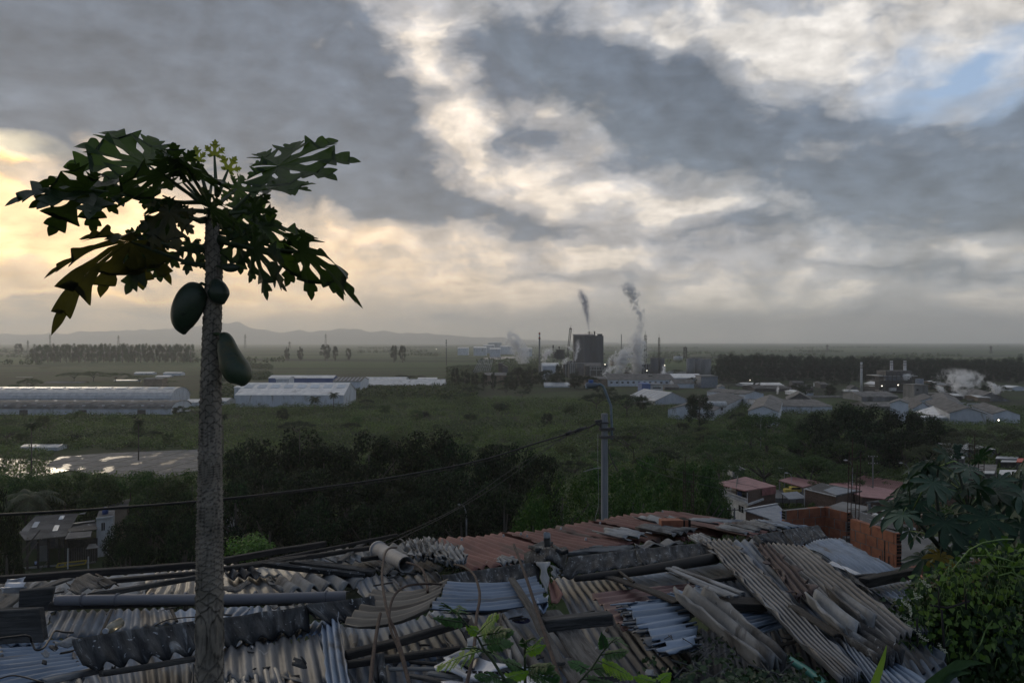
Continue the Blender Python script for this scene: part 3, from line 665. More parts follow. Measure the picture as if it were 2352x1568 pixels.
def shed(name, label, p0, p1, ybase, yeave, ytop, depth, axis='x', wall='white', roof='roofgrey', rz=0, d=None, vents=0, bands=0, cat='shed', group=None, doors=0, stripes=0, base_z=None, over=.5, vault=False, windows=0):
    """p0,p1: picture x of its front's ends; d from where its foot meets the plain"""
    z0 = 0 if base_z is None else base_z
    d = d or (CAMZ-z0)*F/(ybase-CY)
    w = (p1-p0)/F*d; cx = ((p0+p1)/2-CX)/F*d
    he = CAMZ-(yeave-CY)/F*d-z0
    e = empty(name, (cx, d+depth/2, z0-.3), label, cat, group, rz)
    he += .3
    if axis == 'x':
        dd = d+depth/2; ht = CAMZ-(ytop-CY)/F*dd-z0+.3; ht = max(ht, he+.6)
        prof = [(-depth/2, 0), (-depth/2, he), (0, ht), (depth/2, he), (depth/2, 0)]
        if vault: prof = [(-depth/2, 0), (-depth/2, he)]+[(-depth/2*math.cos(a), he+(ht-he)*math.sin(a)) for a in np.linspace(.25, math.pi-.25, 9)]+[(depth/2, he), (depth/2, 0)]
        b = MB(); b.prism([(-w/2, y_, z_) for y_, z_ in prof], (w, 0, 0)); b.build('wall', M_[wall], e)
        b = MB(); o = over; th = .25
        pr = prof[1:-1]
        for (ya, za), (yb, zb) in zip(pr, pr[1:]):
            b.prism([(-w/2-o, ya-(o if ya == -depth/2 else 0), za+.06-(o*.3 if ya == -depth/2 else 0)), (-w/2-o, yb+(o if yb == depth/2 else 0), zb+.06), (-w/2-o, yb, zb+th), (-w/2-o, ya, za+th)], (w+2*o, 0, 0))
        rf = b.build('roof', M_[roof], e)
        fs = (ht-he)/(depth/2)
        def slope_patch(nm, x0, x1, s0, s1, mm, rise=.35):
            y0, y1 = -depth/2+s0*depth/2, -depth/2+s1*depth/2
            if vault:
                A = lambda y_: he+(ht-he)*math.sin(math.acos(max(-1, min(1, -y_/(depth/2)))))*1.0
            else: A = lambda y_: he+(y_+depth/2)*fs
            q = MB(); q.prism([(x0, y0, A(y0)+.1), (x0, y1, A(y1)+.1), (x0, y1, A(y1)+rise), (x0, y0, A(y0)+rise)], (x1-x0, 0, 0)); q.build(nm, mm, rf)
        for i in range(vents):
            xx = -w/2+w*(i+.5)/vents; slope_patch('skylight', xx-w/vents*.32, xx+w/vents*.32, .55, .8, M_['skylight'], .5)
        for i in range(bands):
            xx = -w/2+w*(i+.5)/bands; slope_patch('roof_light', xx-w/bands*.07, xx+w/bands*.07, .08, .92, M_['skylight'], .35)
    else:
        ht = CAMZ-(ytop-CY)/F*d-z0+.3
        b = MB(); b.prism([(-w/2, -depth/2, 0), (-w/2, -depth/2, he), (0, -depth/2, ht), (w/2, -depth/2, he), (w/2, -depth/2, 0)], (0, depth, 0)); b.build('wall', M_[wall], e)
        b = MB(); o = over
        for s in (-1, 1):
            b.prism([(0, -depth/2-o, ht+.06), (s*(w/2+o), -depth/2-o, he-.1), (s*(w/2+o), -depth/2-o, he+.15), (0, -depth/2-o, ht+.32)], (0, depth+2*o, 0))
        rf = b.build('roof', M_[roof], e)
        for i in range(stripes):
            for s in (-1, 1):
                yy = -depth/2+depth*(i+.5)/stripes
                q = MB(); q.prism([(s*w*.06, yy, ht-(ht-he)*.12+.33), (s*w*.42, yy, ht-(ht-he)*.84+.33), (s*w*.42, yy, ht-(ht-he)*.84+.5), (s*w*.06, yy, ht-(ht-he)*.12+.5)], (0, depth/stripes*.16, 0)); q.build('roof_light', M_['skylight'], rf)
    for i in range(doors):
        xx = -w/2+w*(i+.5)/doors; q = MB(); dw = min(5, w/doors*.5); q.box((xx, -depth/2-.06, min(he*.4, 2.4)), (dw, .2, min(he*.8, 4.8))); q.build('door', M_['steel'], e)
    for i in range(windows):
        xx = -w/2+w*(i+.5)/windows; q = MB(); q.box((xx, -depth/2-.06, he*.62), (w/windows*.4, .2, he*.22)); q.build('window', M_['glass'], e)
    return e

# long silver warehouses on the left
shed('warehouse', 'longest silver warehouse with dark skylight boxes along its vaulted roof, rear of the left pair', -420, 392, 928, 915, 889, 34, roof='roofshine', vents=22, vault=True, d=570, cat='warehouse')
shed('warehouse', 'grey vaulted warehouse with pale roof bands, in front of the longest silver one', -420, 393, 952, 938, 920, 30, roof='roofgrey', vents=0, bands=18, vault=True, cat='warehouse', doors=6)
shed('white_outbuilding', 'small white shed between the left warehouse and the papaya trunk', 425, 452, 934, 924, 917, 14, roof='roofpale')
shed('white_outbuilding', 'low white shed hidden half behind the papaya trunk', 460, 520, 930, 921, 914, 18, roof='roofpale', windows=3)
shed('white_hall', 'big white hall with rows of roof vents right of the papaya trunk', 541, 789, 934, 907, 879, 44, roof='roofpale', vents=8, cat='hall')
shed('white_annex', 'narrow white annex at the left end of the vented hall', 538, 556, 918, 890, 886, 12, roof='roofpale', d=600)
shed('round_roof_shed', 'small curved-roof white shed behind the vented hall', 634, 664, 882, 871, 865, 16, roof='roofpale', vault=True, d=700)
shed('blue_roof_building', 'long low building with bright blue fascia behind the vented hall', 617, 765, 878, 868, 862, 22, wall='blue', roof='roofpale', d=760)
shed('grey_hall', 'long pale-grey stepped hall stretching right of the vented hall', 765, 828, 889, 876, 866, 40, roof='roofgrey', bands=7, d=700)
shed('grey_hall', 'long dull roof behind the bright white shed, dotted with vents', 800, 930, 888, 872, 866, 30, roof='roofpale', vents=10, d=800)
shed('bright_shed', 'bright white low shed with tent-like roof left of the dark clump', 828, 1020, 891, 884, 871, 26, roof='roofpale', cat='shed')
shed('small_shed', 'small pale shed directly behind the bright white one', 960, 1002, 876, 870, 867, 14, roof='roofpale', d=830)
shed('small_shed', 'flat pale roof lying low right of the bright white shed', 1032, 1062, 889, 885, 883, 12, roof='roofpale')
shed('pavilion', 'flat-roofed white pavilion in the scrub at the left edge', 48, 132, 1034, 1027, 1023, 7, roof='roofpale', cat='pavilion', d=328)
for (a, b_, y0, y1, y2, dd, lb) in [(308, 350, 862, 857, 854, 1080, 'thin bright roof of a distant shed above the left warehouse'), (357, 388, 868, 865, 862, 1000, 'small bright shed roof right above the left warehouse end'), (262, 312, 876, 874, 872, 900, 'low flat bright roof just above the left warehouse'), (375, 415, 862, 857, 854, 1050, 'distant brownish shed beside the bright roofs on the left'),
                                (100, 190, 888, 880, 876, 860, 'distant reddish long house behind the left warehouse'), (330, 372, 886, 870, 868, 800, 'distant brick block above the left warehouse end'), (30, 66, 874, 870, 866, 1000, 'pale distant shed behind the dark copse at far left')]:
    shed('distant_shed', lb, a, b_, y0, y1, y2, 14, roof='roofpale' if 'bright' in lb or 'pale' in lb else 'roofgrey', wall='white' if 'bright' in lb else 'tan', d=dd)
# wet lot with puddles
m, t, bs = newmat('wet_concrete_slabs')
P = t.new('ShaderNodeTexCoord').outputs['Object']
n = t.noise(t.mapping(P, sc=(.9, .45, 1)), .17, 3, .5); n2 = t.noise(P, .5, 6, .6)
wet = t.range(n, .57, .62)
br = t.new('ShaderNodeTexBrick'); t.put(br.inputs['Vector'], t.mapping(P, rot=(0, 0, .15))); t.put(br.inputs['Color1'], (.22, .21, .20)); t.put(br.inputs['Color2'], (.17, .165, .16)); t.put(br.inputs['Mortar'], (.05, .06, .03))
br.inputs['Scale'].default_value = 1; br.inputs['Brick Width'].default_value = 9; br.inputs['Row Height'].default_value = 9; br.inputs['Mortar Size'].default_value = .35; br.offset = 0
c = t.mix(t.range(n2, .3, .7), br.outputs[0], t.mix(1.0, br.outputs[0], (.6, .6, .6), 'MULTIPLY'))
t.put(bs.inputs['Base Color'], t.mix(wet, c, (.03, .03, .03))); t.put(bs.inputs['Roughness'], t.math('MULTIPLY_ADD', wet, -.5, .9))
b = MB(); b.poly([plain(*px('E', 300, 945), .35), plain(*px('E', 690, 1010), .35), plain(*px('E', 1100, 1030), .35), plain(*px('E', 1480, 940), .35), plain(*px('E', 1490, 828), .35), plain(*px('E', 1330, 833), .35), plain(*px('E', 700, 860), .35), plain(*px('E', 400, 882), .35)])
tag(b.build('concrete_lot_pavement', m), kind='structure')
m2, t2, bs2 = newmat('pond_water'); bs2.inputs['Base Color'].default_value = (.02, .02, .018, 1); bs2.inputs['Roughness'].default_value = .3
b = MB(); b.poly([plain(-60, 1085, .3), plain(60, 1100, .3), plain(180, 1075, .3), plain(150, 1058, .3), plain(-40, 1050, .3)]); tag(b.build('pond_water', m2), kind='structure')
b = MB(); b.poly([plain(*px('G', 440, 655), .5), plain(*px('G', 600, 660), .5), plain(*px('G', 715, 648), .5), plain(*px('G', 700, 638), .5), plain(*px('G', 520, 640), .5)]); tag(b.build('lake_water', m2), kind='structure')

# ---------- the paper mill ----------
def g(x, y): return px('G', x, y)
def column(name, label, p, ybase, ytop, wpx, d, mat='concrete', bands=None, cat='chimney', n=14, taper=.85, rim=True, extra=None, z0=0):
    x = (p-CX)/F*d; z1 = CAMZ-(ytop-CY)/F*d; r = wpx/2/F*d
    e = empty(name, (x, d, z0), label, cat); h = z1-z0
    b = MB(); b.tube([(0, 0, -.5), (0, 0, h)], [r, r*taper], n); b.build('shaft', M_[mat], e, True)
    if bands:
        for (a, c_, mm) in bands:
            q = MB(); q.tube([(0, 0, h*a), (0, 0, h*c_)], [r*(1-(1-taper)*a)+.06, r*(1-(1-taper)*c_)+.06], n); q.build('band', M_[mm], e, True)
    if rim:
        q = MB(); q.tube([(0, 0, h*.86), (0, 0, h*.875)], r*1.7, n); q.tube([(0, 0, h-.1), (0, 0, h+.3)], r*taper*1.12, n); q.build('platform', M_['steel'], e)
    return e
column('chimney', 'thin chimney with red and white rings at its top, left of the dark tower', 976.2+897.5*.29297, 0, g(0, 452)[1], 4.2, 1010, 'concrete', [(.955, 1.0, 'redpaint'), (.905, .955, 'whitepaint'), (.86, .905, 'redpaint')])
column('chimney', 'thin plain chimney between the dark mill tower and the lattice mast', g(1540, 0)[0], 0, g(0, 463)[1], 2.0, 1100, 'concrete', rim=False)
column('chimney', 'far small ringed chimney on the plain left of the mill', g(167, 0)[0], 0, g(0, 507)[1], 2.6, 1500, 'concrete', [(.9, .94, 'whitepaint'), (.8, .84, 'whitepaint'), (.7, .74, 'whitepaint')])
column('chimney', 'white stepped chimney left of the right-hand boiler house', px('H', 1171, 0)[0], 0, px('H', 0, 268)[1], 6.6, 700, 'whitepaint', [(.9, .915, 'steel'), (.80, .82, 'steel'), (.5, .505, 'steel'), (.65, .655, 'steel')], taper=.72)
for (a, w, lb) in ((1390, 7, 'left pale stack on top of the right-hand boiler house'), (1487, 7, 'right pale stack on top of the right-hand boiler house')):
    column('stack', lb, px('H', a, 0)[0], 0, px('H', 0, 258)[1], w, 718, 'whitepaint', [(.93, .96, 'steel')], taper=.95)
# boiler tower
d0 = 1040
def bx(e, name, x0, x1, y0, y1, m, dd=d0, dep=20, off=0, fr='G', prnt=None):
    a = W(*px(fr, x0, y0), dd); c_ = W(*px(fr, x1, y1), dd)
    q = MB(); q.box(((a.x+c_.x)/2, dd+dep/2+off, (a.z+c_.z)/2), (abs(c_.x-a.x), dep, abs(a.z-c_.z))); return q.build(name, M_[m], prnt or e, loc=None)
e = empty('boiler_tower', (0, 0, 0), 'massive dark windowless boiler tower with rooftop stacks in the middle of the mill', 'industrial tower')
a = W(*g(1175, 700), d0); b1 = W(*g(1250, 700), d0); c1 = W(*g(1337, 700), d0); f1 = W(*g(1397, 700), d0)
z = lambda y: W(*g(0, y), d0).z
q = MB(); q.prism([(a.x, d0+14, 0), (b1.x, d0, 0), (c1.x, d0, 0), (c1.x, d0+34, 0), (a.x, d0+34, 0)], (0, 0, z(474))); q.build('body', M_['silo'], e)
q = MB(); q.prism([(a.x-.5, d0+13, z(478)), (b1.x, d0-1, z(478)), (c1.x, d0-1, z(478)), (c1.x, d0+35, z(466)), (a.x-.5, d0+35, z(466))], (0, 0, .8)); q.build('roof', M_['silo'], e)
q = MB(); q.box(((c1.x+f1.x)/2, d0+6, z(475)/2), (f1.x-c1.x, 18, z(475))); q.box((c1.x-.2, d0-1, z(475)/2), (1.2, 1.6, z(475))); q.build('lift_shaft', M_['silo'], e)
bx(e, 'plant_room', 1355, 1390, 461, 475, 'silo', dep=8)
for (xx, y0, w) in ((1287, 440, 8), (1329, 440, 12), (1310, 446, 3), (1300, 455, 2), (1262, 456, 2)):
    p_ = W(*g(xx, 475), d0+12); t1 = W(*g(xx, y0), d0+12); q = MB(); q.tube([p_, t1], w*.29297/2/F*d0*1.0, 10); q.build('stack', M_['steel'], e)
q = MB(); p_ = W(*g(1270, 449), d0+10); r_ = W(*g(1304, 449), d0+10); q.bar(p_, r_, .4); q.bar(p_-Vector((0, 0, 1.2)), r_-Vector((0, 0, 1.2)), .3); q.build('railing', M_['steel'], e)
for (xx, yy) in ((1176, 490), (1176, 505), (1176, 520)):
    bx(e, 'landing', xx-4, xx+14, yy, yy+3, 'steel', dep=4, off=10)
bx(e, 'low_annex', 1190, 1385, 690, 730, 'concrete', dd=1000, dep=20)
# lattice things
def lattice(name, label, p0, p1, w0, w1, d, cat, n=10, th=.35, mat='steel', group=None, mast=None):
    a, b_ = W(*p0, d), W(*p1, d); e = empty(name, (a.x, d, a.z), label, cat, group); base = Vector((a.x, d, a.z))
    u = (b_-a); L = u.length; ax = u.normalized(); sx = Vector((0, 1, 0)).cross(ax).normalized(); sy = ax.cross(sx)
    q = MB(); wa, wb = w0/F*d/2, w1/F*d/2
    P_ = lambda s, i, j: u*s+sx*(i*(wa+(wb-wa)*s))+sy*(j*(wa+(wb-wa)*s))
    cs = [(-1, -1), (1, -1), (1, 1), (-1, 1)]
    for i, j in cs: q.bar(P_(0, i, j), P_(1, i, j), th)
    for k in range(n):
        s0, s1 = k/n, (k+1)/n
        for (i, j), (i2, j2) in zip(cs, cs[1:]+cs[:1]): q.bar(P_(s0, i, j), P_(s1, i2, j2), th*.6); q.bar(P_(s1, i, j), P_(s1, i2, j2), th*.5)
    q.build('frame', M_[mat], e)
    if mast:
        q = MB()
        for s, wd in mast: c_ = u*s; ww = wd/F*d/2; q.bar(c_-sx*ww, c_+sx*ww, th*2.2)
        q.bar(u, u*1.12, th*.8); q.build('antenna', M_[mat], e)
    return e
lattice('crane', 'leaning lattice crane boom left of the dark mill tower', g(1117, 640), g(1142, 418), 3.5, 4.5, 1020, 'crane', 14, .5, mast=[(.98, 6), (1.0, 5)])
lattice('lattice_mast', 'cluttered lattice mast right of the big steam plume', g(1728, 700), g(1728, 465), 5, 3, 980, 'mast', 14, .3, mast=[(.93, 8), (.8, 7), (.85, 8), (.7, 6), (.75, 7)])
lattice('lattice_mast', 'slim lattice mast farther right, over the cylindrical tanks', g(1835, 720), g(1835, 490), 4.5, 3, 980, 'mast', 14, .3, mast=[(.9, 5), (.75, 5), (.97, 4)])
for (p, y0, y1, dd, lb) in [(115, 800, 768, 4200, 'hazy transmission pylon on the skyline at far left, left of the windbreak'), (64, 806, 782, 3600, 'leftmost hazy transmission pylon on the skyline'), (272, 792, 771, 4200, 'hazy transmission pylon above the windbreak line'), (563, 800, 768, 4200, 'hazy transmission pylon just right of the papaya trunk'), (665, 800, 785, 3600, 'small hazy pylon among the skyline trees'), (748, 795, 767, 4600, 'hazy transmission pylon above the vented hall'),
                     (2276, 812, 795, 2600, 'small dark pylon in the green fields at the right'), (1900, 805, 792, 3000, 'small pylon in the fields above the white chimney')]:
    lattice('transmission_pylon', lb, (p, y0), (p, y1), 4, 1, dd, 'pylon', 5, .9, mast=[(.8, 7), (.92, 5)])
# process frame left of tower, conveyor scaffold
e = empty('process_tower', (0, 0, 0), 'open steel process frame between the ringed chimney and the crane', 'industrial frame')
q = MB(); 
for xx in (1003, 1035, 1065, 1095):
    for dy in (0, 14): q.bar(W(*g(xx, 690), 1030+dy), W(*g(xx, 582), 1030+dy), .7)
for yy in (585, 610, 640, 668):
    for dy in (0, 14): q.bar(W(*g(1000, yy), 1030+dy), W(*g(1098, yy), 1030+dy), .6)
q.bar(W(*g(1003, 690), 1029), W(*g(1050, 590), 1029), .6); q.bar(W(*g(1095, 690), 1029), W(*g(1050, 590), 1029), .6); q.build('frame', M_['steel'], e)
bx(e, 'hopper', 1030, 1090, 588, 660, 'silo', dd=1032, dep=10)
bx(e, 'duct', 1010, 1028, 600, 650, 'silo', dd=1032, dep=8); bx(e, 'silencer', 1000, 1011, 548, 572, 'steel', dd=1034, dep=3); bx(e, 'silencer', 1047, 1058, 560, 574, 'steel', dd=1034, dep=3)
q = MB(); q.bar(W(*g(1005, 572), 1035), W(*g(1005, 590), 1035), .8); q.bar(W(*g(1052, 572), 1035), W(*g(1052, 590), 1035), .8); q.build('support', M_['steel'], e)
e = empty('conveyor_scaffold', (0, 0, 0), 'sloping lattice scaffold of a conveyor left of the tan building', 'scaffold')
q = MB()
for i in range(9):
    s = i/8
    q.bar(W(*g(385+s*60, 760), 960), W(*g(385+110*0+s*0+40, 760-0), 960), .3)
    q.bar(W(*g(380+s*130, 755), 960), W(*g(425+s*105, 662), 980), .35)
    q.bar(W(*g(380+45*s, 755-93*s), 960+20*s), W(*g(510+20*s, 755-93*s), 960+20*s), .35)
q.build('frame', M_['galv'], e)
e = empty('screen_house', (0, 0, 0), 'dark gabled screen house beside the conveyor scaffold', 'industrial building')
bx(e, 'wall', 575, 610, 690, 760, 'steel', dd=950); 
q = MB(); q.prism([W(*g(575, 708), 948), W(*g(590, 695), 948), W(*g(650, 722), 948), W(*g(650, 728), 948)], (0, 20, 0)); q.build('roof', M_['steel'], e); bx(e, 'lower_block', 605, 650, 725, 765, 'silo', dd=950)
# tanks
def tank(name, label, x0, x1, y1, d, mat, fr='G', dome=.12, z0=0, ybase=None):
    a, c_ = W(*px(fr, x0, y1), d), W(*px(fr, x1, y1), d); r = (c_.x-a.x)/2; zb = z0 if ybase is None else max(z0, W(*px(fr, x0, ybase), d).z)
    e = empty(name, ((a.x+c_.x)/2, d+r, zb), label, 'tank'); h = a.z-zb
    q = MB(); q.tube([(0, 0, -.3), (0, 0, h)], r, 28); q.build('shell', M_[mat], e, True)
    q = MB(); q.tube([(0, 0, h-.1), (0, 0, h+.15), (0, 0, h+r*dome)], [r*1.02, r*1.02, r*.1], 28); q.build('roof', M_[mat], e, False)
    q = MB(); 
    for k in range(20):
        an = k/20*6.283; an2 = (k+1)/20*6.283; A = Vector((r*math.cos(an), r*math.sin(an), h+1.1)); B_ = Vector((r*math.cos(an2), r*math.sin(an2), h+1.1)); q.bar(A, B_, .12); q.bar(A, A-Vector((0, 0, 1.1)), .1)
    q.build('railing', M_['steel'], e); return e
tank('storage_tank', 'grey cylindrical tank under the slim lattice mast', 1772, 1836, 655, 900, 'silo')
tank('storage_tank', 'grey cylindrical tank touching the right side of the one under the mast', 1832, 1882, 657, 905, 'silo')
tank('storage_tank', 'left one of the three tall grey tanks at the mill right end', 2056, 2122, 655, 900, 'concrete')
tank('storage_tank', 'middle one of the three tall grey tanks at the mill right end', 2110, 2180, 652, 915, 'concrete')
tank('storage_tank', 'right one of the three tall grey tanks at the mill right end, nearest', 2170, 2254, 660, 890, 'concrete')
tank('low_tank', 'low white round tank on the field behind the mill', 1955, 2026, 637, 1350, 'whitepaint', dome=.05, ybase=666)
lattice('tower', 'dark square lattice tower beside the low white tank', g(2040, 650), g(2040, 565), 6, 6, 1340, 'tower', 6, .7, mast=[(.95, 8), (.75, 8)])
# mill sheds
shed('machine_hall', 'very long grey-roofed machine hall in front of the mill tanks', g(1440, 0)[0], g(1960, 0)[0], 880, g(0, 822)[1], g(0, 775)[1], 60, roof='roofgrey', wall='white', d=800, cat='industrial hall', windows=12)
shed('machine_hall', 'bright-roofed right half of the long machine hall', g(1850, 0)[0], g(2178, 0)[0], 880, g(0, 806)[1], g(0, 774)[1], 40, roof='roofpale', wall='white', d=830, cat='industrial hall')
shed('mill_shed', 'grey gabled shed at the left end of the long machine hall', g(1252, 0)[0], g(1440, 0)[0], 880, g(0, 815)[1], g(0, 794)[1], 40, roof='roofgrey', wall='tan', d=810)
shed('mill_shed', 'grey-roofed shed leaning before the bright half of the machine hall', g(1955, 0)[0], g(2110, 0)[0], 885, g(0, 850)[1], g(0, 815)[1], 26, roof='roofgrey', d=770)
shed('mill_shed', 'grey slatted open shed below the machine hall', g(1880, 0)[0], g(1990, 0)[0], 895, g(0, 880)[1], g(0, 855)[1], 20, roof='roofgrey', wall='steel', d=740)
e = empty('concrete_block', (0, 0, 0), 'bare grey square block at the right end of the machine hall', 'industrial building'); bx(e, 'wall', 2165, 2296, 793, 905, 'bluesheet', dd=770, dep=24); bx(e, 'parapet', 2160, 2300, 790, 794, 'concrete', dd=769, dep=26)
e = empty('office_block', (0, 0, 0), 'white office block with a saturated blue end wall below the machine hall', 'building'); bx(e, 'wall', 1768, 1865, 858, 925, 'whitepaint', dd=690, dep=20); bx(e, 'end_wall', 1700, 1768, 851, 928, 'blue', dd=688, dep=22); bx(e, 'window', 1785, 1850, 878, 888, 'glass', dd=689.7, dep=.4); bx(e, 'roof', 1766, 1868, 855, 859, 'bluesheet', dd=689, dep=22)
shed('tan_building', 'tan rendered building among dark trees left of the mill', g(465, 0)[0], g(635, 0)[0], 880, g(0, 785)[1], g(0, 765)[1], 30, roof='roofgrey', wall='tan', d=840, cat='building')
shed('tan_building', 'smaller tan building behind the tree clump under the process frame', g(985, 0)[0], g(1050, 0)[0], 885, g(0, 795)[1], g(0, 775)[1], 20, roof='roofgrey', wall='tan', d=870, cat='building')
shed('mill_shed', 'pale shed with an arched white gable below the process frame', g(920, 0)[0], g(1048, 0)[0], 850, g(0, 712)[1], g(0, 688)[1], 34, roof='roofpale', vault=True, d=930)
shed('mill_shed', 'low grey shed at the foot of the dark boiler tower', g(1255, 0)[0], g(1378, 0)[0], 860, g(0, 712)[1], g(0, 694)[1], 20, roof='roofgrey', wall='steel', d=960)
for (x0, x1, ye, yt, yb, dd, lb) in [(938, 1135, 868, 842, 881, 0, 'white low shed with two roof peaks below the dark mill tower'), (1635, 2015, 985, 910, 1012, 0, '')]:
    if lb: shed('white_shed', lb, g(x0, 0)[0], g(x1, 0)[0], g(0, yb)[1], g(0, ye)[1], g(0, yt)[1], 16, roof='roofpale')
shed('tent_shed', 'large white tent-like gable shed in front of the mill, nearest of the mill buildings', g(1722, 0)[0], g(2015, 0)[0], g(0, 1012)[1], g(0, 985)[1], g(0, 922)[1], 46, axis='y', roof='roofpale', stripes=7, rz=.28)
for (x0, x1, y0, y1, dd, lb) in [(255, 338, 565, 572, 2600, 'thin white strip of roof far left of the mill plume'), (380, 480, 560, 571, 2500, 'thin white roof left of the steam plume, lower one'), (457, 542, 546, 552, 3000, 'thin white roof behind the lower one by the plume'), (508, 590, 572, 579, 2300, 'thin white roof nearest to the mill plume'), (590, 700, 553, 560, 2800, 'thin white roof hidden in the plume'), (770, 840, 570, 578, 2400, 'thin white roof right of the left plume'), (497, 600, 525, 530, 3900, 'farthest thin white roof on the plain')]:
    z1 = W(*g(0, y0), dd).z; shed('distant_greenhouse', lb, g(x0, 0)[0], g(x1, 0)[0], 0, g(0, y1)[1], g(0, y0)[1], 60, roof='roofpale', d=dd)
for k, (x0, x1, y0, dd, mm) in enumerate([(1085, 1175, 690, 1000, 'steel'), (1130, 1180, 705, 960, 'concrete'), (1400, 1440, 700, 980, 'silo'), (1700, 1770, 700, 940, 'steel'), (1440, 1500, 780, 860, 'silo'), (890, 925, 712, 1000, 'concrete'), (1895, 1945, 765, 880, 'whitepaint'), (1985, 2045, 767, 880, 'whitepaint')]):
    lb = ['low dark plant block under the crane', 'grey pipe house at the foot of the tower', 'dark annex right of the boiler tower', 'dark pipe rack under the cluttered mast', 'dark kiln house behind the left end of the machine hall', 'small grey block at the foot of the ringed chimney', 'small white hut behind the bright machine hall roof, left one', 'small white hut behind the bright machine hall roof, right one'][k]
    e = empty('plant_block', (0, 0, 0), lb, 'industrial building')
    a, c_ = W(*g(x0, y0), dd), W(*g(x1, y0), dd); q = MB(); q.box(((a.x+c_.x)/2, dd+6, a.z/2), (c_.x-a.x, 12, a.z)); q.build('wall', M_[mm], e)
    q = MB(); q.box(((a.x+c_.x)/2, dd+6, a.z+.2), (c_.x-a.x+1, 13, .4)); q.build('roof', M_['roofgrey'], e)
    q = MB(); 
    for j in range(3): xx = a.x+(c_.x-a.x)*(j+.7)/3.5; q.tube([(xx, dd-1, 0), (xx, dd-1, a.z*1.1), (xx+2, dd, a.z*1.15)], .4, 6)
    q.build('pipe', M_['galv'], e)
e = empty('loading_frame', (0, 0, 0), 'open steel loading frame in the mill yard below the tower', 'industrial frame'); q = MB()
for i in range(5): q.bar(W(*g(1300+i*20, 745), 930), W(*g(1310+i*20, 720), 930), .3); q.bar(W(*g(1300+i*20, 720), 930), W(*g(1310+i*20, 745), 930), .3)
q.bar(W(*g(1290, 718), 930), W(*g(1400, 718), 930), .6); q.bar(W(*g(1290, 745), 930), W(*g(1400, 745), 930), .6)
for i in (1295, 1345, 1395): q.bar(W(*g(i, 790), 930), W(*g(i, 718), 930), .6)
q.build('frame', M_['galv'], e)

# ---------- the right-hand factory ----------
H = lambda x, y: px('H', x, y)
def hs(label, x0, x1, yb, ye, yt, dep, axis='y', roof='roofgrey', wall='white', rz=0, d=None, stripes=0, windows=0, name='factory_shed'):
    return shed(name, label, H(x0, 0)[0], H(x1, 0)[0], H(0, yb)[1], H(0, ye)[1], H(0, yt)[1], dep, axis, wall, roof, rz, d, stripes=stripes, windows=windows)
hs('small white-gabled grey shed, farthest left of the right-hand factory', 215, 400, 566, 500, 482, 40, rz=.5)
hs('long patched grey roof with white gable, second from left in the right-hand factory', 90, 420, 660, 622, 578, 120, rz=-.42, d=455)
hs('big patched grey double roof with white gable below the white chimney', 590, 800, 672, 630, 592, 95, rz=-.35, d=420)
hs('large dark grey roof left of the white-gabled one below the chimney', 500, 960, 640, 590, 540, 60, rz=0, axis='x', d=500)
hs('raised grey monitor roof behind the white-gabled roofs', 690, 860, 590, 545, 495, 30, rz=-.3, d=545, wall='steel')
hs('long flat pale roof far behind the left sheds of the right-hand factory', 320, 610, 450, 440, 418, 30, axis='x', roof='roofpale', d=800)
hs('dark low roof right behind the left sheds', 400, 650, 480, 460, 436, 40, axis='x', d=720, wall='steel')
hs('grey brick works with two dark windows under the boiler house', 1172, 1440, 600, 520, 484, 34, axis='x', wall='concrete', d=600)
hs('narrow white gabled shed right of the works with two windows', 1440, 1558, 650, 570, 547, 16, d=440, rz=-.47)
hs('brown-grey low roof between the works and the white gable', 1240, 1460, 620, 590, 560, 30, axis='x', wall='concrete', d=510)
hs('grey twin roof left of the small plume on the right', 1665, 1790, 640, 610, 565, 60, rz=-.3, d=500)
hs('grey sheet roof behind the twin roof', 1690, 1870, 600, 565, 530, 50, rz=-.4, d=560)
hs('flat white gabled shed in front of the pipe yard', 1730, 2040, 690, 660, 612, 26, d=460, roof='roofpale')
hs('largest white gabled shed at the right edge with a lamp on its wall', 2055, 2290, 702, 645, 604, 90, rz=-.35, d=430)
hs('grey roof sloping behind the largest white gable', 1950, 2150, 640, 590, 545, 90, rz=-.45, d=520, wall='steel')
hs('wide dark grey roof at the right edge behind the gables', 2060, 2352, 600, 560, 490, 60, rz=-.3, d=600, wall='concrete')
hs('grey long roof in the upper right behind the plumes', 1930, 2180, 560, 530, 487, 60, rz=-.4, d=650, wall='concrete')
hs('white wall and roof cut by the right picture edge', 2290, 2460, 690, 650, 620, 60, rz=-.35, d=440)
hs('long low white wall roof below the right-hand sheds', 1600, 2050, 690, 672, 660, 8, axis='x', d=440, roof='roofpale')
hs('long brown pipe gallery left of the works', 780, 1175, 540, 522, 512, 6, axis='x', d=640, wall='steel', roof='roofgrey')
hs('small white tanks house beside the white chimney', 1110, 1152, 508, 478, 470, 10, axis='x', d=680, roof='roofpale')
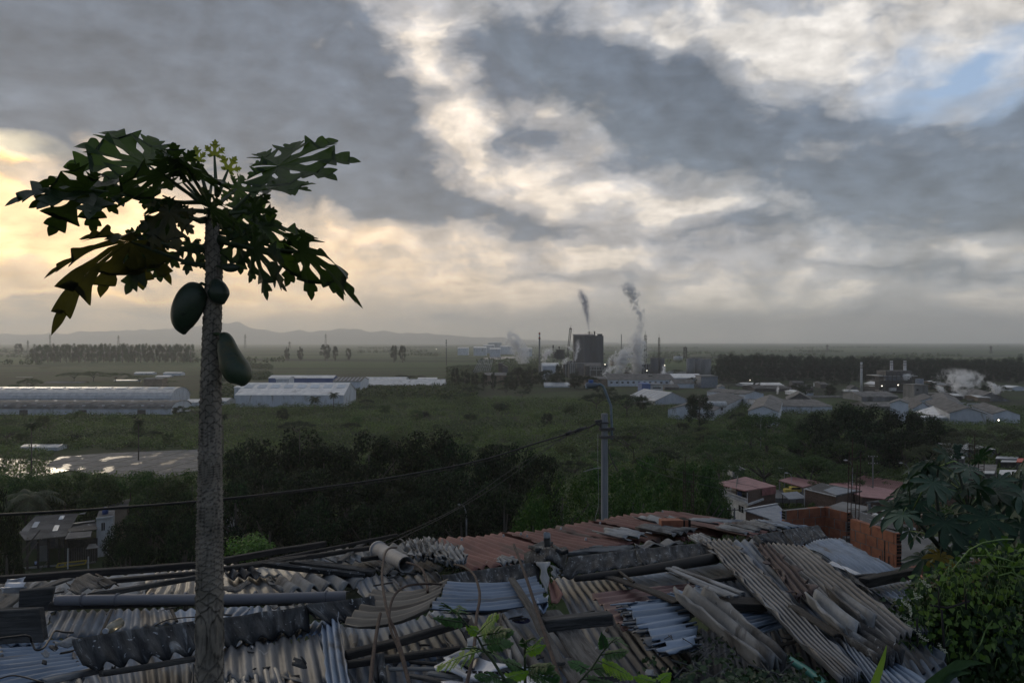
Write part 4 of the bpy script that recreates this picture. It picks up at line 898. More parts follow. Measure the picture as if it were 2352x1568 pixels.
# boiler house
e = empty('boiler_house', (0, 0, 0), 'many-decked dark boiler house carrying two pale stacks', 'industrial building')
dd = 700
def hb(nm, x0, x1, y0, y1, m_, dep=16, off=0): return bx(e, nm, x0, x1, y0, y1, m_, dd=dd, dep=dep, off=off, fr='H')
hb('core', 1345, 1540, 372, 500, 'silo', 20); hb('upper_level', 1350, 1540, 332, 365, 'steel', 18); hb('deck', 1292, 1570, 366, 371, 'galv', 26, -3); hb('deck', 1300, 1575, 403, 410, 'steel', 26, -3); hb('deck', 1330, 1560, 440, 445, 'steel', 24, -2); hb('deck', 1310, 1580, 475, 480, 'galv', 24, -2)
hb('cladding', 1340, 1450, 374, 402, 'bluesheet', 4, -2); hb('cladding', 1370, 1410, 453, 475, 'whitepaint', 4, -4); hb('cladding', 1450, 1500, 380, 400, 'concrete', 4, -2)
q = MB()
for i in range(9):
    xx = 1300+i*32; q.bar(W(*H(xx, 480), dd-3), W(*H(xx, 335 if 1330 < xx < 1550 else 368), dd-3), .45)
for yy in (345, 356, 418, 428, 455): q.bar(W(*H(1300, yy), dd-3), W(*H(1570, yy), dd-3), .25)
for xx in (1300, 1364, 1428, 1492): q.bar(W(*H(xx, 402), dd-3.2), W(*H(xx+64, 372), dd-3.2), .25); q.bar(W(*H(xx, 440), dd-3.2), W(*H(xx+64, 410), dd-3.2), .25)
q.build('steelwork', M_['steel'], e)
e = empty('brick_tower_block', (0, 0, 0), 'square grey block right of the boiler house with a small dark window', 'industrial building'); bx(e, 'wall', 1556, 1656, 437, 600, 'concrete', dd=620, dep=18, fr='H'); bx(e, 'window', 1572, 1586, 462, 476, 'glass', dd=619.8, dep=.4, fr='H'); bx(e, 'parapet', 1553, 1660, 433, 438, 'roofgrey', dd=619, dep=20, fr='H')
tank('silo', 'dull round silo behind the square block beside the boiler house', 1580, 1635, 392, 680, 'bluesheet', fr='H')
e = empty('works_annex', (0, 0, 0), 'grey flat annex running right from the square block', 'industrial building'); bx(e, 'wall', 1656, 1850, 503, 600, 'concrete', dd=630, dep=16, fr='H'); bx(e, 'roof', 1650, 1855, 499, 504, 'roofgrey', dd=629, dep=18, fr='H')
e = empty('pipe_yard', (0, 0, 0), 'tangle of pipes and frames between the right-hand roofs', 'pipe rack'); q = MB(); g_ = random.Random(4)
for i in range(26):
    xx = g_.uniform(1850, 2050); yy = g_.uniform(560, 650); a = W(*H(xx, yy), 480+g_.uniform(-10, 10)); q.bar(a, a+Vector((g_.uniform(-9, 9), 0, g_.uniform(-.5, .5))), .35); q.bar(a, Vector((a.x, a.y, 0)), .3)
q.build('pipe', M_['galv'], e)
e = empty('pipe_bridge', (0, 0, 0), 'long pipe bridge on trestles crossing the yard left of the white chimney', 'pipe bridge'); q = MB()
for k, dz in ((0, 0), (1, 1.1), (2, 2.2)): q.bar(W(*H(140, 430), 760)+Vector((0, 0, dz)), W(*H(1160, 512), 640)+Vector((0, 0, dz)), .5)
for i in range(14): s = i/13; a = W(*H(140, 430), 760).lerp(W(*H(1160, 512), 640), s); q.bar(a, Vector((a.x, a.y, 0)), .4)
q.build('pipe', M_['steel'], e)
e = empty('white_tank_truck', W(*H(110, 578), 480), 'white shiny tank lying in the yard at the left end of the right-hand factory', 'tank'); q = MB(); q.tube([(-7, 0, .2), (-6.4, 0, .2), (6.4, 0, .2), (7, 0, .2)], [.8, 2, 2, .8], 12); q.build('shell', M_['whitepaint'], e, True); q = MB(); q.box((-4, 0, -2.2), (1, 2, 2)); q.box((4, 0, -2.2), (1, 2, 2)); q.build('support', M_['steel'], e)
# lit lamps scattered over the works
lm, t, bs = newmat('lit_lamp'); bs.inputs['Emission Color'].default_value = (1, .9, .7, 1); bs.inputs['Emission Strength'].default_value = 6
for k, (f_, x, y, dd_, lb) in enumerate([('H', 1320, 441, 690, 'lit lamp on the left deck of the boiler house'), ('H', 1438, 434, 690, 'lit lamp in the middle of the boiler house'), ('G', 1411, 700, 950, 'lit lamp right of the dark mill tower foot'), ('G', 1740, 748, 880, 'lit lamp under the cluttered mast'), ('G', 1879, 708, 880, 'lit lamp by the cylindrical tanks'), ('G', 520, 832, 790, 'lit lamp before the tan building, upper of two'), ('G', 518, 846, 780, 'lit lamp before the tan building, lower of two'), ('H', 2166, 689, 425, 'lit lamp on the largest white gable at the right'), ('H', 363, 399, 850, 'lit lamp above the pale flat roof'), ('G', 88, 582, 1600, 'small lit lamp by the far ringed chimney'), ('V', 866, 905, 640, 'lit lamp at the left end of the bright white shed')]):
    a = W(*px(f_, x, y), dd_); zb = terr(a.x, a.y); e = empty('yard_lamp', (a.x, a.y, zb), lb, 'lamp'); h = a.z-zb
    q = MB(); q.tube([(0, 0, 0), (0, 0, h)], .12, 5); q.build('post', M_['steel'], e); q = MB(); q.tube([(0, -.2, h-.35), (0, -.2, h), (0, -.2, h+.35)], [.15, .42, .15], 8); q.build('bulb', lm, e)
g_ = random.Random(17)
for (f_, n_, x0, x1, y0, y1, lb, gp) in (('H', 30, 120, 2300, 440, 560, 'small grey shed crowded between the larger roofs of the right-hand factory', 'small sheds of the right-hand factory'), ('G', 16, 880, 1800, 700, 800, 'low plant building squeezed between the sheds of the paper mill', 'low plant buildings of the mill')):
    for k in range(n_):
        p0, y_ = px(f_, g_.uniform(x0, x1), g_.uniform(y0, y1)); d = CAMZ*F/(y_-CY)
        if d < 560 or (f_ == 'H' and 1290 < (p0-1607.8)/.3164 < 1640): continue
        w_ = g_.uniform(14, 40); h_ = g_.uniform(5, 12); o = shed('small_shed', lb, p0, p0+w_, y_, y_-h_, y_-h_-g_.uniform(2, 6), g_.uniform(10, 30), g_.choice('xy'), g_.choice(['white', 'concrete', 'steel', 'tan']), g_.choice(['roofgrey', 'roofgrey', 'roofpale']), g_.uniform(-.4, .4), group=gp)
# ---------- steam and smoke ----------
def plume(label, f_, path, widths, d, dens=.05, seed=0, scale=1.0, name='steam_plume', col=(.99, .99, .99)):
    """path: picture points from foot to top, widths in the same frame's pixels"""
    k = FR[f_][0]; pts = [W(*px(f_, *p), d) for p in path]; ws = [w*k/F*d/2 for w in widths]
    z0, z1 = pts[0].z, pts[-1].z; H_ = z1-z0; x0 = pts[0].x
    xs = [p.x-x0 for p in pts]; zs = [(p.z-z0)/H_ for p in pts]
    m, t, bs = newmat('steam'); m.node_tree.nodes.remove(bs)
    P = t.new('ShaderNodeTexCoord').outputs['Object']; X, Y, Z = t.sep(P); v = t.math('DIVIDE', Z, H_, clamp=True)
    def curve(vals, lo, hi):
        nd = t.new('ShaderNodeFloatCurve'); t.put(nd.inputs['Value'], v); c_ = nd.mapping.curves[0]
        pr = [(zz, (q-lo)/(hi-lo+1e-6)) for zz, q in zip(zs, vals)]
        c_.points[0].location = pr[0]; c_.points[-1].location = pr[-1]
        for a in pr[1:-1]: c_.points.new(*a)
        nd.mapping.update(); return t.math('MULTIPLY_ADD', nd.outputs[0], hi-lo, lo)
    cx_ = curve(xs, min(xs), max(xs)+.01); rd = curve(ws, 0, max(ws)*1.01)
    mw = sum(ws)/len(ws)
    off = (seed*13.7, seed*3.1, seed*7.9)
    nw = t.vmath('SUBTRACT', t.noise(t.mapping(P, off), .55/mw*scale, 5, .6, out='Color'), (.5, .5, .5))
    Pw = t.vmath('ADD', P, t.vmath('SCALE', nw, mw*2.1)); X, Y, Z2 = t.sep(Pw)
    r = t.math('DIVIDE', t.vmath('LENGTH', t.combine(t.math('SUBTRACT', X, cx_), Y, 0.0)), rd)
    n = t.noise(t.mapping(P, off), 1.5/mw*scale, 6, .62, .4)
    q = t.math('SUBTRACT', t.math('MULTIPLY_ADD', n, 6.5, -2.35), r)
    dn = t.math('MULTIPLY', t.range(q, 0, .9, 0, 1), t.math('MULTIPLY', t.range(v, 0, .04), t.range(v, .55, 1.0, 1.0, 0.0)))
    vp = t.new('ShaderNodeVolumePrincipled'); vp.inputs['Color'].default_value = (*col, 1); t.put(vp.inputs['Density'], t.math('MULTIPLY', dn, dens*14)); vp.inputs['Anisotropy'].default_value = .2
    t.l.new(vp.outputs[0], t.n['Material Output'].inputs['Volume'])
    mw2 = max(ws)*1.9; b = MB(); b.box(((min(xs)+max(xs))/2, 0, H_/2), (max(xs)-min(xs)+2*mw2, 2*mw2, H_))
    o = b.build(name, m); o.location = (x0, d, z0); tag(o, label, 'steam')
plume('dark wavering smoke rising from the stack on the mill tower', 'G', [(1287, 438), (1280, 380), (1265, 300), (1250, 210), (1228, 150), (1205, 90)], [10, 26, 44, 60, 66, 50], 1052, .10, 1, name='smoke_plume', col=(.72, .74, .8))
plume('tallest billowing white steam column right of the mill tower', 'G', [(1650, 785), (1665, 700), (1660, 560), (1665, 470), (1690, 380), (1680, 300), (1650, 230), (1610, 130), (1590, 50)], [90, 110, 130, 80, 50, 70, 75, 120, 60], 940, .05, 2)
plume('broad steam cloud left of the tallest column, low over the machine hall', 'G', [(1520, 790), (1535, 730), (1550, 660), (1570, 590), (1590, 540)], [50, 90, 120, 100, 60], 930, .05, 3)
plume('thin curling steam wisp left of the broad cloud', 'G', [(1455, 780), (1445, 720), (1450, 660), (1490, 620), (1520, 600)], [22, 24, 30, 34, 30], 925, .06, 4)
plume('large soft steam fan left of the ringed chimney', 'G', [(775, 700), (770, 650), (745, 590), (715, 540), (690, 480), (660, 400)], [60, 100, 120, 130, 110, 80], 985, .03, 5)
plume('steam puff right of the ringed chimney', 'G', [(935, 690), (945, 640), (965, 590), (985, 560)], [36, 60, 80, 50], 985, .045, 6)
plume('small bright steam jet at the foot of the crane', 'G', [(1160, 602), (1140, 575), (1110, 556), (1070, 550)], [14, 30, 40, 34], 1010, .09, 7)
plume('thin steam rising along the left face of the dark tower', 'G', [(1178, 680), (1185, 620), (1200, 560), (1195, 490)], [16, 28, 34, 26], 1000, .05, 8)
plume('small steam puff above the tall tanks before the machine hall', 'G', [(1860, 830), (1868, 780), (1872, 740), (1865, 690)], [14, 34, 28, 26], 850, .10, 9)
plume('largest white steam cloud over the right-hand roofs', 'H', [(1895, 515), (1900, 460), (1905, 410), (1890, 360), (1870, 300)], [40, 120, 190, 210, 110], 600, .022, 10)
plume('small steam puff left of the largest cloud on the right', 'H', [(1768, 500), (1755, 470), (1735, 445), (1715, 430)], [16, 50, 50, 30], 610, .10, 11)
plume('rightmost curled steam puff over the far right roofs', 'H', [(2140, 505), (2150, 470), (2120, 430), (2070, 400)], [22, 66, 60, 36], 600, .09, 12)
plume('small puff beside the upper deck of the boiler house', 'H', [(1490, 402), (1500, 370), (1515, 345)], [20, 50, 30], 694, .14, 13)
plume('low white puff left of the white chimney foot', 'H', [(1100, 500), (1085, 478), (1060, 462)], [40, 70, 50], 690, .10, 14)
plume('faint wisp over the long patched roof on the right', 'H', [(562, 500), (565, 465), (570, 435)], [12, 18, 14], 560, .15, 15)
plume('low steam drifting along the roof of the long machine hall', 'G', [(1400, 790), (1430, 750), (1480, 720), (1540, 700)], [40, 60, 70, 50], 900, .05, 16)
plume('low puff over the pipes left of the boiler tower foot', 'G', [(1090, 700), (1100, 670), (1120, 640)], [30, 44, 30], 990, .05, 17)
plume('detached smoke knot drifting above the tallest steam column', 'G', [(1640, 200), (1620, 150), (1600, 90), (1590, 40)], [30, 90, 110, 60], 940, .03, 18, name='smoke_plume', col=(.92, .93, .95))
# ---------- houses below the hill, right ----------
IP = lambda x, y, d: W(*px('I', x, y), d)
JP = lambda x, y, d: W(*px('J', x, y), d)
def slab(b, pts, th=.15): b.prism([p-Vector((0, 0, th)) for p in pts], (0, 0, th))
def walls(e, pts, ztops, zb, m, closed=True, name='wall', th=.18):
    """vertical walls along the points; UVs in metres"""
    v = []; f = []; uv = []; L = 0
    n = len(pts); seq = list(range(n))+([0] if closed else [])
    for a, c in zip(seq, seq[1:]):
        P, Q = pts[a], pts[c]; l = math.hypot(P.x-Q.x, P.y-Q.y); k = len(v)
        v += [(P.x, P.y, zb), (Q.x, Q.y, zb), (Q.x, Q.y, ztops[c]), (P.x, P.y, ztops[a])]; uv += [(L, zb), (L+l, zb), (L+l, ztops[c]), (L, ztops[a])]; L += l
        f.append((k, k+1, k+2, k+3))
    o = meshobj(name, v, f, M_[m], e, uv=uv); s = o.modifiers.new('solid', 'SOLIDIFY'); s.thickness = th; s.offset = 0; return o
def house(name, label, roofpts, roofm, wallm, zb, cat='house', inset=.4, th=.18, skirt=.25):
    zb = min(terr(p.x, p.y) for p in roofpts)-.5
    e = empty(name, (0, 0, 0), label, cat); b = MB(); slab(b, roofpts, th); rf = b.build('roof', M_[roofm], e)
    c = sum(roofpts, Vector())/len(roofpts); ins = [c+(p-c)*(1-inset/(p-c).length) for p in roofpts]
    if wallm: walls(e, ins, [p.z-th-.01 for p in ins], zb, wallm)
    return e, rf, ins
def opening(e, P, Q, s0, s1, z0, z1, m='glass', off=.12, name='window'):
    a = P.lerp(Q, s0); c = P.lerp(Q, s1); d = Vector((Q.x-P.x, Q.y-P.y, 0)).normalized(); n = Vector((d.y, -d.x, 0)); 
    if n.y > 0: n = -n
    b = MB(); b.prism([Vector((a.x, a.y, z0))+n*off, Vector((c.x, c.y, z0))+n*off, Vector((c.x, c.y, z1))+n*off, Vector((a.x, a.y, z1))+n*off], -n*.08); w = b.build(name, M_[m], e)
    b = MB(); fr = .07; P0, P1 = Vector((a.x, a.y, 0))+n*(off+.02), Vector((c.x, c.y, 0))+n*(off+.02)
    for zz in (z0, z1): b.bar(P0+Vector((0, 0, zz)), P1+Vector((0, 0, zz)), fr)
    for pp in (P0, P1, (P0+P1)/2): b.bar(pp+Vector((0, 0, z0)), pp+Vector((0, 0, z1)), fr)
    b.build('frame', M_['whitepaint'], w); return w
# the three-storey white house
dn, dl, dr, df = 160, 173, 171, 184
Rp = [IP(472, 441, dn), IP(266, 391, dl), IP(476, 346, df), IP(681, 409, dr)]
e = empty('white_house', (0, 0, 0), 'white three-storey house with a dark-red roof and a balustraded top balcony', 'house')
b = MB(); slab(b, Rp, .16); b.build('roof', M_['redroof'], e)
nc, lc, fc, rc = IP(489, 530, dn+.6), IP(283, 478, dl+.6), IP(480, 440, df-1), IP(671, 500, dr-.4)
zf = nc.z; zg = 4.0
walls(e, [Vector((p.x, p.y, 0)) for p in (nc, lc, fc, rc)], [zf]*4, zg, 'whitepaint', name='wall')
b = MB(); sl = [IP(492, 527, dn-.8), IP(268, 470, dl-.8), IP(460, 440, df-4), IP(600, 480, dr-6)]; slab(b, [Vector((p.x, p.y, zf+.2)) for p in sl], .35); b.build('balcony_floor', M_['whitepaint'], e)
A_, B_ = Vector((sl[1].x+.2, sl[1].y, 0)), Vector((sl[0].x-.1, sl[0].y+.1, 0)); b = MB(); nb = 30
for z_ in (.3, 1.0): b.bar(A_+Vector((0, 0, zf+.2+z_)), B_+Vector((0, 0, zf+.2+z_)), .12)
for i in range(nb+1):
    p_ = A_.lerp(B_, i/nb)+Vector((0, 0, zf+.2)); b.tube([p_, p_+Vector((0, 0, .35)), p_+Vector((0, 0, .6)), p_+Vector((0, 0, 1.0))], [.05, .13, .07, .05], 6)
C_ = Vector((sl[2].x, sl[2].y, 0))
for i in range(12): p_ = A_.lerp(C_, i/12)+Vector((0, 0, zf+.2)); b.tube([p_, p_+Vector((0, 0, .4)), p_+Vector((0, 0, 1.0))], [.05, .13, .05], 6)
b.bar(A_+Vector((0, 0, zf+1.2)), C_+Vector((0, 0, zf+1.2)), .12); b.build('balustrade', M_['whitepaint'], e)
walls(e, [Vector((nc.x, nc.y, 0)), Vector((rc.x, rc.y, 0))], [Rp[0].z-.2, Rp[3].z-.2], zg, 'smallbrick', closed=False, name='brick_wall', th=.4)
walls(e, [Vector((p.x, p.y, 0)) for p in (nc.lerp(lc, .35), fc.lerp(lc, .3))], [Rp[0].z-.3]*2, zf, 'steel', closed=False, name='inner_wall')
q = MB(); 
for s in (0, .5, 1): p_ = A_.lerp(B_, s); q.tube([p_+Vector((0, 0, zf+.2)), p_+Vector((0, 0, Rp[0].z-.3 if s else Rp[1].z-.2))], .07, 6)
q.build('column', M_['whitepaint'], e)
q = MB(); r0, r1 = IP(585, 422, 165), IP(678, 408, 170.6); q.prism([r0+Vector((0, -.3, -1.6)), r1+Vector((0, -.3, -1.6)), r1+Vector((0, -.3, 0)), r0+Vector((0, -.3, 0))], (0, .15, 0)); q.build('cladding', M_['redroof'], e)
nw, lw = Vector((nc.x, nc.y, 0)), Vector((lc.x, lc.y, 0))
opening(e, lw, nw, .22, .38, zf-2.2, zf-.8); opening(e, lw, nw, .74, .90, zf-2.2, zf-.8); opening(e, lw, nw, .22, .38, zf-5.2, zf-3.9); opening(e, lw, nw, .74, .92, zf-5.2, zf-3.9)
q = MB(); p_ = nc.lerp(lc, .2); q.box((p_.x, p_.y+1, zf+1.1), (.9, .1, 1.3)); q.build('curtain', M_['tarp'], e)
# neighbours
e, rf, ins = house('small_brick_ruin', 'tiny roofless red-brick hut left of the white house with a satellite dish', [IP(195, 548, 150), IP(212, 540, 156), IP(300, 562, 152), IP(298, 575, 147)], 'blackroof', 'smallbrick', 5)
q = MB(); p_ = IP(281, 552, 148); q.tube([p_+Vector((0, 0, -.5)), p_], .04, 5); q.tube([p_+Vector((0, -.1, .05)), p_, p_+Vector((.05, .12, 0))], [.45, .3, .02], 10); q.build('satellite_dish', M_['whitepaint'], e, True)
e, rf, ins = house('tin_roof_house', 'low house with a grey tin roof half covered by a blue sheet', [IP(468, 572, 146), IP(690, 531, 160), IP(738, 580, 152), IP(736, 662, 136)], 'bluesheet', 'smallbrick', 4.5)
q = MB(); slab(q, [IP(592, 612, 145)+Vector((0, 0, .12)), IP(738, 580, 152)+Vector((0, 0, .12)), IP(736, 662, 136)+Vector((0, 0, .12)), IP(690, 648, 139)+Vector((0, 0, .12))], .06); q.build('blue_sheet', M_['tarp'], rf)
q = MB(); q.bar(IP(468, 570, 146)+Vector((0, 0, .1)), IP(690, 530, 160)+Vector((0, 0, .1)), .5, .12); q.build('flashing', M_['whitepaint'], rf)
e, rf, ins = house('open_shelter', 'open shelter with a rusty red gable roof on posts, right of the white house', [IP(698, 371, 190), IP(783, 345, 203), IP(1012, 386, 200), IP(862, 417, 184)], 'redroof', None, 4)
q = MB()
for p_ in ins: q.bar(Vector((p_.x, p_.y, terr(p_.x, p_.y)-1)), p_-Vector((0, 0, .2)), .28)
q.build('post', M_['concrete'], e)
q = MB(); p_ = IP(800, 432, 186); z_ = terr(p_.x, p_.y); q.box((p_.x, p_.y, p_.z-.3), (4.5, 1.8, .9)); q.box((p_.x+.3, p_.y, p_.z+.35), (2.4, 1.6, .6)); 
o = q.build('body', M_['yellow'], empty('yellow_car', (0, 0, 0), 'yellow car parked under the rusty red shelter', 'car'), bevel=.2)
q = MB()
for sx in (-1.4, 1.4): q.tube([(p_.x+sx, p_.y-.95, p_.z-.7), (p_.x+sx, p_.y-.75, p_.z-.7)], .35, 12)
q.build('wheel', M_['steel'], o.parent); q = MB(); q.box((p_.x+.3, p_.y, p_.z+.36), (2.0, 1.66, .4)); q.build('window', M_['glass'], o.parent)
q = MB(); q.box((p_.x, p_.y, p_.z-1.6), (14, 10, 1.1)); tag(q.build('terrace_path', M_['concrete']), kind='structure')
e, rf, ins = house('tin_awning', 'pale corrugated awning on thin posts beside the bushes', [IP(714, 456, 166), IP(822, 445, 174), IP(892, 490, 168), IP(768, 497, 160)], 'bluesheet', None, 4)
q = MB()
for p_ in ins: q.bar(Vector((p_.x, p_.y, terr(p_.x, p_.y)-.3)), p_, .14)
q.build('post', M_['wood'], e)
e, rf, ins = house('block_house', 'long brick house under a patched black and grey roof behind the rebar column', [IP(870, 426, 166), IP(990, 388, 178), IP(1262, 441, 172), IP(1085, 478, 158)], 'blackroof', 'smallbrick', 4)
q = MB(); slab(q, [IP(1000, 440, 166.5)+Vector((0, 0, .12)), IP(1075, 415, 172)+Vector((0, 0, .12)), IP(1235, 443, 170)+Vector((0, 0, .12)), IP(1085, 474, 159)+Vector((0, 0, .12))], .06); q.build('grey_sheet', M_['bluesheet'], rf)
q = MB(); q.bar(ins[0]+Vector((-.35, -.3, 0)), Vector((ins[0].x-.35, ins[0].y-.3, 5)), .15); q.bar(IP(869, 428, 165.6), IP(1085, 480, 157.6), .16); q.build('gutter', M_['whitepaint'], e)
house('red_roof_house', 'house with the long dark-red metal roof, behind the rebar column', [IP(1040, 392, 186), IP(1180, 383, 192), IP(1505, 440, 186), IP(1482, 503, 166), IP(1262, 482, 162)], 'redroof', 'smallbrick', 3)
e, rf, ins = house('pink_roof_house', 'house with a faded pink ribbed gable roof left of the castor plant', [IP(1178, 384, 196), IP(1275, 342, 207), IP(1545, 386, 202), IP(1515, 466, 184)], 'pinkroof', 'smallbrick', 3)
q = MB()
for i in range(26):
    s = i/25; q.bar(Rp[0] if False else IP(1178, 384, 196).lerp(IP(1515, 466, 184), s)+Vector((0, 0, .1)), IP(1275, 342, 207).lerp(IP(1545, 386, 202), s)+Vector((0, 0, .1)), .16)
q.build('rib', M_['pinkroof'], rf)
e, rf, ins = house('flat_slab_house', 'unfinished house with a stained pale concrete slab roof', [IP(1008, 556, 138), IP(1130, 513, 150), IP(1345, 556, 143), IP(1215, 590, 132)], 'concrete', 'smallbrick', 5, th=.3)
q = MB()
for (xx, yy, dd_) in ((1308, 528, 136), (1345, 540, 134)): a = IP(xx, yy, dd_); q = MB(); q.box((a.x, a.y, a.z-1.9), (.45, .45, 3.8)); q.build('column', M_['concrete'], e)
q = MB(); q.bar(IP(1290, 522, 136), IP(1400, 508, 140), .25); q.build('lintel', M_['concrete'], e)
e, rf, ins = house('black_roof_house', 'low house with a sagging black roof and white scraps, behind the brick wall', [IP(1190, 572, 126), IP(1300, 590, 128), IP(1625, 690, 118), IP(1500, 705, 108), IP(1205, 640, 112)], 'blackroof', 'smallbrick', 8)
q = MB()
for (x0, y0, x1, y1) in ((1330, 608, 1365, 618), (1325, 618, 1400, 645), (1395, 633, 1440, 650)): slab(q, [IP(x0, y0, 119)+Vector((0, 0, .3)), IP(x0+25, y0-4, 121)+Vector((0, 0, .3)), IP(x1+10, y1-5, 119)+Vector((0, 0, .3)), IP(x1-10, y1, 117)+Vector((0, 0, .3))], .08)
q.build('white_scrap', M_['whitepaint'], rf)
house('blue_sheet_shed', 'small shed with blue-grey corrugated roof at the open end of the brick wall', [IP(1495, 712, 100), IP(1620, 690, 108), IP(1640, 760, 102), IP(1495, 790, 94)], 'bluesheet', 'smallbrick', 10)
e = empty('water_box', (0, 0, 0), 'small white box on a post above the black roof', 'box'); bx(e, 'box', 1405, 1440, 562, 585, 'whitepaint', dd=125, dep=.8, fr='I'); q = MB(); a = IP(1422, 585, 125.4); q.bar(a, a-Vector((0, 0, 3)), .12); q.build('post', M_['steel'], e)
e, rf, ins = house('slat_house', 'brick house with slatted dark windows half hidden by the castor leaves', [IP(1380, 520, 150), IP(1460, 500, 158), IP(1700, 560, 150), IP(1640, 590, 140)], 'blackroof', 'smallbrick', 5)
for (x0, x1, d_, l) in ((1650, 1780, 140, 'brown roof seen through the castor leaves, lower one'), (1780, 2060, 150, 'orange-brown roof seen through the castor leaves, upper one')):
    house('half_hidden_house', l, [IP(x0, 600 if d_ == 140 else 430, d_), IP(x0+40, 570 if d_ == 140 else 400, d_+10), IP(x1+40, 590 if d_ == 140 else 420, d_+8), IP(x1, 640 if d_ == 140 else 470, d_-4)], 'tan', 'smallbrick', 5)
# far right yard
e = empty('blue_shed', (0, 0, 0), 'pale blue corrugated shed with white door end at the upper right', 'shed'); bx(e, 'wall', 1972, 2158, 166, 214, 'bluesheet', dd=235, dep=12, fr='I'); bx(e, 'end_wall', 1950, 1973, 168, 216, 'whitepaint', dd=234, dep=12, fr='I'); bx(e, 'roof', 1945, 2162, 162, 166, 'roofpale', dd=233, dep=14, fr='I')
for (a, c_, y0, y1, dd_, mm, lb) in [(2160, 2308, 208, 222, 215, 'roofpale', 'long white sheet roof at the upper right, farther one'), (2195, 2312, 232, 246, 205, 'roofpale', 'long white sheet roof at the upper right, nearer one'), (2300, 2380, 222, 246, 200, 'orange', 'bright orange-red tarpaulin roof at the right edge'), (1830, 1945, 208, 222, 210, 'roofpale', 'white sheet roof peeking out above the castor top'), (1950, 2160, 262, 306, 160, 'roofgrey', 'grey corrugated roof behind the castor top'), (2070, 2150, 304, 322, 150, 'roofpale', 'narrow white roof below the grey corrugated one'), (2180, 2400, 300, 335, 150, 'roofpale', 'pale low-pitched roof cut by the right picture edge'), (2140, 2400, 172, 206, 260, 'tan', 'brown yard building before the dark trees at the right edge')]:
    house('yard_shed', lb, [IP(a, y1, dd_-5), IP(a+10, y0, dd_+7), IP(c_+10, y0+2, dd_+7), IP(c_, y1+2, dd_-5)], mm, 'steel', 2, cat='shed')
e = empty('box_truck', (0, 0, 0), 'white box-bodied truck among trees behind the white house', 'truck'); bx(e, 'cargo_box', 415, 470, 298, 350, 'silo', dd=215, dep=5, fr='I'); bx(e, 'front', 388, 414, 292, 352, 'whitepaint', dd=214.5, dep=5, fr='I'); q = MB(); slab(q, [IP(386, 276, 218), IP(420, 268, 222), IP(474, 296, 220), IP(440, 302, 214)], .15); q.build('roof', M_['whitepaint'], e)
for sx in (400, 455): q = MB(); a = IP(sx, 354, 214.6); q.tube([a, a+Vector((0, .4, 0))], .5, 12); q.build('wheel', M_['steel'], e)
for i, (xx, yy, dd_, w_) in enumerate([(800, 492, 150, 100), (860, 498, 148, 90), (920, 486, 152, 80)]):
    ptree('bush', *px('I', xx, yy), dd_, w_*.34, 'mid', ['leftmost', 'middle', 'rightmost'][i]+' of three round bushes under the pale awning', cat='bush', z0=IP(xx, yy, dd_).z-3.2)
# poles and lamps
def lamp(label, f_, base, top, head, d, r=.07, name='street_lamp', zb=None):
    """curved-arm street lamp; base/top/head picture points"""
    T_ = W(*px(f_, *top), d); Hd = W(*px(f_, *head), d); z0 = terr(T_.x, d) if zb is None else zb
    e = empty(name, (T_.x, d, z0), label, 'street lamp'); o = Vector((T_.x, d, z0)); q = MB()
    q.tube([(0, 0, -.5), T_-o], [r*1.3, r], 8); q.build('pole', M_['galv'], e, True); q = MB(); v_ = Hd-T_
    q.tube([T_-o, T_-o+Vector((v_.x*.15, 0, v_.z*.45)), T_-o+Vector((v_.x*.5, 0, v_.z*.85)), Hd-o], [r, r*.8, r*.6, r*.5], 6); q.build('arm', M_['galv'], e, True)
    q = MB(); s = 1 if v_.x > 0 else -1; q.tube([Hd-o-Vector((s*.1, 0, 0)), Hd-o+Vector((s*.1, 0, 0)), Hd-o+Vector((s*.45, 0, .03)), Hd-o+Vector((s*.8, 0, .04))], [.05, .15, .17, .05], 8); q.build('lamp_head', M_['whitepaint'], e, True)
    return e
lamp('street lamp rising before the dark clump, left of the rebar column top', 'I', (1200, 340), (1196, 285), (1160, 236), 180)
lamp('street lamp left of the castor plant top, before dark trees', 'I', (1578, 330), (1576, 300), (1532, 255), 180)
lamp('street lamp head above the rusty red shelter, right one of two', 'I', (783, 350), (784, 345), (760, 322), 190)
lamp('street lamp head above the rusty red shelter, left one of two', 'I', (740, 345), (738, 295), (716, 288), 205)
lamp('street lamp beside the white truck', 'I', (375, 350), (372, 335), (338, 300), 200)
lamp('white curved street lamp on the road below the patched roofs', 'H', (441, 740), (441, 690), (476, 662), 300, .12)
lamp('slim grey lamp post standing alone before the dark tree belt', 'B', (1700, 400), (1697, 225), (1660, 133), 150, .13)
def crosspole(label, f_, base, top, d, arms=2, zb=None, r=.13):
    T_ = W(*px(f_, *top), d); z0 = terr(T_.x, d) if zb is None else zb; e = empty('utility_pole', (T_.x, d, z0), label, 'utility pole'); h = T_.z-z0
    q = MB(); q.tube([(0, 0, -.5), (0, 0, h)], [r*1.3, r], 8); q.build('pole', M_['concrete'], e, True)
    for k in range(arms):
        q = MB(); q.bar((-1.1, 0, h-.3-k*1.6), (1.1, 0, h-.3-k*1.6), .12); q.build('crossarm', M_['wood'], e)
        for sx in (-1, -.4, .4, 1): q = MB(); q.tube([(sx, 0, h-.24-k*1.6), (sx, 0, h-k*1.6)], [.07, .04], 6); q.build('insulator', M_['whitepaint'], e)
    return e
crosspole('concrete utility pole with crossarms before the dark clump', 'I', (1334, 345), (1334, 205), 185)
crosspole('short utility pole standing before the white house', 'I', (401, 620), (401, 556), 118, 1, zb=12)
crosspole('thin utility pole by the grove right of the white truck', 'I', (392, 350), (392, 268), 220, 1)
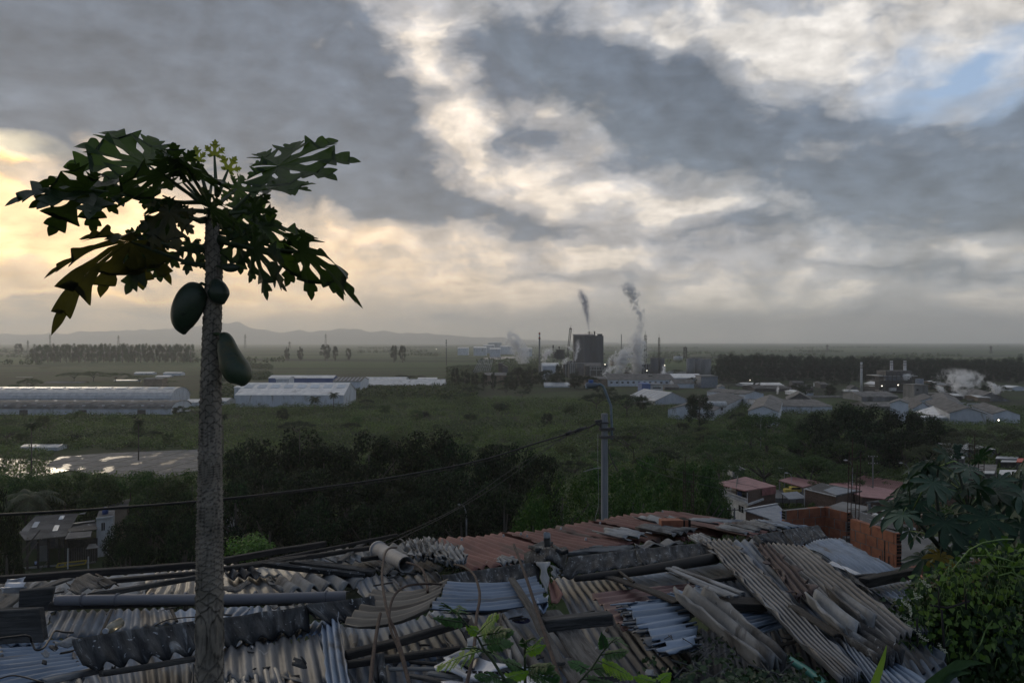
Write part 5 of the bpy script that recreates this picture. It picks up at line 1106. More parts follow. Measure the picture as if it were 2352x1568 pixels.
# ---------- houses on the left ----------
e = empty('tin_barn', (0, 0, 0), 'open-fronted barn with a big grey corrugated roof and three skylights', 'barn')
rp = [JP(395, 822, 156), JP(1030, 757, 160), JP(1232, 400, 175), JP(560, 440, 173), JP(340, 628, 165)]
n_ = (rp[1]-rp[0]).cross(rp[3]-rp[0]).normalized()
def onroof(x, y, lift=.1):
    o = Vector((0, 0, CAMZ)); v_ = JP(x, y, 100)-o; tt = (rp[0]+Vector((0, 0, lift))-o).dot(n_)/v_.dot(n_); return o+v_*tt
q = MB(); slab(q, [onroof(395, 822, 0), onroof(1030, 757, 0), onroof(1232, 400, 0), onroof(560, 440, 0), onroof(300, 700, 0)], .15); rf = q.build('roof', M_['roofgrey'], e)
q = MB()
for i in range(60): s = i/59; q.bar(onroof(395+635*s, 822-65*s, .05), onroof(560+672*s, 440-40*s, .05), .07)
q.build('rib', M_['roofgrey'], rf)
for pts in (((492, 622), (575, 616), (627, 527), (545, 531)), ((915, 494), (985, 490), (1018, 431), (945, 437)), ((820, 674), (900, 668), (935, 581), (862, 585))):
    q = MB(); slab(q, [onroof(*p_, .22) for p_ in pts], .1); q.build('skylight', M_['skylight'], rf)
q = MB()
for (x0, dd_) in ((430, 157), (600, 158), (760, 159), (930, 160), (1025, 160.5)): a = JP(x0, 790, dd_); q.bar(Vector((a.x, a.y, -.5)), Vector((a.x, a.y, a.z)), .3)
q.build('post', M_['wood'], e)
walls(e, [JP(480, 700, 172), JP(1180, 700, 174)], [6.2, 6.2], -.5, 'steel', closed=False, name='back_wall')
walls(e, [JP(590, 700, 163), JP(760, 700, 163.5)], [3.2, 3.2], -.5, 'concrete', closed=False, name='partition')
e = empty('dark_shack', (0, 0, 0), 'dark slatted shack with two small awnings between the barn and the white turret', 'shack')
q = MB(); slab(q, [JP(1060, 690, 161), JP(1525, 650, 163), JP(1510, 525, 172), JP(1110, 560, 172)], .12); q.build('roof', M_['blackroof'], e)
q = MB(); slab(q, [JP(1015, 803, 156.5), JP(1420, 765, 158.5), JP(1442, 675, 162), JP(1072, 700, 161)], .1); q.build('upper_awning', M_['roofgrey'], e)
q = MB(); slab(q, [JP(1350, 958, 156.5), JP(1545, 935, 157.5), JP(1500, 870, 160.5), JP(1395, 880, 160)], .1); q.build('lower_awning', M_['roofgrey'], e)
walls(e, [JP(1060, 700, 162), JP(1530, 700, 164)], [4.6, 4.6], -.5, 'wood', closed=False, name='front_wall')
q = MB()
for xx in (1065, 1385): a = JP(xx, 900, 158); q = MB(); q.bar(Vector((a.x, a.y, -.3)), Vector((a.x, a.y, 4 if xx == 1065 else 2.4)), .2); q.build('post', M_['whitepaint'], e)
q = MB()
for i in range(12): a = JP(1090+i*36, 900, 161.6); q.bar(Vector((a.x, a.y, .2)), Vector((a.x, a.y, 3.2)), .1)
q.build('slat', M_['steel'], e)
for (pts, lb) in (([JP(1140, 560, 168), JP(1180, 545, 170), JP(1500, 500, 173), JP(1480, 525, 171)], 'thin bright tin sheets on the top of the dark shack'), ([JP(1230, 410, 176), JP(1270, 395, 178), JP(1350, 380, 178), JP(1330, 405, 176)], 'small bright tin scrap beyond the barn roof ridge')):
    q = MB(); slab(q, pts, .08); o = q.build('tin_sheet', M_['roofshine']); tag(o, lb, 'tin sheet')
e = empty('white_turret', (0, 0, 0), 'narrow white house with a tiny window and a blue water tank on top', 'house')
c4 = [JP(1520, 480, 166), JP(1760, 470, 168), JP(1790, 440, 174), JP(1560, 450, 173)]
walls(e, [Vector((p_.x, p_.y, 0)) for p_ in c4], [c4[0].z]*4, -.5, 'whitepaint')
q = MB(); ap = JP(1640, 385, 170); z_ = c4[0].z
k_ = [Vector((p_.x+(p_.x-ap.x)*.12, p_.y+(p_.y-170)*.1, z_)) for p_ in c4]; k_ = [v_+Vector((0, 0, .02)) for v_ in k_]
q.add(k_+[ap-Vector((.8, 0, 0)), ap+Vector((.8, 0, 0))], [(0, 1, 5, 4), (1, 2, 5), (2, 3, 4, 5), (3, 0, 4), (3, 2, 1, 0)]); q.build('roof', M_['roofgrey'], e)
q = MB(); q.bar(k_[0], k_[1], .25, .35); q.build('fascia', M_['whitepaint'], e)
opening(e, c4[0], c4[1], .26, .52, c4[0].z-3.6+.9, c4[0].z-1.0)
q = MB(); t_ = JP(1650, 395, 169.2); q.tube([t_-Vector((0, 0, .3)), t_+Vector((0, 0, .9)), t_+Vector((0, 0, 1.25))], [.62, .6, .25], 14); q.build('water_tank', M_['tarp'], e, True)
house('back_house', 'brown-roofed house rising behind the white turret', [JP(1545, 345, 178), JP(1570, 285, 186), JP(2040, 170, 188), JP(2005, 320, 180)], 'roofgrey', 'tan', -.5)
shed('glimpsed_house', 'white house glimpsed through the trees just right of the papaya trunk', 519, 538, 1250, 1185, 1170, 6, axis='x', wall='whitepaint', roof='roofgrey', d=170, cat='house', windows=1)
# yellow goal-like frame, kerb, person, stall
e = empty('yellow_barrier', (0, 0, 0), 'yellow painted rectangular metal frame lying by the kerb in front of the barn', 'metal frame'); q = MB()
k_ = [plain(*px('J', 885, 1245), .15), plain(*px('J', 1330, 1192), .15), plain(*px('J', 1355, 1135), .9), plain(*px('J', 912, 1187), .9)]
for a, c_ in zip(k_, k_[1:]+k_[:1]): q.bar(a, c_, .22)
q.bar(k_[0].lerp(k_[1], .27), k_[3].lerp(k_[2], .27), .2); q.build('frame', M_['yellow'], e)
q = MB(); q.bar(plain(*px('J', 300, 1265), .08), plain(*px('J', 1500, 1165), .08), .5, .3); tag(q.build('kerb', M_['concrete']), kind='structure')
e = empty('market_stall', (0, 0, 0), 'small green roadside stall with a pale roof under the dark trees', 'stall'); dd_ = 172
def bb(nm, x0, x1, y0, y1, m_, dep, off=0): return bx(e, nm, x0, x1, y0, y1, m_, dd=dd_, dep=dep, off=off, fr='B')
bb('counter', 345, 400, 372, 392, 'tan', 2); bb('back_panel', 395, 460, 355, 400, 'steel', .3, 1.5); bb('roof', 350, 468, 333, 350, 'roofgrey', 3); bb('post', 372, 377, 350, 415, 'whitepaint', .3); bb('post', 450, 455, 350, 415, 'steel', .3)
e = empty('white_post', (0, 0, 0), 'short white signpost under the dark trees right of the stall', 'post'); bx(e, 'post', 692, 702, 345, 402, 'whitepaint', dd=172, dep=.3, fr='B'); bx(e, 'board', 690, 706, 345, 358, 'whitepaint', dd=171.8, dep=.1, fr='B')
def skin_body(name, J, E, mat, parent, lvl=2, root=0):
    me = bpy.data.meshes.new(name); me.from_pydata([j[:3] for j in J], E, []); o = bpy.data.objects.new(name, me); C.objects.link(o); o.parent = parent
    sk = o.modifiers.new('skin', 'SKIN')
    for i, j in enumerate(J): r = j[3]; v = me.skin_vertices[0].data[i]; v.radius = r if isinstance(r, tuple) else (r, r); v.use_root = i == root
    o.modifiers.new('sub', 'SUBSURF').levels = lvl; o.modifiers['sub'].render_levels = lvl; me.materials.append(mat); return o
pe = plain(*px('J', 562, 1228), .1)
e = empty('person', pe, 'person in a white-blue shirt sitting hunched on the kerb before the barn', 'person')
SK = surf('skin', (.12, .07, .05), (.16, .09, .06), rough=.6, bump=0); SH = surf('pale_shirt', (.40, .48, .72), (.50, .58, .80), rough=.8, bump=0); TRS = surf('dark_trousers', (.02, .02, .03), (.04, .04, .05), rough=.9, bump=0)
J = [(0, 0, .30, (.17, .13)), (0, -.02, .48, (.17, .12)), (0, -.08, .66, (.20, .12)), (0, -.12, .80, (.10, .09)), (0, -.14, .86, .06), (0, -.17, .97, (.085, .10)), (0, -.17, 1.04, .07),
     (.19, -.09, .74, .055), (.24, -.2, .52, .045), (.16, -.38, .50, .035), (.12, -.45, .48, .03), (-.19, -.09, .74, .055), (-.24, -.2, .52, .045), (-.16, -.38, .50, .035), (-.12, -.45, .48, .03),
     (.1, -.05, .26, .09), (.15, -.42, .46, .075), (.13, -.40, .06, .05), (.13, -.52, .04, .04), (-.1, -.05, .26, .09), (-.15, -.42, .46, .075), (-.13, -.40, .06, .05), (-.13, -.52, .04, .04)]
E = [(0, 1), (1, 2), (2, 3), (3, 4), (4, 5), (5, 6), (2, 7), (7, 8), (8, 9), (9, 10), (2, 11), (11, 12), (12, 13), (13, 14), (0, 15), (15, 16), (16, 17), (17, 18), (0, 19), (19, 20), (20, 21), (21, 22)]
skin_body('body', J, E, SK, e)
skin_body('shirt', [(0, 0, .30, (.185, .145)), (0, -.02, .48, (.185, .135)), (0, -.08, .66, (.215, .135)), (0, -.12, .78, (.11, .10)), (.19, -.09, .74, .07), (.23, -.17, .60, .062), (-.19, -.09, .74, .07), (-.23, -.17, .60, .062)], [(0, 1), (1, 2), (2, 3), (2, 4), (4, 5), (2, 6), (6, 7)], SH, e)
skin_body('trousers', [(0, 0, .26, (.19, .15)), (.1, -.06, .27, .105), (.15, -.42, .46, .09), (.13, -.40, .12, .065), (-.1, -.06, .27, .105), (-.15, -.42, .46, .09), (-.13, -.40, .12, .065)], [(0, 1), (1, 2), (2, 3), (0, 4), (4, 5), (5, 6)], TRS, e)
skin_body('hair', [(0, -.165, 1.00, (.095, .105)), (0, -.16, 1.06, .075)], [(0, 1)], TRS, e)
for c_ in e.children: c_.location.z = -.05; c_.scale = (1.25, 1.25, 1.25)
e.rotation_euler = (0, 0, math.pi)
# ---------- concrete lamp pole close by ----------
d = 28.0
def L_(x, y, dd=28.0): k = 400/1012*.5742; return W(2250*.5742+x*k, 1480*.5742+y*k, dd)
e = empty('concrete_lamp_pole', (0, 0, 0), 'square-edged concrete pole with a bent lamp arm and cable clamps rising behind the red roof', 'street lamp')
top = L_(425, 438); bot = L_(428, 1600)
b = MB(); b.tube([(bot.x, d, 30), (top.x, d, top.z)], [.155, .115], 8); b.build('pole', surf('pole_concrete', (.22, .23, .25), (.32, .33, .35), rough=.9, scale=1.5, c3=(.12, .12, .12), c3scale=.8, stretch=(1, 1, .25)), e)
b = MB(); b.tube([L_(500, 700), L_(498, 560), L_(493, 440), L_(490, 360), L_(462, 290), L_(430, 205), L_(408, 160), L_(385, 145), L_(355, 145)], [.045]*9, 8); b.build('arm', surf('blue_grey_pipe', (.13, .18, .22), (.20, .26, .30), rough=.6, scale=8), e, True)
b = MB(); b.tube([L_(375, 148), L_(330, 150), L_(290, 152), L_(245, 155), L_(228, 160)], [.03, .10, .125, .115, .05], 10); b.build('lamp_head', M_['bluesheet'], e, True)
b = MB(); b.tube([L_(300, 160), L_(232, 166)], [.09, .09], 8); b.build('diffuser', M_['skylight'], e, True)
b = MB(); b.tube([L_(287, 128), L_(287, 98)], .09, 10); b.build('photocell', M_['blue'], e)
for y_ in (596, 676):
    b = MB(); b.bar(L_(370, y_), L_(525, y_-2), .09, .10); b.box(tuple(L_(425, y_)), (.34, .30, .09)); b.build('clamp', M_['steel'], e)
b = MB(); b.box(tuple(L_(425, 530)), (.30, .28, .05)); b.bar(L_(330, 520), L_(400, 512), .1); b.bar(L_(345, 540), L_(385, 560), .07); b.bar(L_(380, 500), L_(384, 575), .05); b.build('clamp', M_['steel'], e)
b = MB(); b.tube([L_(380, 560), L_(405, 640), L_(440, 720), L_(470, 820), L_(510, 930), L_(560, 1020)], .02, 5); b.build('cable', M_['steel'], e)
BLK = surf('black_rubber_cable', (.008, .008, .009), (.02, .02, .02), rough=.6, scale=8, bump=0)
def wire(label, pts, r, name='cable', group=None, m=None, cat='cable'):
    # smooth curve through points
    P = []; n = len(pts)
    for i in range(n-1):
        p0, p1, p2, p3 = pts[max(i-1, 0)], pts[i], pts[i+1], pts[min(i+2, n-1)]
        for k in range(6):
            s = k/6; P.append(.5*((2*p1)+(p2-p0)*s+(2*p0-5*p1+4*p2-p3)*s*s+(3*p1-p0-3*p2+p3)*s**3))
    P.append(pts[-1]); b = MB(); b.tube(P, r, 6); return tag(b.build(name, m or BLK, None, True), label, cat, group)
wire('thick black cable bundle running from the concrete pole down to the left picture edge', [L_(350, 540), L_(230, 590, 27.6), L_(110, 620, 27.2), L_(0, 660, 26.8)]+[W(x_, y_, d_) for x_, y_, d_ in ((1230, 1018, 26), (1100, 1058, 25), (900, 1096, 23.5), (700, 1124, 22), (505, 1146, 20.5), (300, 1163, 19), (100, 1176, 17.5), (-80, 1185, 16))], .027)
wire('thin second cable drooping alongside the black cable bundle', [L_(350, 545)]+[W(x_, y_, d_) for x_, y_, d_ in ((1250, 1021, 26), (1100, 1063, 25), (900, 1102, 23.5), (700, 1128, 22), (505, 1149, 20.5), (300, 1165, 19), (100, 1179, 17.5), (-80, 1188, 16))], .012)
b = MB(); b.tube([L_(240, 580, 27.6), L_(170, 605, 27.4), L_(120, 620, 27.3)], [.05, .075, .05], 8); b.tube([L_(85, 628, 27.1), L_(30, 650, 26.9)], [.08, .05], 8); tag(b.build('cable_joint', BLK, None, True), 'lumpy taped cable joints on the bundle close to the concrete pole', 'cable joint')
wire('upper thin wire dropping right from the concrete pole towards the white house', [L_(455, 600), L_(700, 770, 32), L_(1012, 990, 40), W(1760, 1130, 80), IP(401, 562, 118)], .013)
wire('lower thin wire dropping right from the concrete pole towards the white house', [L_(520, 678), L_(700, 810, 32), L_(1012, 1055, 40), W(1750, 1150, 80), IP(401, 575, 118)], .013)
wire('thin dark wire slanting down left of the slim lamp post, upper one', [L_(110, 630, 27), W(1180, 1075, 24), W(1050, 1165, 21), W(900, 1235, 17), W(820, 1262, 14)], .008)
wire('thin dark wire slanting down left of the slim lamp post, lower one', [L_(60, 640, 27), W(1150, 1108, 24), W(1030, 1180, 21), W(900, 1245, 17), W(840, 1275, 13)], .008)
wire('pale loose wire hanging beside the concrete pole', [L_(358, 640), L_(358, 900), L_(365, 1200), L_(362, 1380), L_(335, 1480), L_(335, 1540)], .007, m=M_['galv'])
wire('short pale wire left of the concrete pole', [L_(210, 1027, 34), L_(300, 1000, 34), L_(390, 985, 34)], .015, m=M_['galv'])
# ---------- brick walls and rebar ----------
BR = [surf('hollow_brick', (.22, .085, .05), (.31, .125, .07), rough=.9, scale=6, c3=(.20, .07, .045), c3scale=3, bump=.3), surf('hollow_brick_pale', (.36, .13, .075), (.46, .19, .12), rough=.9, scale=6, bump=.3)]
MOR = surf('mortar', (.13, .12, .11), (.22, .21, .20), rough=1, scale=8)
DK = surf('hollow_dark', (.01, .008, .007), (.02, .015, .012), rough=1, bump=0)
def brickwall(name, label, P, Q, ztop, rows, th=.12, bl=.30, bh=.20, gap=.012, ends=(False, True), seed=0, cap=0, stepend=()):
    rg = random.Random(seed); e = empty(name, (P.x, P.y, ztop-rows*(bh+gap)), label, 'brick wall'); L = (Q-P).length; d_ = (Q-P)/L; n = Vector((-d_.y, d_.x, 0))
    o0 = Vector((P.x, P.y, ztop-rows*(bh+gap))); bb_ = MB(); hol = MB(); mo = MB()
    for r in range(rows):
        z0 = r*(bh+gap); s = 0 if r % 2 == 0 else -bl/2; Lr = L-(stepend[rows-1-r] if rows-1-r < len(stepend) else 0)
        while s < Lr-.04:
            a, c_ = max(0, s), min(Lr, s+bl)
            if c_-a > .05:
                j = rg.uniform(-.004, .004); cc = d_*((a+c_)/2)+n*j+Vector((0, 0, z0+bh/2+rg.uniform(-.003, .003))); bb_.box(tuple(cc), (c_-a-gap*(1 if c_ < Lr else 0), th, bh), math.atan2(d_.y, d_.x))
            s += bl+gap
        mo.box(tuple(d_*(Lr/2)+Vector((0, 0, z0+bh/2-gap/2))), (Lr-.02, th-.014, bh+gap), math.atan2(d_.y, d_.x))
        for en, ok in zip((0, Lr), ends):
            if ok:
                for i in (-1, 1):
                    for k in (0, 1, 2):
                        hol.box(tuple(d_*(en+(.003 if en else -.003))+n*(i*th*.23)+Vector((0, 0, z0+bh*(.2+.3*k)))), (.012, th*.34, bh*.21), math.atan2(d_.y, d_.x))  # dark pads on the end face stand for shade inside the holes
    w = bb_.build('blocks', BR[seed % 2 if False else 0], e, bevel=.004); mo.build('mortar', MOR, e)
    if hol.v: hol.build('cavity_shade', DK, w)
    return e
P2 = lambda D_, x, y, d_: W(*px(D_, x, y), d_)
zt = W(*px('D', 790, 150), 17.6).z
a = P2('D', 460, 170, 17.3); b_ = P2('D', 790, 150, 17.7); c_ = P2('D', 978, 190, 17.1)
brickwall('brick_wall', 'left wing of the raw orange hollow-brick wall, facing left of its inner corner', Vector((b_.x-.02, b_.y, 0)), Vector((a.x, a.y, 0)), zt, 8, ends=(False, True), seed=2)
brickwall('brick_wall', 'short middle wing of the orange hollow-brick wall between inner corner and rebar column', Vector((b_.x, b_.y, 0)), Vector((c_.x, c_.y, 0)), zt, 8, ends=(False, True), seed=3)
a = P2('K', 152, 940, 16.5); b_ = P2('K', 622, 1078, 15.25)
brickwall('brick_wall', 'right wing of the orange hollow-brick wall with open block ends, right of the rebar column', Vector((a.x, a.y, 0)), Vector((b_.x, b_.y, 0)), a.z, 7, ends=(False, True), seed=5)
a = P2('K', 505, 1450, 14.9); b_ = P2('K', 1500, 1330, 15.6)
brickwall('brick_wall', 'low brick wall running right behind the castor plant foot', Vector((a.x, a.y, 0)), Vector((b_.x, b_.y, 0)), a.z, 4, ends=(True, False), seed=7)
q = MB(); a = P2('K', 625, 1200, 18.5); q.box((9.1, 17.4, 40.4), (2.3, 2.2, .15)); tag(q.build('concrete_terrace_floor', surf('stained_screed', (.13, .13, .125), (.20, .20, .19), rough=.9, scale=2, c3=(.35, .35, .34), c3scale=1.5, c3amt=(.62, .66))), kind='structure')
RST = surf('rusty_rebar', (.03, .02, .018), (.07, .045, .035), rough=.9, scale=20, bump=.2)
def cage(label, x0, y0, x1, y1, d_, w=.085, n=14, f_='K'):
    a, b_ = P2(f_, x0, y0, d_), P2(f_, x1, y1, d_); e = empty('rebar_column', a, label, 'rebar cage'); v = b_-a
    for (i, j) in ((-1, -1), (1, -1), (1, 1), (-1, 1)):
        q = MB(); q.tube([Vector((i*w, j*w, 0)), v*.5+Vector((i*w, j*w, 0)), v+Vector((i*w, j*w, -.15*(i+j)))], .009, 6); q.build('bar', RST, e)
    q = MB()
    for k in range(n):
        c = v*((k+.5)/n*.8); pts = [c+Vector((i*w, j*w, random.uniform(-.02, .02))) for i, j in ((-1, -1), (1, -1), (1, 1), (-1, 1))]
        for p_, r_ in zip(pts, pts[1:]+pts[:1]): q.bar(p_, r_, .008)
    q.build('tie', RST, e); return e
cage('tall rusty rebar column rising from the gap in the orange brick wall', 150, 1190, 178, 262, 16.8, .085, 10)
b = MB(); a = P2('K', 118, 1130, 17.0); b.box((a.x, a.y, a.z-.6), (.2, .2, 1.2)); tag(b.build('concrete_stub', MOR), 'rough concrete stub holding the rebar column between the brick wings', 'concrete post')
cage('rebar column rising behind the top of the castor plant', 1400, 760, 1410, 205, 20, .12, 12)
cage('thin rebar column standing in the trees right of the concrete pole', 1478, 230, 1478, -140, 17, .09, 8, 'C')
for i, (x_, y0, y1) in enumerate(((478, 1478, 1168), (430, 1452, 1320), (520, 1495, 1325))):
    b = MB(); b.tube([P2('K', x_, y0+10, 14.6), P2('K', x_-1, y1, 14.6)], .012, 6); tag(b.build('rebar_rod', RST), ['tallest of the three rebar stubs before the orange wall', 'leftmost short rebar stub before the orange wall', 'rightmost short rebar stub before the orange wall'][i], 'rebar')
# ---------- the sagging tin and fibre-cement roofs in the foreground ----------
ZN = surf('zinc_sheet', (.10, .12, .14), (.21, .24, .275), rough=.66, metal=.2, spec=.35, scale=1.6, c3=(.075, .065, .055), c3scale=.9, c3amt=(.52, .66), c4=(.42, .44, .46), c4scale=7, c4amt=(.66, .74), coord='UV', stretch=(3, .5, 1), bump=.25, rvar=.25)
ZB = surf('bright_zinc_sheet', (.15, .19, .235), (.27, .32, .38), rough=.66, metal=.2, spec=.35, scale=2, c3=(.12, .12, .12), c3scale=1.2, c3amt=(.56, .68), coord='UV', stretch=(2.5, .5, 1), bump=.25, rvar=.25)
ZD = surf('tarnished_zinc_sheet', (.08, .083, .086), (.16, .165, .17), rough=.6, metal=.3, scale=1.8, c3=(.045, .038, .034), c3scale=1.1, c3amt=(.5, .66), c4=(.30, .29, .28), c4scale=6, c4amt=(.66, .73), coord='UV', stretch=(3, .4, 1), bump=.35)
ZW = surf('warm_zinc_sheet', (.12, .118, .112), (.24, .235, .22), rough=.55, metal=.3, scale=2, c3=(.10, .075, .055), c3scale=1.3, c3amt=(.52, .66), coord='UV', stretch=(3, .5, 1), bump=.3, rvar=.3)
FC = surf('fibre_cement', (.12, .115, .105), (.22, .21, .19), rough=.9, scale=3, c3=(.055, .05, .045), c3scale=2.2, c3amt=(.48, .64), c4=(.33, .32, .30), c4scale=14, c4amt=(.66, .72), coord='UV', stretch=(1.6, .7, 1), bump=.5)
FD = surf('mossy_black_fibre_cement', (.020, .020, .020), (.075, .074, .070), rough=.95, scale=7, c3=(.21, .21, .20), c3scale=7, c3amt=(.56, .68), c4=(.36, .36, .35), c4scale=22, c4amt=(.63, .70), coord='UV', stretch=(2.2, .6, 1), bump=.6)
FL = surf('pale_fibre_cement', (.20, .195, .18), (.31, .30, .28), rough=.9, scale=4, c3=(.10, .09, .08), c3scale=2.5, c3amt=(.52, .66), coord='UV', stretch=(1.6, .5, 1), bump=.5)
RF = surf('red_fibre_cement', (.135, .062, .055), (.20, .095, .082), rough=.85, scale=2.2, c3=(.10, .075, .066), c3scale=1.4, c3amt=(.5, .66), c4=(.30, .24, .22), c4scale=12, c4amt=(.68, .74), coord='UV', stretch=(1.5, .5, 1), bump=.4)
RP = surf('flaking_purple_sheet', (.05, .033, .034), (.10, .07, .068), rough=.8, metal=.1, scale=3, c3=(.16, .15, .14), c3scale=5, c3amt=(.62, .7), coord='UV', stretch=(2, .6, 1), bump=.5)
WG = surf('grey_weathered_wood', (.06, .054, .047), (.125, .115, .10), rough=.9, scale=5, c3=(.03, .026, .022), c3scale=4, c3amt=(.52, .66), coord='UV', stretch=(7, .6, 1), bump=.7)
WD = surf('dark_weathered_wood', (.026, .022, .018), (.065, .055, .045), rough=.92, scale=5, c3=(.11, .10, .09), c3scale=5, c3amt=(.6, .72), coord='UV', stretch=(7, .6, 1), bump=.7)
BB = surf('weathered_bamboo', (.10, .105, .12), (.22, .225, .25), rough=.55, scale=4, c3=(.07, .06, .055), c3scale=5, c3amt=(.54, .68), coord='UV', stretch=(5, .6, 1), bump=.4)
WP = surf('white_plastic', (.42, .45, .50), (.58, .61, .66), rough=.45, scale=3, c3=(.25, .24, .22), c3scale=2, bump=.2)
PV = surf('grey_pipe_plastic', (.26, .25, .24), (.36, .35, .34), rough=.7, scale=3, c3=(.18, .16, .15), c3scale=3, bump=.2)
for m_ in (ZN, ZB, ZD, ZW, FC, FD, FL, WG, WD):       # blue tint in the colour offsets the warm light
    nd = [n for n in m_.node_tree.nodes if n.type == 'HUE_SAT'][0]; t = NT(m_.node_tree); b_ = m_.node_tree.nodes['Principled BSDF']; t.put(b_.inputs['Base Color'], t.mix(1.0, nd.outputs[0], (.90, .98, 1.10), 'MULTIPLY'))
SN = [0]
def sheet(label, f_, cs, lift, n, amp, m, along='v', name='corrugated_sheet', rag=.015, warp=.010, th=.006, cat='roof sheet', group=None, curl=0, tear=0):
    """cs: picture corners TL TR BR BL; n waves; ridges run down the picture ('v') or across ('u')"""
    SN[0] += 1; sd = SN[0]*1.37
    L = lift if isinstance(lift, (list, tuple)) else [lift]*4
    P = [roofpt(*px(f_, *c), l) for c, l in zip(cs, L)]
    wu = ((P[1]-P[0]).length+(P[2]-P[3]).length)/2; wv_ = ((P[3]-P[0]).length+(P[2]-P[1]).length)/2
    nm = (P[1]-P[0]).cross(P[3]-P[0]).normalized()
    if nm.z < 0: nm = -nm
    if along == 'v': nu, nv = max(2, int(round(n*8))), max(6, min(30, int(wv_/.12)))
    else: nv, nu = max(2, int(round(n*8))), max(6, min(30, int(wu/.12)))
    v = []; uv = []; f = []
    for j in range(nv+1):
        for i in range(nu+1):
            s, t_ = i/nu, j/nv
            es = mnoise.noise(Vector((t_*wv_*5, sd, 1)))*rag/wu*2*(1 if i in (0, nu) else 0); et = mnoise.noise(Vector((s*wu*6, sd, 7)))*rag/wv_*3*(1 if j in (0, nv) else 0)
            s2, t2 = s+es, t_+et
            p = (P[0]*(1-s2)+P[1]*s2)*(1-t2)+(P[3]*(1-s2)+P[2]*s2)*t2
            ph = (s if along == 'v' else t_)*n*2*math.pi
            h = amp*math.cos(ph)+warp*mnoise.noise(Vector((p.x*1.3, p.y*1.3, sd)))+(.008 if m in (ZN, ZB, ZD, ZW) else .004)*mnoise.noise(Vector((p.x*5, p.y*5, sd+4)))
            h += curl*((2*t_-1)**2 if along == 'v' else (2*s-1)**2)
            v.append(p+nm*h); uv.append((s*wu, t_*wv_) if along == 'v' else (t_*wv_, s*wu))
    for j in range(nv):
        for i in range(nu):
            if tear and (i in (0, nu-1) or j in (0, nv-1)) and mnoise.noise(Vector((i*.35, j*.6, sd+9))) > .28-tear*.3: continue
            a = j*(nu+1)+i; f.append((a, a+nu+1, a+nu+2, a+1))
    c = sum(P, Vector())/4; v = [q-c for q in v]
    o = meshobj(name, v, f, m, None, True, c, uv)
    s = o.modifiers.new('solid', 'SOLIDIFY'); s.thickness = th; s.offset = 0
    return tag(o, label, cat, group)
def ridgecap(label, f_, r0, r1, l1, l0, n, amp=.035, lift=.42, low=.24, m=FD, back=.22, name='ridge_tile', group=None):
    """folded ridge tile: r0-r1 crest, l0-l1 scalloped near edge (picture points)"""
    SN[0] += 1; sd = SN[0]*2.1; R0, R1 = roofpt(*px(f_, *r0), lift), roofpt(*px(f_, *r1), lift); L0, L1 = roofpt(*px(f_, *l0), low), roofpt(*px(f_, *l1), low)
    nu = int(n*10); v = []; uv = []; f = []; prof = [-1.0, -.55, -.2, -.07, 0, .06, .16, .35, .55, .78, 1.0]; W_ = (R1-R0).length
    for i in range(nu+1):
        s = i/nu; r = R0.lerp(R1, s); l = L0.lerp(L1, s); dn_ = l-r; bk = Vector((0, back, -back*.45)); wv2 = math.cos(s*n*2*math.pi)
        for k in prof:
            if k >= 0: p = r+dn_*k; a = amp*(k**1.2); nn = Vector((0, -.55, .83))
            else: p = r+bk*(-k); a = amp*.7*((-k)**1.3); nn = Vector((0, .4, .9))
            z_ = -.02*(1-min(1, abs(k)/.12))*0
            e_ = mnoise.noise(Vector((s*W_*6, sd, k)))*.012
            v.append(p+nn*(a*wv2+e_)+Vector((0, 0, -.018*min(1, abs(k)/.2)))); uv.append((s*W_, k*dn_.length))
    m_ = len(prof)
    for i in range(nu):
        for k in range(m_-1): a = i*m_+k; f.append((a, a+1, a+m_+1, a+m_))
    c = (R0+R1)/2; v = [q-c for q in v]
    o = meshobj(name, v, f, m, None, True, c, uv); s = o.modifiers.new('solid', 'SOLIDIFY'); s.thickness = .012; s.offset = 0
    return tag(o, label, 'ridge tile', group)
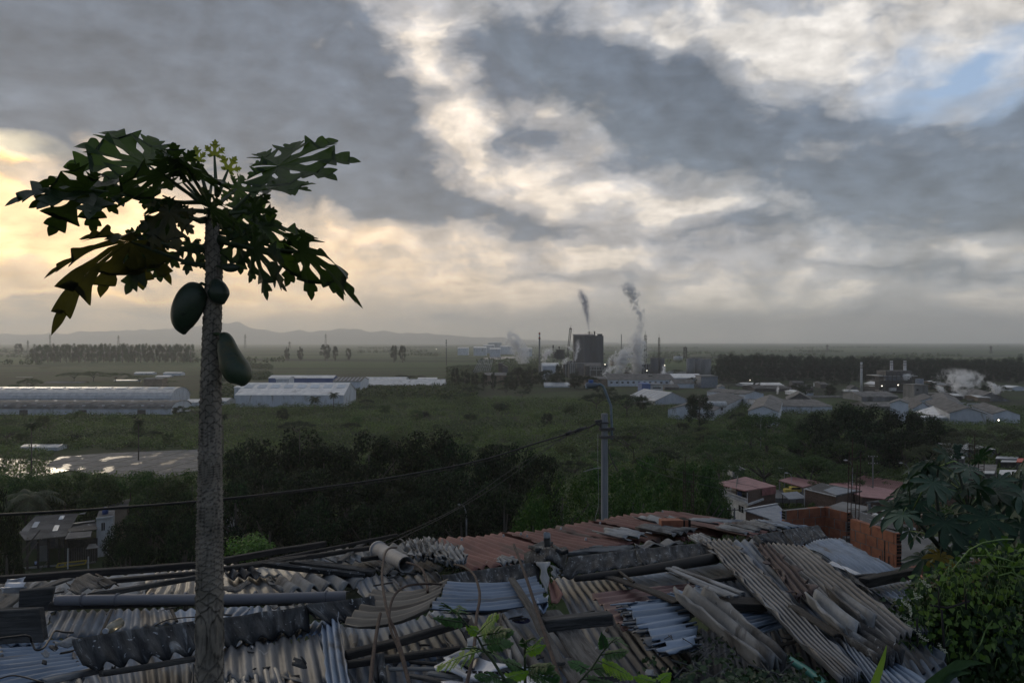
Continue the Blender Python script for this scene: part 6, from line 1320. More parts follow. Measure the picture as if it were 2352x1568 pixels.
def board(label, f_, pts, w, h, lift, m=WG, name='wooden_board', cat='board', roll=0, group=None, taper=1.0, bev=.006):
    """plank or beam along picture points; w,h in metres"""
    SN[0] += 1; sd = SN[0]*1.9; L = lift if isinstance(lift, (list, tuple)) else [lift]*len(pts)
    P = [roofpt(*px(f_, *p), l) for p, l in zip(pts, L)]; segs = []
    for a, b_ in zip(P, P[1:]):
        k = max(2, int((b_-a).length/.35)); segs += [a.lerp(b_, i/k) for i in range(k)]
    segs.append(P[-1]); n = len(segs); v = []; uv = []; f = []; up = Vector((math.sin(roll), 0, math.cos(roll))); acc = 0
    ring = [(-1, -1), (0, -1.02), (1, -1), (1, 1), (0, 1.02), (-1, 1)]; per = [0, w/2, w, w+h, w*1.5+h, 2*w+h]
    for i, p in enumerate(segs):
        d_ = (segs[min(i+1, n-1)]-segs[max(i-1, 0)]).normalized(); sx = d_.cross(up).normalized(); sz = sx.cross(d_)
        tw = 1-(1-taper)*i/(n-1); nz = lambda q: mnoise.noise(Vector((i*.8, q, sd)))
        for k, (a, b_) in enumerate(ring): v.append(p+sx*(a*w/2*tw*(1+.10*nz(k)))+sz*(b_*h/2*tw*(1+.12*nz(k+9)))+sz*nz(20)*h*.12+sx*nz(30)*w*.1+(d_*nz(k+40)*.05 if i in (0, n-1) else Vector())); uv.append((per[k], acc))
        if i < n-1: acc += (segs[i+1]-p).length
    r_ = len(ring)
    for i in range(n-1):
        for k in range(r_): f.append((i*r_+k, i*r_+(k+1) % r_, (i+1)*r_+(k+1) % r_, (i+1)*r_+k))
    f.append(tuple(range(r_))[::-1]); f.append(tuple((n-1)*r_+k for k in range(r_)))
    c = (segs[0]+segs[-1])/2; v = [q-c for q in v]
    o = meshobj(name, v, f, m, None, False, c, uv)
    if bev: b_ = o.modifiers.new('bevel', 'BEVEL'); b_.width = bev; b_.segments = 1; b_.limit_method = 'ANGLE'
    return tag(o, label, cat, group)
def rod(label, f_, pts, r, lift, m=None, name='wire', cat='wire', n=7, nodes=0, group=None, smooth_=True, hgt=None):
    L = lift if isinstance(lift, (list, tuple)) else [lift]*len(pts)
    P = [roofpt(*px(f_, *p), l) for p, l in zip(pts, L)]; Q = []; k_ = len(P)
    for i in range(k_-1):
        p0, p1, p2, p3 = P[max(i-1, 0)], P[i], P[i+1], P[min(i+2, k_-1)]
        for k in range(6): s = k/6; Q.append(.5*((2*p1)+(p2-p0)*s+(2*p0-5*p1+4*p2-p3)*s*s+(3*p1-p0-3*p2+p3)*s**3))
    Q.append(P[-1]); rs = [r if not isinstance(r, tuple) else r[0]+(r[1]-r[0])*i/(len(Q)-1) for i in range(len(Q))]
    c = sum(Q, Vector())/len(Q); b = MB(); b.tube([q-c for q in Q], rs, n); o = b.build(name, m or RST, None, smooth_); o.location = c
    return tag(o, label, cat, group)
# --- base sheets lying over the rafters ---
B_ = [
 ('A', [(-40, 760), (330, 735), (60, 985), (-500, 1000)], 3, .024, FC, 'v', 'long pale corrugated sheet at the far left edge of the roofs'),
 ('A', [(320, 735), (800, 690), (560, 900), (40, 985)], 4, .024, FL, 'v', 'corrugated sheet under the splintered plywood at the left'),
 ('A', [(790, 690), (1300, 655), (1120, 860), (540, 880)], 4, .022, FL, 'v', 'pale corrugated sheet with broad waves left of the papaya trunk, under the thin poles'),
 ('A', [(1240, 660), (1560, 640), (1560, 870), (1050, 870)], 6, .012, ZW, 'v', 'shiny warm-toned zinc sheet directly left of the papaya trunk'),
 ('A', [(1360, 700), (1540, 695), (1560, 880), (1340, 860)], 3, .016, ZW, 'v', 'small glinting sheet standing proud of the shiny zinc left of the trunk'),
 ('A', [(1700, 620), (2060, 600), (2360, 860), (1720, 880)], 6, .014, ZW, 'v', 'shiny warm zinc sheet right of the papaya trunk above the bamboo'),
 ('B', [(80, 600), (480, 560), (760, 830), (300, 850)], 6, .014, ZW, 'v', 'warm zinc sheet under the wavy broken fibre sheet'),
 ('B', [(420, 520), (760, 470), (1120, 640), (700, 660)], 5, .02, FC, 'v', 'grey corrugated sheet under the crossing poles, upper middle'),
 ('B', [(700, 480), (1200, 440), (1520, 640), (1080, 690)], 6, .02, FC, 'v', 'grey corrugated sheet beneath the pale pipe'),
 ('A', [(-60, 960), (430, 950), (330, 1240), (-60, 1240)], 4, .012, ZN, 'v', 'dull zinc sheet under the two dark boards at the left edge'),
 ('A', [(430, 962), (875, 955), (790, 1165), (318, 1210)], 6, .013, ZN, 'v', 'zinc sheet with bright glints, left one of the three below the bamboo'),
 ('A', [(870, 952), (1340, 950), (1385, 1075), (800, 1160)], 7, .011, ZN, 'v', 'zinc sheet in the middle of the three below the bamboo'),
 ('A', [(1330, 945), (1990, 925), (1860, 1045), (1380, 1080)], 8, .011, ZB, 'v', 'zinc sheet right of the three below the bamboo, crossing behind the trunk'),
 ('B', [(0, 930), (460, 905), (520, 960), (-20, 1020)], 7, .011, ZB, 'v', 'bluish zinc strip between the bamboo and the black ridge tiles'),
 ('A', [(-30, 1230), (600, 1195), (820, 1400), (-30, 1600)], 9, .011, ZB, 'u', 'blue-grey zinc sheet with level ribs in the bottom left corner'),
 ('A', [(560, 1300), (1560, 1230), (1560, 1620), (700, 1620)], 10, .012, ZN, 'v', 'shadowed zinc sheet under the board left of the trunk foot'),
 ('A', [(1500, 1250), (2100, 1180), (2100, 1620), (1500, 1620)], 7, .012, ZN, 'v', 'shadowed zinc sheet behind the foot of the papaya trunk'),
 ('B', [(500, 1100), (780, 1060), (900, 1600), (560, 1620)], 4, .014, ZN, 'v', 'zinc sheet under the tall narrow zinc strip, bottom middle-left'),
 ('B', [(700, 1120), (1420, 1000), (1640, 1330), (780, 1420)], 9, .016, ZN, 'v', 'broad zinc roof crossed by the two long battens'),
 ('B', [(760, 1360), (1640, 1240), (1760, 1620), (820, 1640)], 9, .016, ZN, 'v', 'lower zinc roof below the two long battens'),
 ('B', [(1380, 960), (2280, 930), (2700, 1400), (1660, 1440)], 11, .015, ZN, 'v', 'zinc roof under the fern sprigs and the round disc'),
 ('B', [(1640, 1400), (2700, 1380), (2900, 1640), (1700, 1640)], 9, .015, ZN, 'v', 'bottom centre zinc roof under the white tarpaulin'),
 ('B', [(760, 640), (1120, 690), (1240, 860), (880, 860)], 5, .014, ZN, 'v', 'dark zinc sheet under the tan ribbed sheet, left half'),
 ('B', [(1090, 690), (1440, 640), (1560, 800), (1220, 860)], 5, .014, ZN, 'v', 'zinc sheet with a rust stain below the pale pipe'),
 ('C', [(400, 715), (900, 700), (1560, 1440), (860, 1620)], 9, .018, ZD, 'v', 'long tarnished sheet running down from the central ridge to the brambles'),
 ('C', [(860, 700), (1300, 640), (1640, 780), (1080, 840)], 8, .013, ZB, 'v', 'weathered light zinc sheet below the long log, left half'),
 ('C', [(1280, 650), (1700, 580), (1960, 690), (1560, 790)], 8, .013, ZN, 'v', 'weathered light zinc sheet below the long log, right half'),
 ('C', [(1500, 760), (1960, 700), (2400, 1260), (1900, 1300)], 8, .013, ZN, 'v', 'zinc roof deep under the crossing sheets on the right'),
 ('C', [(1500, 1100), (2400, 1000), (2700, 1640), (1500, 1640)], 12, .013, ZD, 'v', 'dark zinc roof under the brambles at the bottom right'),
 ('D', [(600, 430), (900, 400), (1420, 690), (1000, 800)], 9, .012, ZN, 'v', 'under sheet of the bluish roof right of the big fan of sheets'),
 ('D', [(500, 700), (1100, 760), (1700, 1400), (900, 1640)], 10, .012, ZD, 'v', 'base sheet hidden under the big fan of corrugated sheets'),
 ('D', [(1000, 1100), (1500, 1000), (1900, 1640), (1100, 1640)], 8, .014, ZN, 'v', 'zinc base sheet at the foot of the vine thicket'),
]
for (f_, cs, n, a, m_, al, lb) in B_: sheet(lb, f_, cs, .0, n, a, m_, al, rag=.03, warp=.03)
sheet('thin warm zinc sheet lying loose under the nearer poles, left of the wavy fibre sheet', 'A', [(1740, 640), (2120, 625), (2200, 690), (1780, 700)], .08, 5, .012, ZW)
for k in range(7):                                     # the same roofs carry on past the picture's edges
    x0 = -420+k*330; sheet('zinc sheet of the roof strip running on below the bottom picture edge', 'V', [(x0, 1560), (x0+350, 1556), (x0+380, 1860), (x0-30, 1870)], -.03, 9, .013, [ZN, ZD, FC][k % 3], group='sheets below the bottom picture edge')
for k in range(4):
    y0 = 1318+k*62; sheet('grey sheet of the roof running on past the left picture edge', 'V', [(-560-k*60, y0), (-10, y0), (10, y0+74), (-640-k*60, y0+80)], -.02, 14, .016, [FC, FL, ZD, ZN][k], group='sheets past the left picture edge')
# --- red roof ---
T_ = [(-760, 450), (0, 358), (400, 332), (700, 268), (980, 222), (1270, 182)]; Q_ = [(-250, 655), (560, 525), (1060, 450), (1400, 400), (1660, 392), (2240, 318)]
for i, (n, lb) in enumerate(((11, 'leftmost and largest panel of the faded red corrugated roof'), (6, 'second panel of the faded red roof, left of the concrete pole foot'), (5, 'third panel of the faded red roof, at the concrete pole foot'), (5, 'fourth panel of the faded red roof, right of the pole foot'), (5, 'farthest right panel of the faded red roof, highest in the picture'))):
    q_ = [T_[i], T_[i+1], Q_[i+1], Q_[i]]
    sheet(lb, 'C', q_, .03*(i % 2)+.05, n, .024, RF, rag=.05, warp=.03, group='panels of the faded red roof')
sheet('rust-red strip of roofing at the right end of the red roof', 'C', [(1270, 250), (1880, 262), (2230, 315), (1960, 395)], .16, 4, .02, RF)
fr = [('C', [(1035, 236), (1180, 222), (1330, 268), (1245, 280)], 2, FL, 'small pale broken fibre piece at the very top of the red roof, left one'),
      ('C', [(1285, 234), (1345, 228), (1412, 250), (1360, 264)], 1.5, FL, 'small pale broken fibre piece at the top of the red roof, above the brick'),
      ('C', [(732, 350), (895, 316), (1200, 368), (985, 408)], 3, FL, 'pale three-wave fibre fragment lying on the red roof, left one'),
      ('C', [(1060, 318), (1130, 290), (1545, 332), (1340, 378)], 4, FC, 'grey fibre fragment lying on the red roof below the brick'),
      ('C', [(1440, 256), (1530, 240), (1885, 263), (1760, 292)], 3, FL, 'long pale fibre fragment right of the brick on the red roof'),
      ('C', [(1690, 316), (1770, 290), (2050, 352), (1950, 376)], 3, FL, 'pale slatted fragments at the right end of the red roof, nearest'),
      ('C', [(1770, 292), (1860, 276), (2120, 330), (2040, 350)], 3, FC, 'grey slatted fragments at the right end of the red roof, middle'),
      ('C', [(1880, 272), (1990, 258), (2240, 320), (2120, 340)], 4, FC, 'grey corrugated strip at the right end of the red roof, farthest'),
      ('C', [(2000, 262), (2140, 262), (2420, 318), (2250, 330)], 4, ZN, 'bluish strip sheet between red roof and orange wall'),
      ('C', [(520, 520), (740, 470), (1060, 462), (1020, 505)], 8, FC, 'grey short corrugated sheet edging the central ridge, left one'),
      ('C', [(1030, 448), (1370, 398), (1440, 440), (1060, 475)], 2.5, FC, 'grey sheet with level waves between the red roof and the ridge tiles'),
      ('C', [(1470, 388), (1560, 364), (1680, 410), (1560, 442)], 4, FL, 'pale small sheet between the red roof and the steep fan of sheets'),
      ('B', [(1930, 562), (2010, 548), (2180, 590), (1960, 600)], 4, FL, 'pale strip peeking above the ridge tiles left of the crossed ridge piece')]
for k, (f_, cs, n, m_, lb) in enumerate(fr): sheet(lb, f_, cs, .13+.012*k, n, .022, m_, name='roof_fragment', cat='roof fragment', rag=.04, tear=.4, th=.008)
sheet('grey sheet with level waves left of its brighter neighbour, between red roof and ridge', 'C', [(1060, 470), (1420, 425), (1440, 450), (1100, 482)], .18, 2, .02, FC, along='u')
c0 = roofpt(*px('C', 1360, 280), .24); b = MB(); b.box((0, 0, 0), (.38, .16, .12), .05); o = b.build('hollow_brick', BR[0], None, loc=None, bevel=.006); o.location = c0; tag(o, 'single orange hollow brick lying on the red roof', 'brick')
c0 = roofpt(*px('C', 1440, 278), .24); b = MB(); b.box((0, 0, 0), (.12, .20, .13), .3); o = b.build('broken_brick', DK, None, bevel=.01); o.location = c0; tag(o, 'dark broken block touching the orange brick on the red roof', 'brick')
b = MB()
for (x_, y_) in ((785, 283), (478, 327), (672, 410), (28, 383), (165, 368), (213, 385), (-300, 412), (-520, 440), (-470, 495), (1275, 190), (1100, 250)):
    p = roofpt(*px('C', x_, y_), .11); b.tube([p, p+Vector((0, 0, .03))], [.018, .012], 6)
tag(b.build('roofing_nails', M_['galv']), 'pale roofing nail caps dotted over the faded red roof', 'nails', kind='stuff')
# --- ridge tiles ---
ridgecap('long black ridge tile piece at the left, with a splintered left end', 'A', (560, 1190), (1462, 1058), (1548, 1262), (668, 1388), 5.0, lift=.50, low=.30)
ridgecap('black ridge tile piece just behind the papaya trunk, whitish crest', 'A', (1440, 1064), (2420, 930), (2420, 1085), (1560, 1256), 5.5, lift=.47, low=.29)
ridgecap('black mossy ridge tile piece ending under the rusty rebar loops', 'B', (440, 922), (972, 850), (1002, 990), (620, 1062), 4.0, lift=.51, low=.33)
sheet('pale flat tongue sticking out at the left end of the black ridge tiles', 'A', [(392, 1226), (560, 1192), (640, 1215), (500, 1268)], [.42, .48, .48, .36], 1, .02, FL, name='ridge_fragment', cat='roof fragment')
ridgecap('whitish-crested black ridge tile left of the crossed ridge piece', 'B', (1500, 690), (2275, 578), (2265, 702), (1590, 792), 5.5, lift=.42, low=.28)
ridgecap('long black ridge tile right of the crossed ridge piece', 'C', (535, 548), (1080, 482), (1150, 600), (478, 690), 5.0, lift=.42, low=.28)
ridgecap('black ridge tile with a torn pale patch, right end of the central ridge', 'C', (1060, 484), (1560, 438), (1600, 545), (1120, 604), 4.5, lift=.45, low=.31)
ridgecap('short ridge tile end tucked under the steep fan of sheets', 'C', (1540, 440), (1660, 425), (1700, 530), (1590, 550), 1.5, lift=.42, low=.3)
ridgecap('black ridge tile at the upper right, left half, above the fan of sheets', 'D', (195, 385), (465, 335), (560, 455), (310, 425), 3, lift=.42, low=.29)
ridgecap('black ridge tile with a pale broken end at the upper right', 'D', (455, 338), (735, 293), (828, 385), (548, 455), 4.5, lift=.45, low=.31)
# crossed ridge piece
e_ = [ (190, 520), (375, 440), (540, 500), (190, 592), (372, 560), (505, 622) ]
def cpt(x, y, l): return roofpt(*px('C', x, y), l)
v = []; f = []; uv = []; pr = [(188, 512, 188, 590, .50), (250, 500, 255, 575, .56), (300, 478, 300, 566, .62), (345, 448, 338, 566, .68), (375, 436, 372, 560, .71), (405, 448, 405, 572, .68), (450, 478, 440, 592, .60), (500, 490, 475, 612, .54), (540, 498, 505, 622, .48)]
for i, (xa, ya, xb, yb, l) in enumerate(pr):
    for k in range(4): s = k/3; v.append(cpt(xa, ya, l).lerp(cpt(xb, yb, l-.10), s)+Vector((0, 0, .02*math.sin(s*3+i)))); uv.append((i*.1, s*.4))
for i in range(len(pr)-1):
    for k in range(3): a = i*4+k; f.append((a, a+1, a+5, a+4))
o = meshobj('crossed_ridge_piece', v, f, FD, None, True, uv=uv); s = o.modifiers.new('solid', 'SOLIDIFY'); s.thickness = .02; tag(o, 'tent-shaped black ridge piece standing proud at the centre of the ridge', 'ridge tile')
sheet('square black ridge fragment behind the tent-shaped ridge piece', 'C', [(220, 470), (330, 435), (420, 440), (280, 500)], .62, 1, .01, FD, name='ridge_fragment', cat='roof fragment', th=.03)
sheet('black ridge fragment on the right flank of the tent-shaped piece', 'C', [(410, 460), (520, 485), (540, 510), (440, 500)], .60, 1, .01, FD, name='ridge_fragment', cat='roof fragment', th=.03)
board('pale upright tile stub on top of the tent-shaped ridge piece', 'C', [(372, 445), (367, 372)], .06, .05, [.72, .95], FL, 'tile_stub', 'roof fragment')
def hang(label, pts, lifts, m=FL, wv=.02, name='hanging_fragment'):
    P = [cpt(x, y, l) for (x, y), l in zip(pts, lifts)]; c = sum(P, Vector())/len(P); n = 12; v = []; f = []; uv = []
    for j in range(n+1):
        for i in range(7):
            s, t_ = i/6, j/n; w = .75+.25*math.cos(j*.9)+.2*mnoise.noise(Vector((j*.6, i*.0, P[0].x)))
            s2 = .5+(s-.5)*w; p = (P[0]*(1-s2)+P[1]*s2)*(1-t_)+(P[3]*(1-s2)+P[2]*s2)*t_; v.append(p-c+Vector((0, -1, .3))*wv*math.cos(s*5)); uv.append((s*.2, t_*.5))
    for j in range(n):
        for i in range(6): a = j*7+i; f.append((a, a+1, a+8, a+7))
    o = meshobj(name, v, f, m, None, True, c, uv); q = o.modifiers.new('solid', 'SOLIDIFY'); q.thickness = .012; return tag(o, label, 'roof fragment')
hang('pale torn tile hanging down under the tent-shaped ridge piece', [(280, 590), (395, 588), (385, 830), (340, 820)], [.60, .60, .30, .30])
hang('small pale torn tile right of the long hanging one', [(392, 612), (490, 640), (470, 690), (400, 715)], [.5, .48, .36, .36])
sheet('rust-red triangular sheet corner right of the hanging pale tile', 'C', [(375, 740), (430, 745), (495, 850), (405, 925)], .24, 1, .02, RF, name='roof_fragment', cat='roof fragment')
# --- poles, beams, bamboo ---
board('long dark edge beam along the far left rim of the roofs', 'A', [(-60, 722), (700, 668), (1560, 604)], .07, .06, .2, WD, 'edge_beam', 'beam')
board('dark edge beam continuing right of the papaya trunk', 'B', [(-260, 580), (200, 500), (585, 440)], .06, .06, .2, WD, 'edge_beam', 'beam')
board('second dark pole lower on the rim, left of the trunk', 'A', [(780, 738), (1560, 668)], .05, .04, .16, WD, 'pole', 'pole')
board('long dark pole from the trunk to the pale pipe', 'B', [(-300, 650), (300, 560), (970, 468)], .05, .045, .22, WD, 'pole', 'pole')
board('highest thin pole sticking up over the far rim', 'B', [(150, 570), (700, 462), (1160, 368)], .035, .035, [.2, .24, .34], WD, 'pole', 'pole')
board('grey thin pole slanting under the second dark pole', 'A', [(700, 852), (1100, 780), (1560, 700)], .045, .04, .14, WG, 'pole', 'pole')
board('thin black pole crossing just right of the trunk', 'A', [(1740, 640), (2150, 590), (2400, 545)], .04, .04, .24, WD, 'pole', 'pole')
board('short dark lath between the pole pile and the pale pipe', 'B', [(870, 560), (1020, 545)], .04, .04, .2, WD, 'lath', 'board')
board('grey crosswise lath under the crossing poles', 'B', [(700, 580), (880, 440)], .06, .03, .18, WG, 'lath', 'board')
rod('thick grey-blue bamboo pole lying across the left roofs', 'A', [(440, 882), (1000, 876), (1560, 875), (2100, 868), (2710, 850)], (.036, .040), .34, BB, 'bamboo_pole', 'bamboo pole', 12)
bp_ = C.objects['bamboo_pole']
for x_ in (650, 920, 1190, 1455, 1740, 2000, 2290, 2560):
    p = roofpt(*px('A', x_, 880-(x_-440)*.013), .342)-bp_.location; b = MB(); b.tube([p-Vector((.006, 0, 0)), p+Vector((.006, 0, 0))], .046, 12); b.build('node', BB, bp_)
board('dark timber right below the bamboo pole', 'A', [(388, 928), (1000, 905), (1560, 890)], .05, .05, .26, WD, 'timber', 'beam', roll=.2)
board('dark timber tip emerging right of the trunk below the bamboo', 'A', [(1700, 910), (2300, 885)], .045, .04, .24, WD, 'timber', 'beam')
board('upper dark grey board end at the left edge', 'A', [(150, 888), (415, 868)], .05, .165, .30, WG, 'board_end', 'board', roll=.25)
board('lower dark grey board end at the left edge', 'A', [(-60, 1090), (345, 1072)], .05, .21, .34, WG, 'board_end', 'board', roll=.25)
board('pale slanting board in the left edge corner', 'A', [(-60, 985), (130, 850)], .10, .03, .26, WG, 'board', 'board')
board('grey long board slanting towards the plywood at the left', 'A', [(200, 830), (470, 735), (530, 715)], .09, .02, .18, WG, 'board', 'board')
sheet('splintered grey plywood with swirled grain, upper left', 'A', [(500, 750), (690, 690), (900, 770), (560, 835)], .26, 2, .015, WG, name='plywood', cat='plywood', rag=.08, tear=.8)
sheet('crumpled dark plywood shred right of the swirled piece', 'A', [(700, 720), (800, 690), (980, 770), (800, 800)], .22, 1.5, .02, WD, name='plywood', cat='plywood', rag=.1, tear=.8)
sheet('dirty white plastic sack crumpled at the far left', 'A', [(-20, 790), (60, 745), (190, 740), (120, 820)], .26, 2, .03, WP, name='plastic_sack', cat='sack', rag=.06, warp=.06)
sheet('pale sheet corner peeking out left of the bamboo end', 'A', [(400, 860), (470, 830), (500, 880), (360, 892)], .24, 1, .01, FL, name='roof_fragment', cat='roof fragment')
sheet('flat dark torn tin piece over the warm zinc right of the trunk', 'A', [(1745, 790), (1950, 725), (1955, 765), (1760, 830)], .22, 1, .01, FD, name='roof_fragment', cat='roof fragment', rag=.04)
sheet('black wavy tile edge behind the trunk at the rim', 'A', [(1750, 665), (1960, 640), (2060, 690), (1790, 700)], .18, 3, .03, FD, name='roof_fragment', cat='roof fragment')
sheet('stack of narrow ribbed dark sheets seen nearly edge-on', 'B', [(90, 606), (430, 580), (985, 658), (900, 702)], .32, 5, .02, FD, along='v', name='roof_sheet', th=.01)
sheet('brown ribbed sheet on top of the narrow dark stack', 'B', [(300, 592), (440, 580), (985, 655), (960, 680)], .36, 3, .018, WG, name='roof_sheet')
sheet('broken dark fibre sheet with five big waves right of the trunk', 'B', [(112, 748), (700, 668), (885, 762), (235, 835)], [.2, .2, .24, .24], 5, .034, FC, th=.012, rag=.04)
sheet('grey broken tile left under the crossing poles', 'B', [(395, 560), (520, 515), (650, 590), (470, 590)], .14, 2.5, .02, FL, name='roof_fragment', cat='roof fragment', tear=.4)
sheet('grey broken tile right under the crossing poles', 'B', [(560, 540), (760, 500), (900, 560), (680, 600)], .12, 3, .02, FL, name='roof_fragment', cat='roof fragment', tear=.4)
sheet('narrow grey tile strip behind the pale pipe', 'B', [(880, 500), (1000, 470), (1040, 540), (900, 560)], .14, 2, .02, FC, name='roof_fragment', cat='roof fragment')
# pale pipe
e = empty('ceramic_pipe', (0, 0, 0), 'pale grey hollow pipe lying aslant at the upper middle of the roofs', 'pipe')
pa, pb = cpt(*[q for q in (0, 0)], 0) if False else roofpt(*px('B', 1008, 488), .26), roofpt(*px('B', 1225, 604), .30)
dv = (pb-pa).normalized(); b = MB(); b.tube([pa, pa+dv*.05, pb], [.088, .082, .076], 22, cap=False); b.tube([pb, pb-dv*.001, pa], [.076, .066, .070], 22, cap=False); o = b.build('barrel', PV, e, True); b = MB(); b.tube([pa-dv*.02, pa+dv*.04], [.095, .095], 22); b.build('collar', PV, e, True)
# pile of wavy broken sheets
for k in range(9):
    x0 = 1180+k*42; y0 = 440+k*9; w = 250-(k*8)
    sheet(['lowest', 'second lowest', 'third', 'fourth', 'middle', 'sixth', 'seventh', 'second topmost', 'topmost'][k]+' sheet of the pile of broken wavy sheets right of the pale pipe', 'B',
          [(x0, y0), (x0+w*.75, y0-22), (x0+w, y0+95-k*2), (x0+60+k*6, y0+130-k*2)], [.20+.03*k]*4, 3.0, .03, [FC, FL, FC, FD, FL, FC, FL, FC, FL][k], name='broken_sheet', rag=.05, tear=.4, th=.01, warp=.035, curl=.03)
sheet('curled pale sheet at the right end of the broken pile', 'B', [(1540, 470), (1650, 480), (1700, 600), (1590, 600)], [.3, .3, .4, .4], 1.5, .03, FL, name='broken_sheet', rag=.06, warp=.08, tear=.5)
sheet('dark crumpled sheet under the pale pipe mouth', 'B', [(970, 640), (1100, 590), (1180, 640), (1000, 700)], .22, 1.5, .03, FD, name='broken_sheet', rag=.06, warp=.06)
# tan sheet, blue zinc
sheet('large tan ribbed zinc sheet under the rebar loops', 'B', [(965, 862), (1552, 780), (1390, 1030), (718, 1165)], .34, 6, .016, ZW if False else surf('tan_stained_zinc', (.13, .115, .095), (.21, .19, .16), rough=.6, metal=.3, scale=2, c3=(.06, .05, .042), c3scale=1.4, coord='UV', stretch=(3, .4, 1), bump=.3), along='u', curl=.05)
sheet('large blue-grey zinc sheet with fine level ribs at the centre', 'B', [(1548, 782), (2245, 730), (2335, 935), (1408, 996)], .38, 8, .010, ZB, along='u', curl=.03)
sheet('crumpled blue-grey corner of the central zinc sheet', 'C', [(290, 905), (380, 890), (375, 950), (310, 965)], .38, 1, .02, ZB, name='roof_fragment', cat='roof fragment', warp=.06)
sheet('thin tan sheet sliver beneath the central blue-grey zinc', 'B', [(1540, 990), (1900, 955), (1985, 958), (1700, 1005)], .28, 1, .008, FL, name='roof_fragment', cat='roof fragment')
# lower left group
board('wide grey board lying left of the trunk foot', 'A', [(800, 1455), (1560, 1335)], .12, .03, .20, WG, 'wide_board', 'board', roll=-.5)
board('pale edge lath at the bottom left below the blue-grey zinc', 'A', [(330, 1525), (810, 1420)], .04, .03, .18, FL, 'lath', 'board')
sheet('brownish corrugated zinc sheet right of the trunk foot', 'B', [(-260, 1260), (540, 1138), (660, 1620), (-240, 1500)], .20, 8, .012, ZD, tear=.2)
sheet('pale zinc sheet with fine ribs peeking above the brownish one', 'B', [(-60, 1150), (640, 1030), (560, 1150), (-60, 1245)], .17, 10, .011, ZB)
sheet('tall narrow zinc strip with three ribs, right of the brownish sheet', 'B', [(560, 1070), (685, 962), (800, 1620), (620, 1620)], [.28, .38, .24, .24], 3, .016, ZB)
sheet('torn bronze-toned crumpled sheet in the bottom left-centre', 'B', [(-220, 1430), (380, 1390), (500, 1620), (-200, 1620)], .28, 7, .012, ZW, rag=.08, tear=.9, warp=.06)
sheet('dark torn flap standing up on the bronze-toned sheet', 'B', [(370, 1340), (410, 1310), (460, 1380), (350, 1400)], [.34, .42, .36, .3], 1, .02, FD, name='roof_fragment', cat='roof fragment', tear=.6)
board('upper long batten crossing the broad zinc roof', 'B', [(745, 1312), (1200, 1200), (1700, 1045)], .05, .045, .26, WD, 'batten', 'beam')
board('lower long batten crossing the broad zinc roof', 'B', [(755, 1385), (1200, 1325), (1640, 1268)], .04, .035, .24, WD, 'batten', 'beam')
ridgecap('small black tile fragment standing on the lower zinc roof', 'B', (962, 1310), (1050, 1300), (1070, 1490), (980, 1500), 1.5, .03, lift=.3, low=.16)
for k, (a, b2, w, mm) in enumerate([((1090, 1420), (1550, 1420), .035, FC), ((1260, 1365), (1560, 1385), .03, WD), ((1400, 1450), (1640, 1490), .04, FC), ((1240, 1470), (1500, 1520), .04, WG), ((1510, 1440), (1700, 1470), .03, WD)]):
    board(['longest', 'uppermost dark', 'right-hand', 'lowest grey', 'shortest dark'][k]+' slat of the loose slat heap left of the white tarpaulin', 'B', [a, b2], w, .015, .18+.01*k, mm, 'slat', 'board')
sheet('upper pale wavy fibre sheet under the fern sprigs', 'B', [(1470, 1370), (1880, 1180), (1960, 1225), (1600, 1390)], .30, 2, .02, FL, along='u', name='roof_fragment', cat='roof fragment', rag=.05)
sheet('mottled fibre sheet curling over the ferns on the right', 'B', [(1930, 1045), (2010, 1035), (2360, 1480), (2090, 1560)], [.3, .3, .26, .26], 2.5, .035, FC, rag=.06, tear=.5, th=.014)
sheet('black-edged curled tile left of the mottled fibre sheet', 'B', [(1625, 1105), (1740, 1060), (1780, 1140), (1650, 1180)], .3, 1, .04, FD, name='roof_fragment', cat='roof fragment')
# tarpaulin with print
tp = sheet('crumpled white tarpaulin with a few upside-down black letters, bottom centre', 'B', [(1600, 1310), (1900, 1290), (2330, 1480), (1480, 1560)], .28, 1.5, .03, WP, name='tarpaulin', cat='tarpaulin', rag=.04, warp=.12)
tp2 = sheet('lower fold of white tarpaulin cut by the bottom picture edge', 'B', [(1500, 1540), (2100, 1470), (2400, 1640), (1500, 1640)], .30, 1, .02, WP, name='tarpaulin', cat='tarpaulin', warp=.08)
cu = bpy.data.curves.new('print', 'FONT'); cu.body = 'Vanessa'; cu.size = .075; cu.extrude = .001; cu.offset = .0015
tx = bpy.data.objects.new('print', cu); C.objects.link(tx); cu.materials.append(DK); p = roofpt(*px('B', 2078, 1462), .37)
me_ = None
tx.parent = tp; tx.data.resolution_u = 2; tx.location = p-tp.location; tx.rotation_euler = (R(40), 0, R(180-4))
bpy.context.view_layer.update(); dg_ = bpy.context.evaluated_depsgraph_get(); me_ = bpy.data.meshes.new_from_object(tx.evaluated_get(dg_)); t2_ = bpy.data.objects.new('printed_letters', me_); C.objects.link(t2_); t2_.parent = tp; t2_.location = tx.location.copy(); t2_.rotation_euler = tx.rotation_euler.copy(); bpy.data.objects.remove(tx)
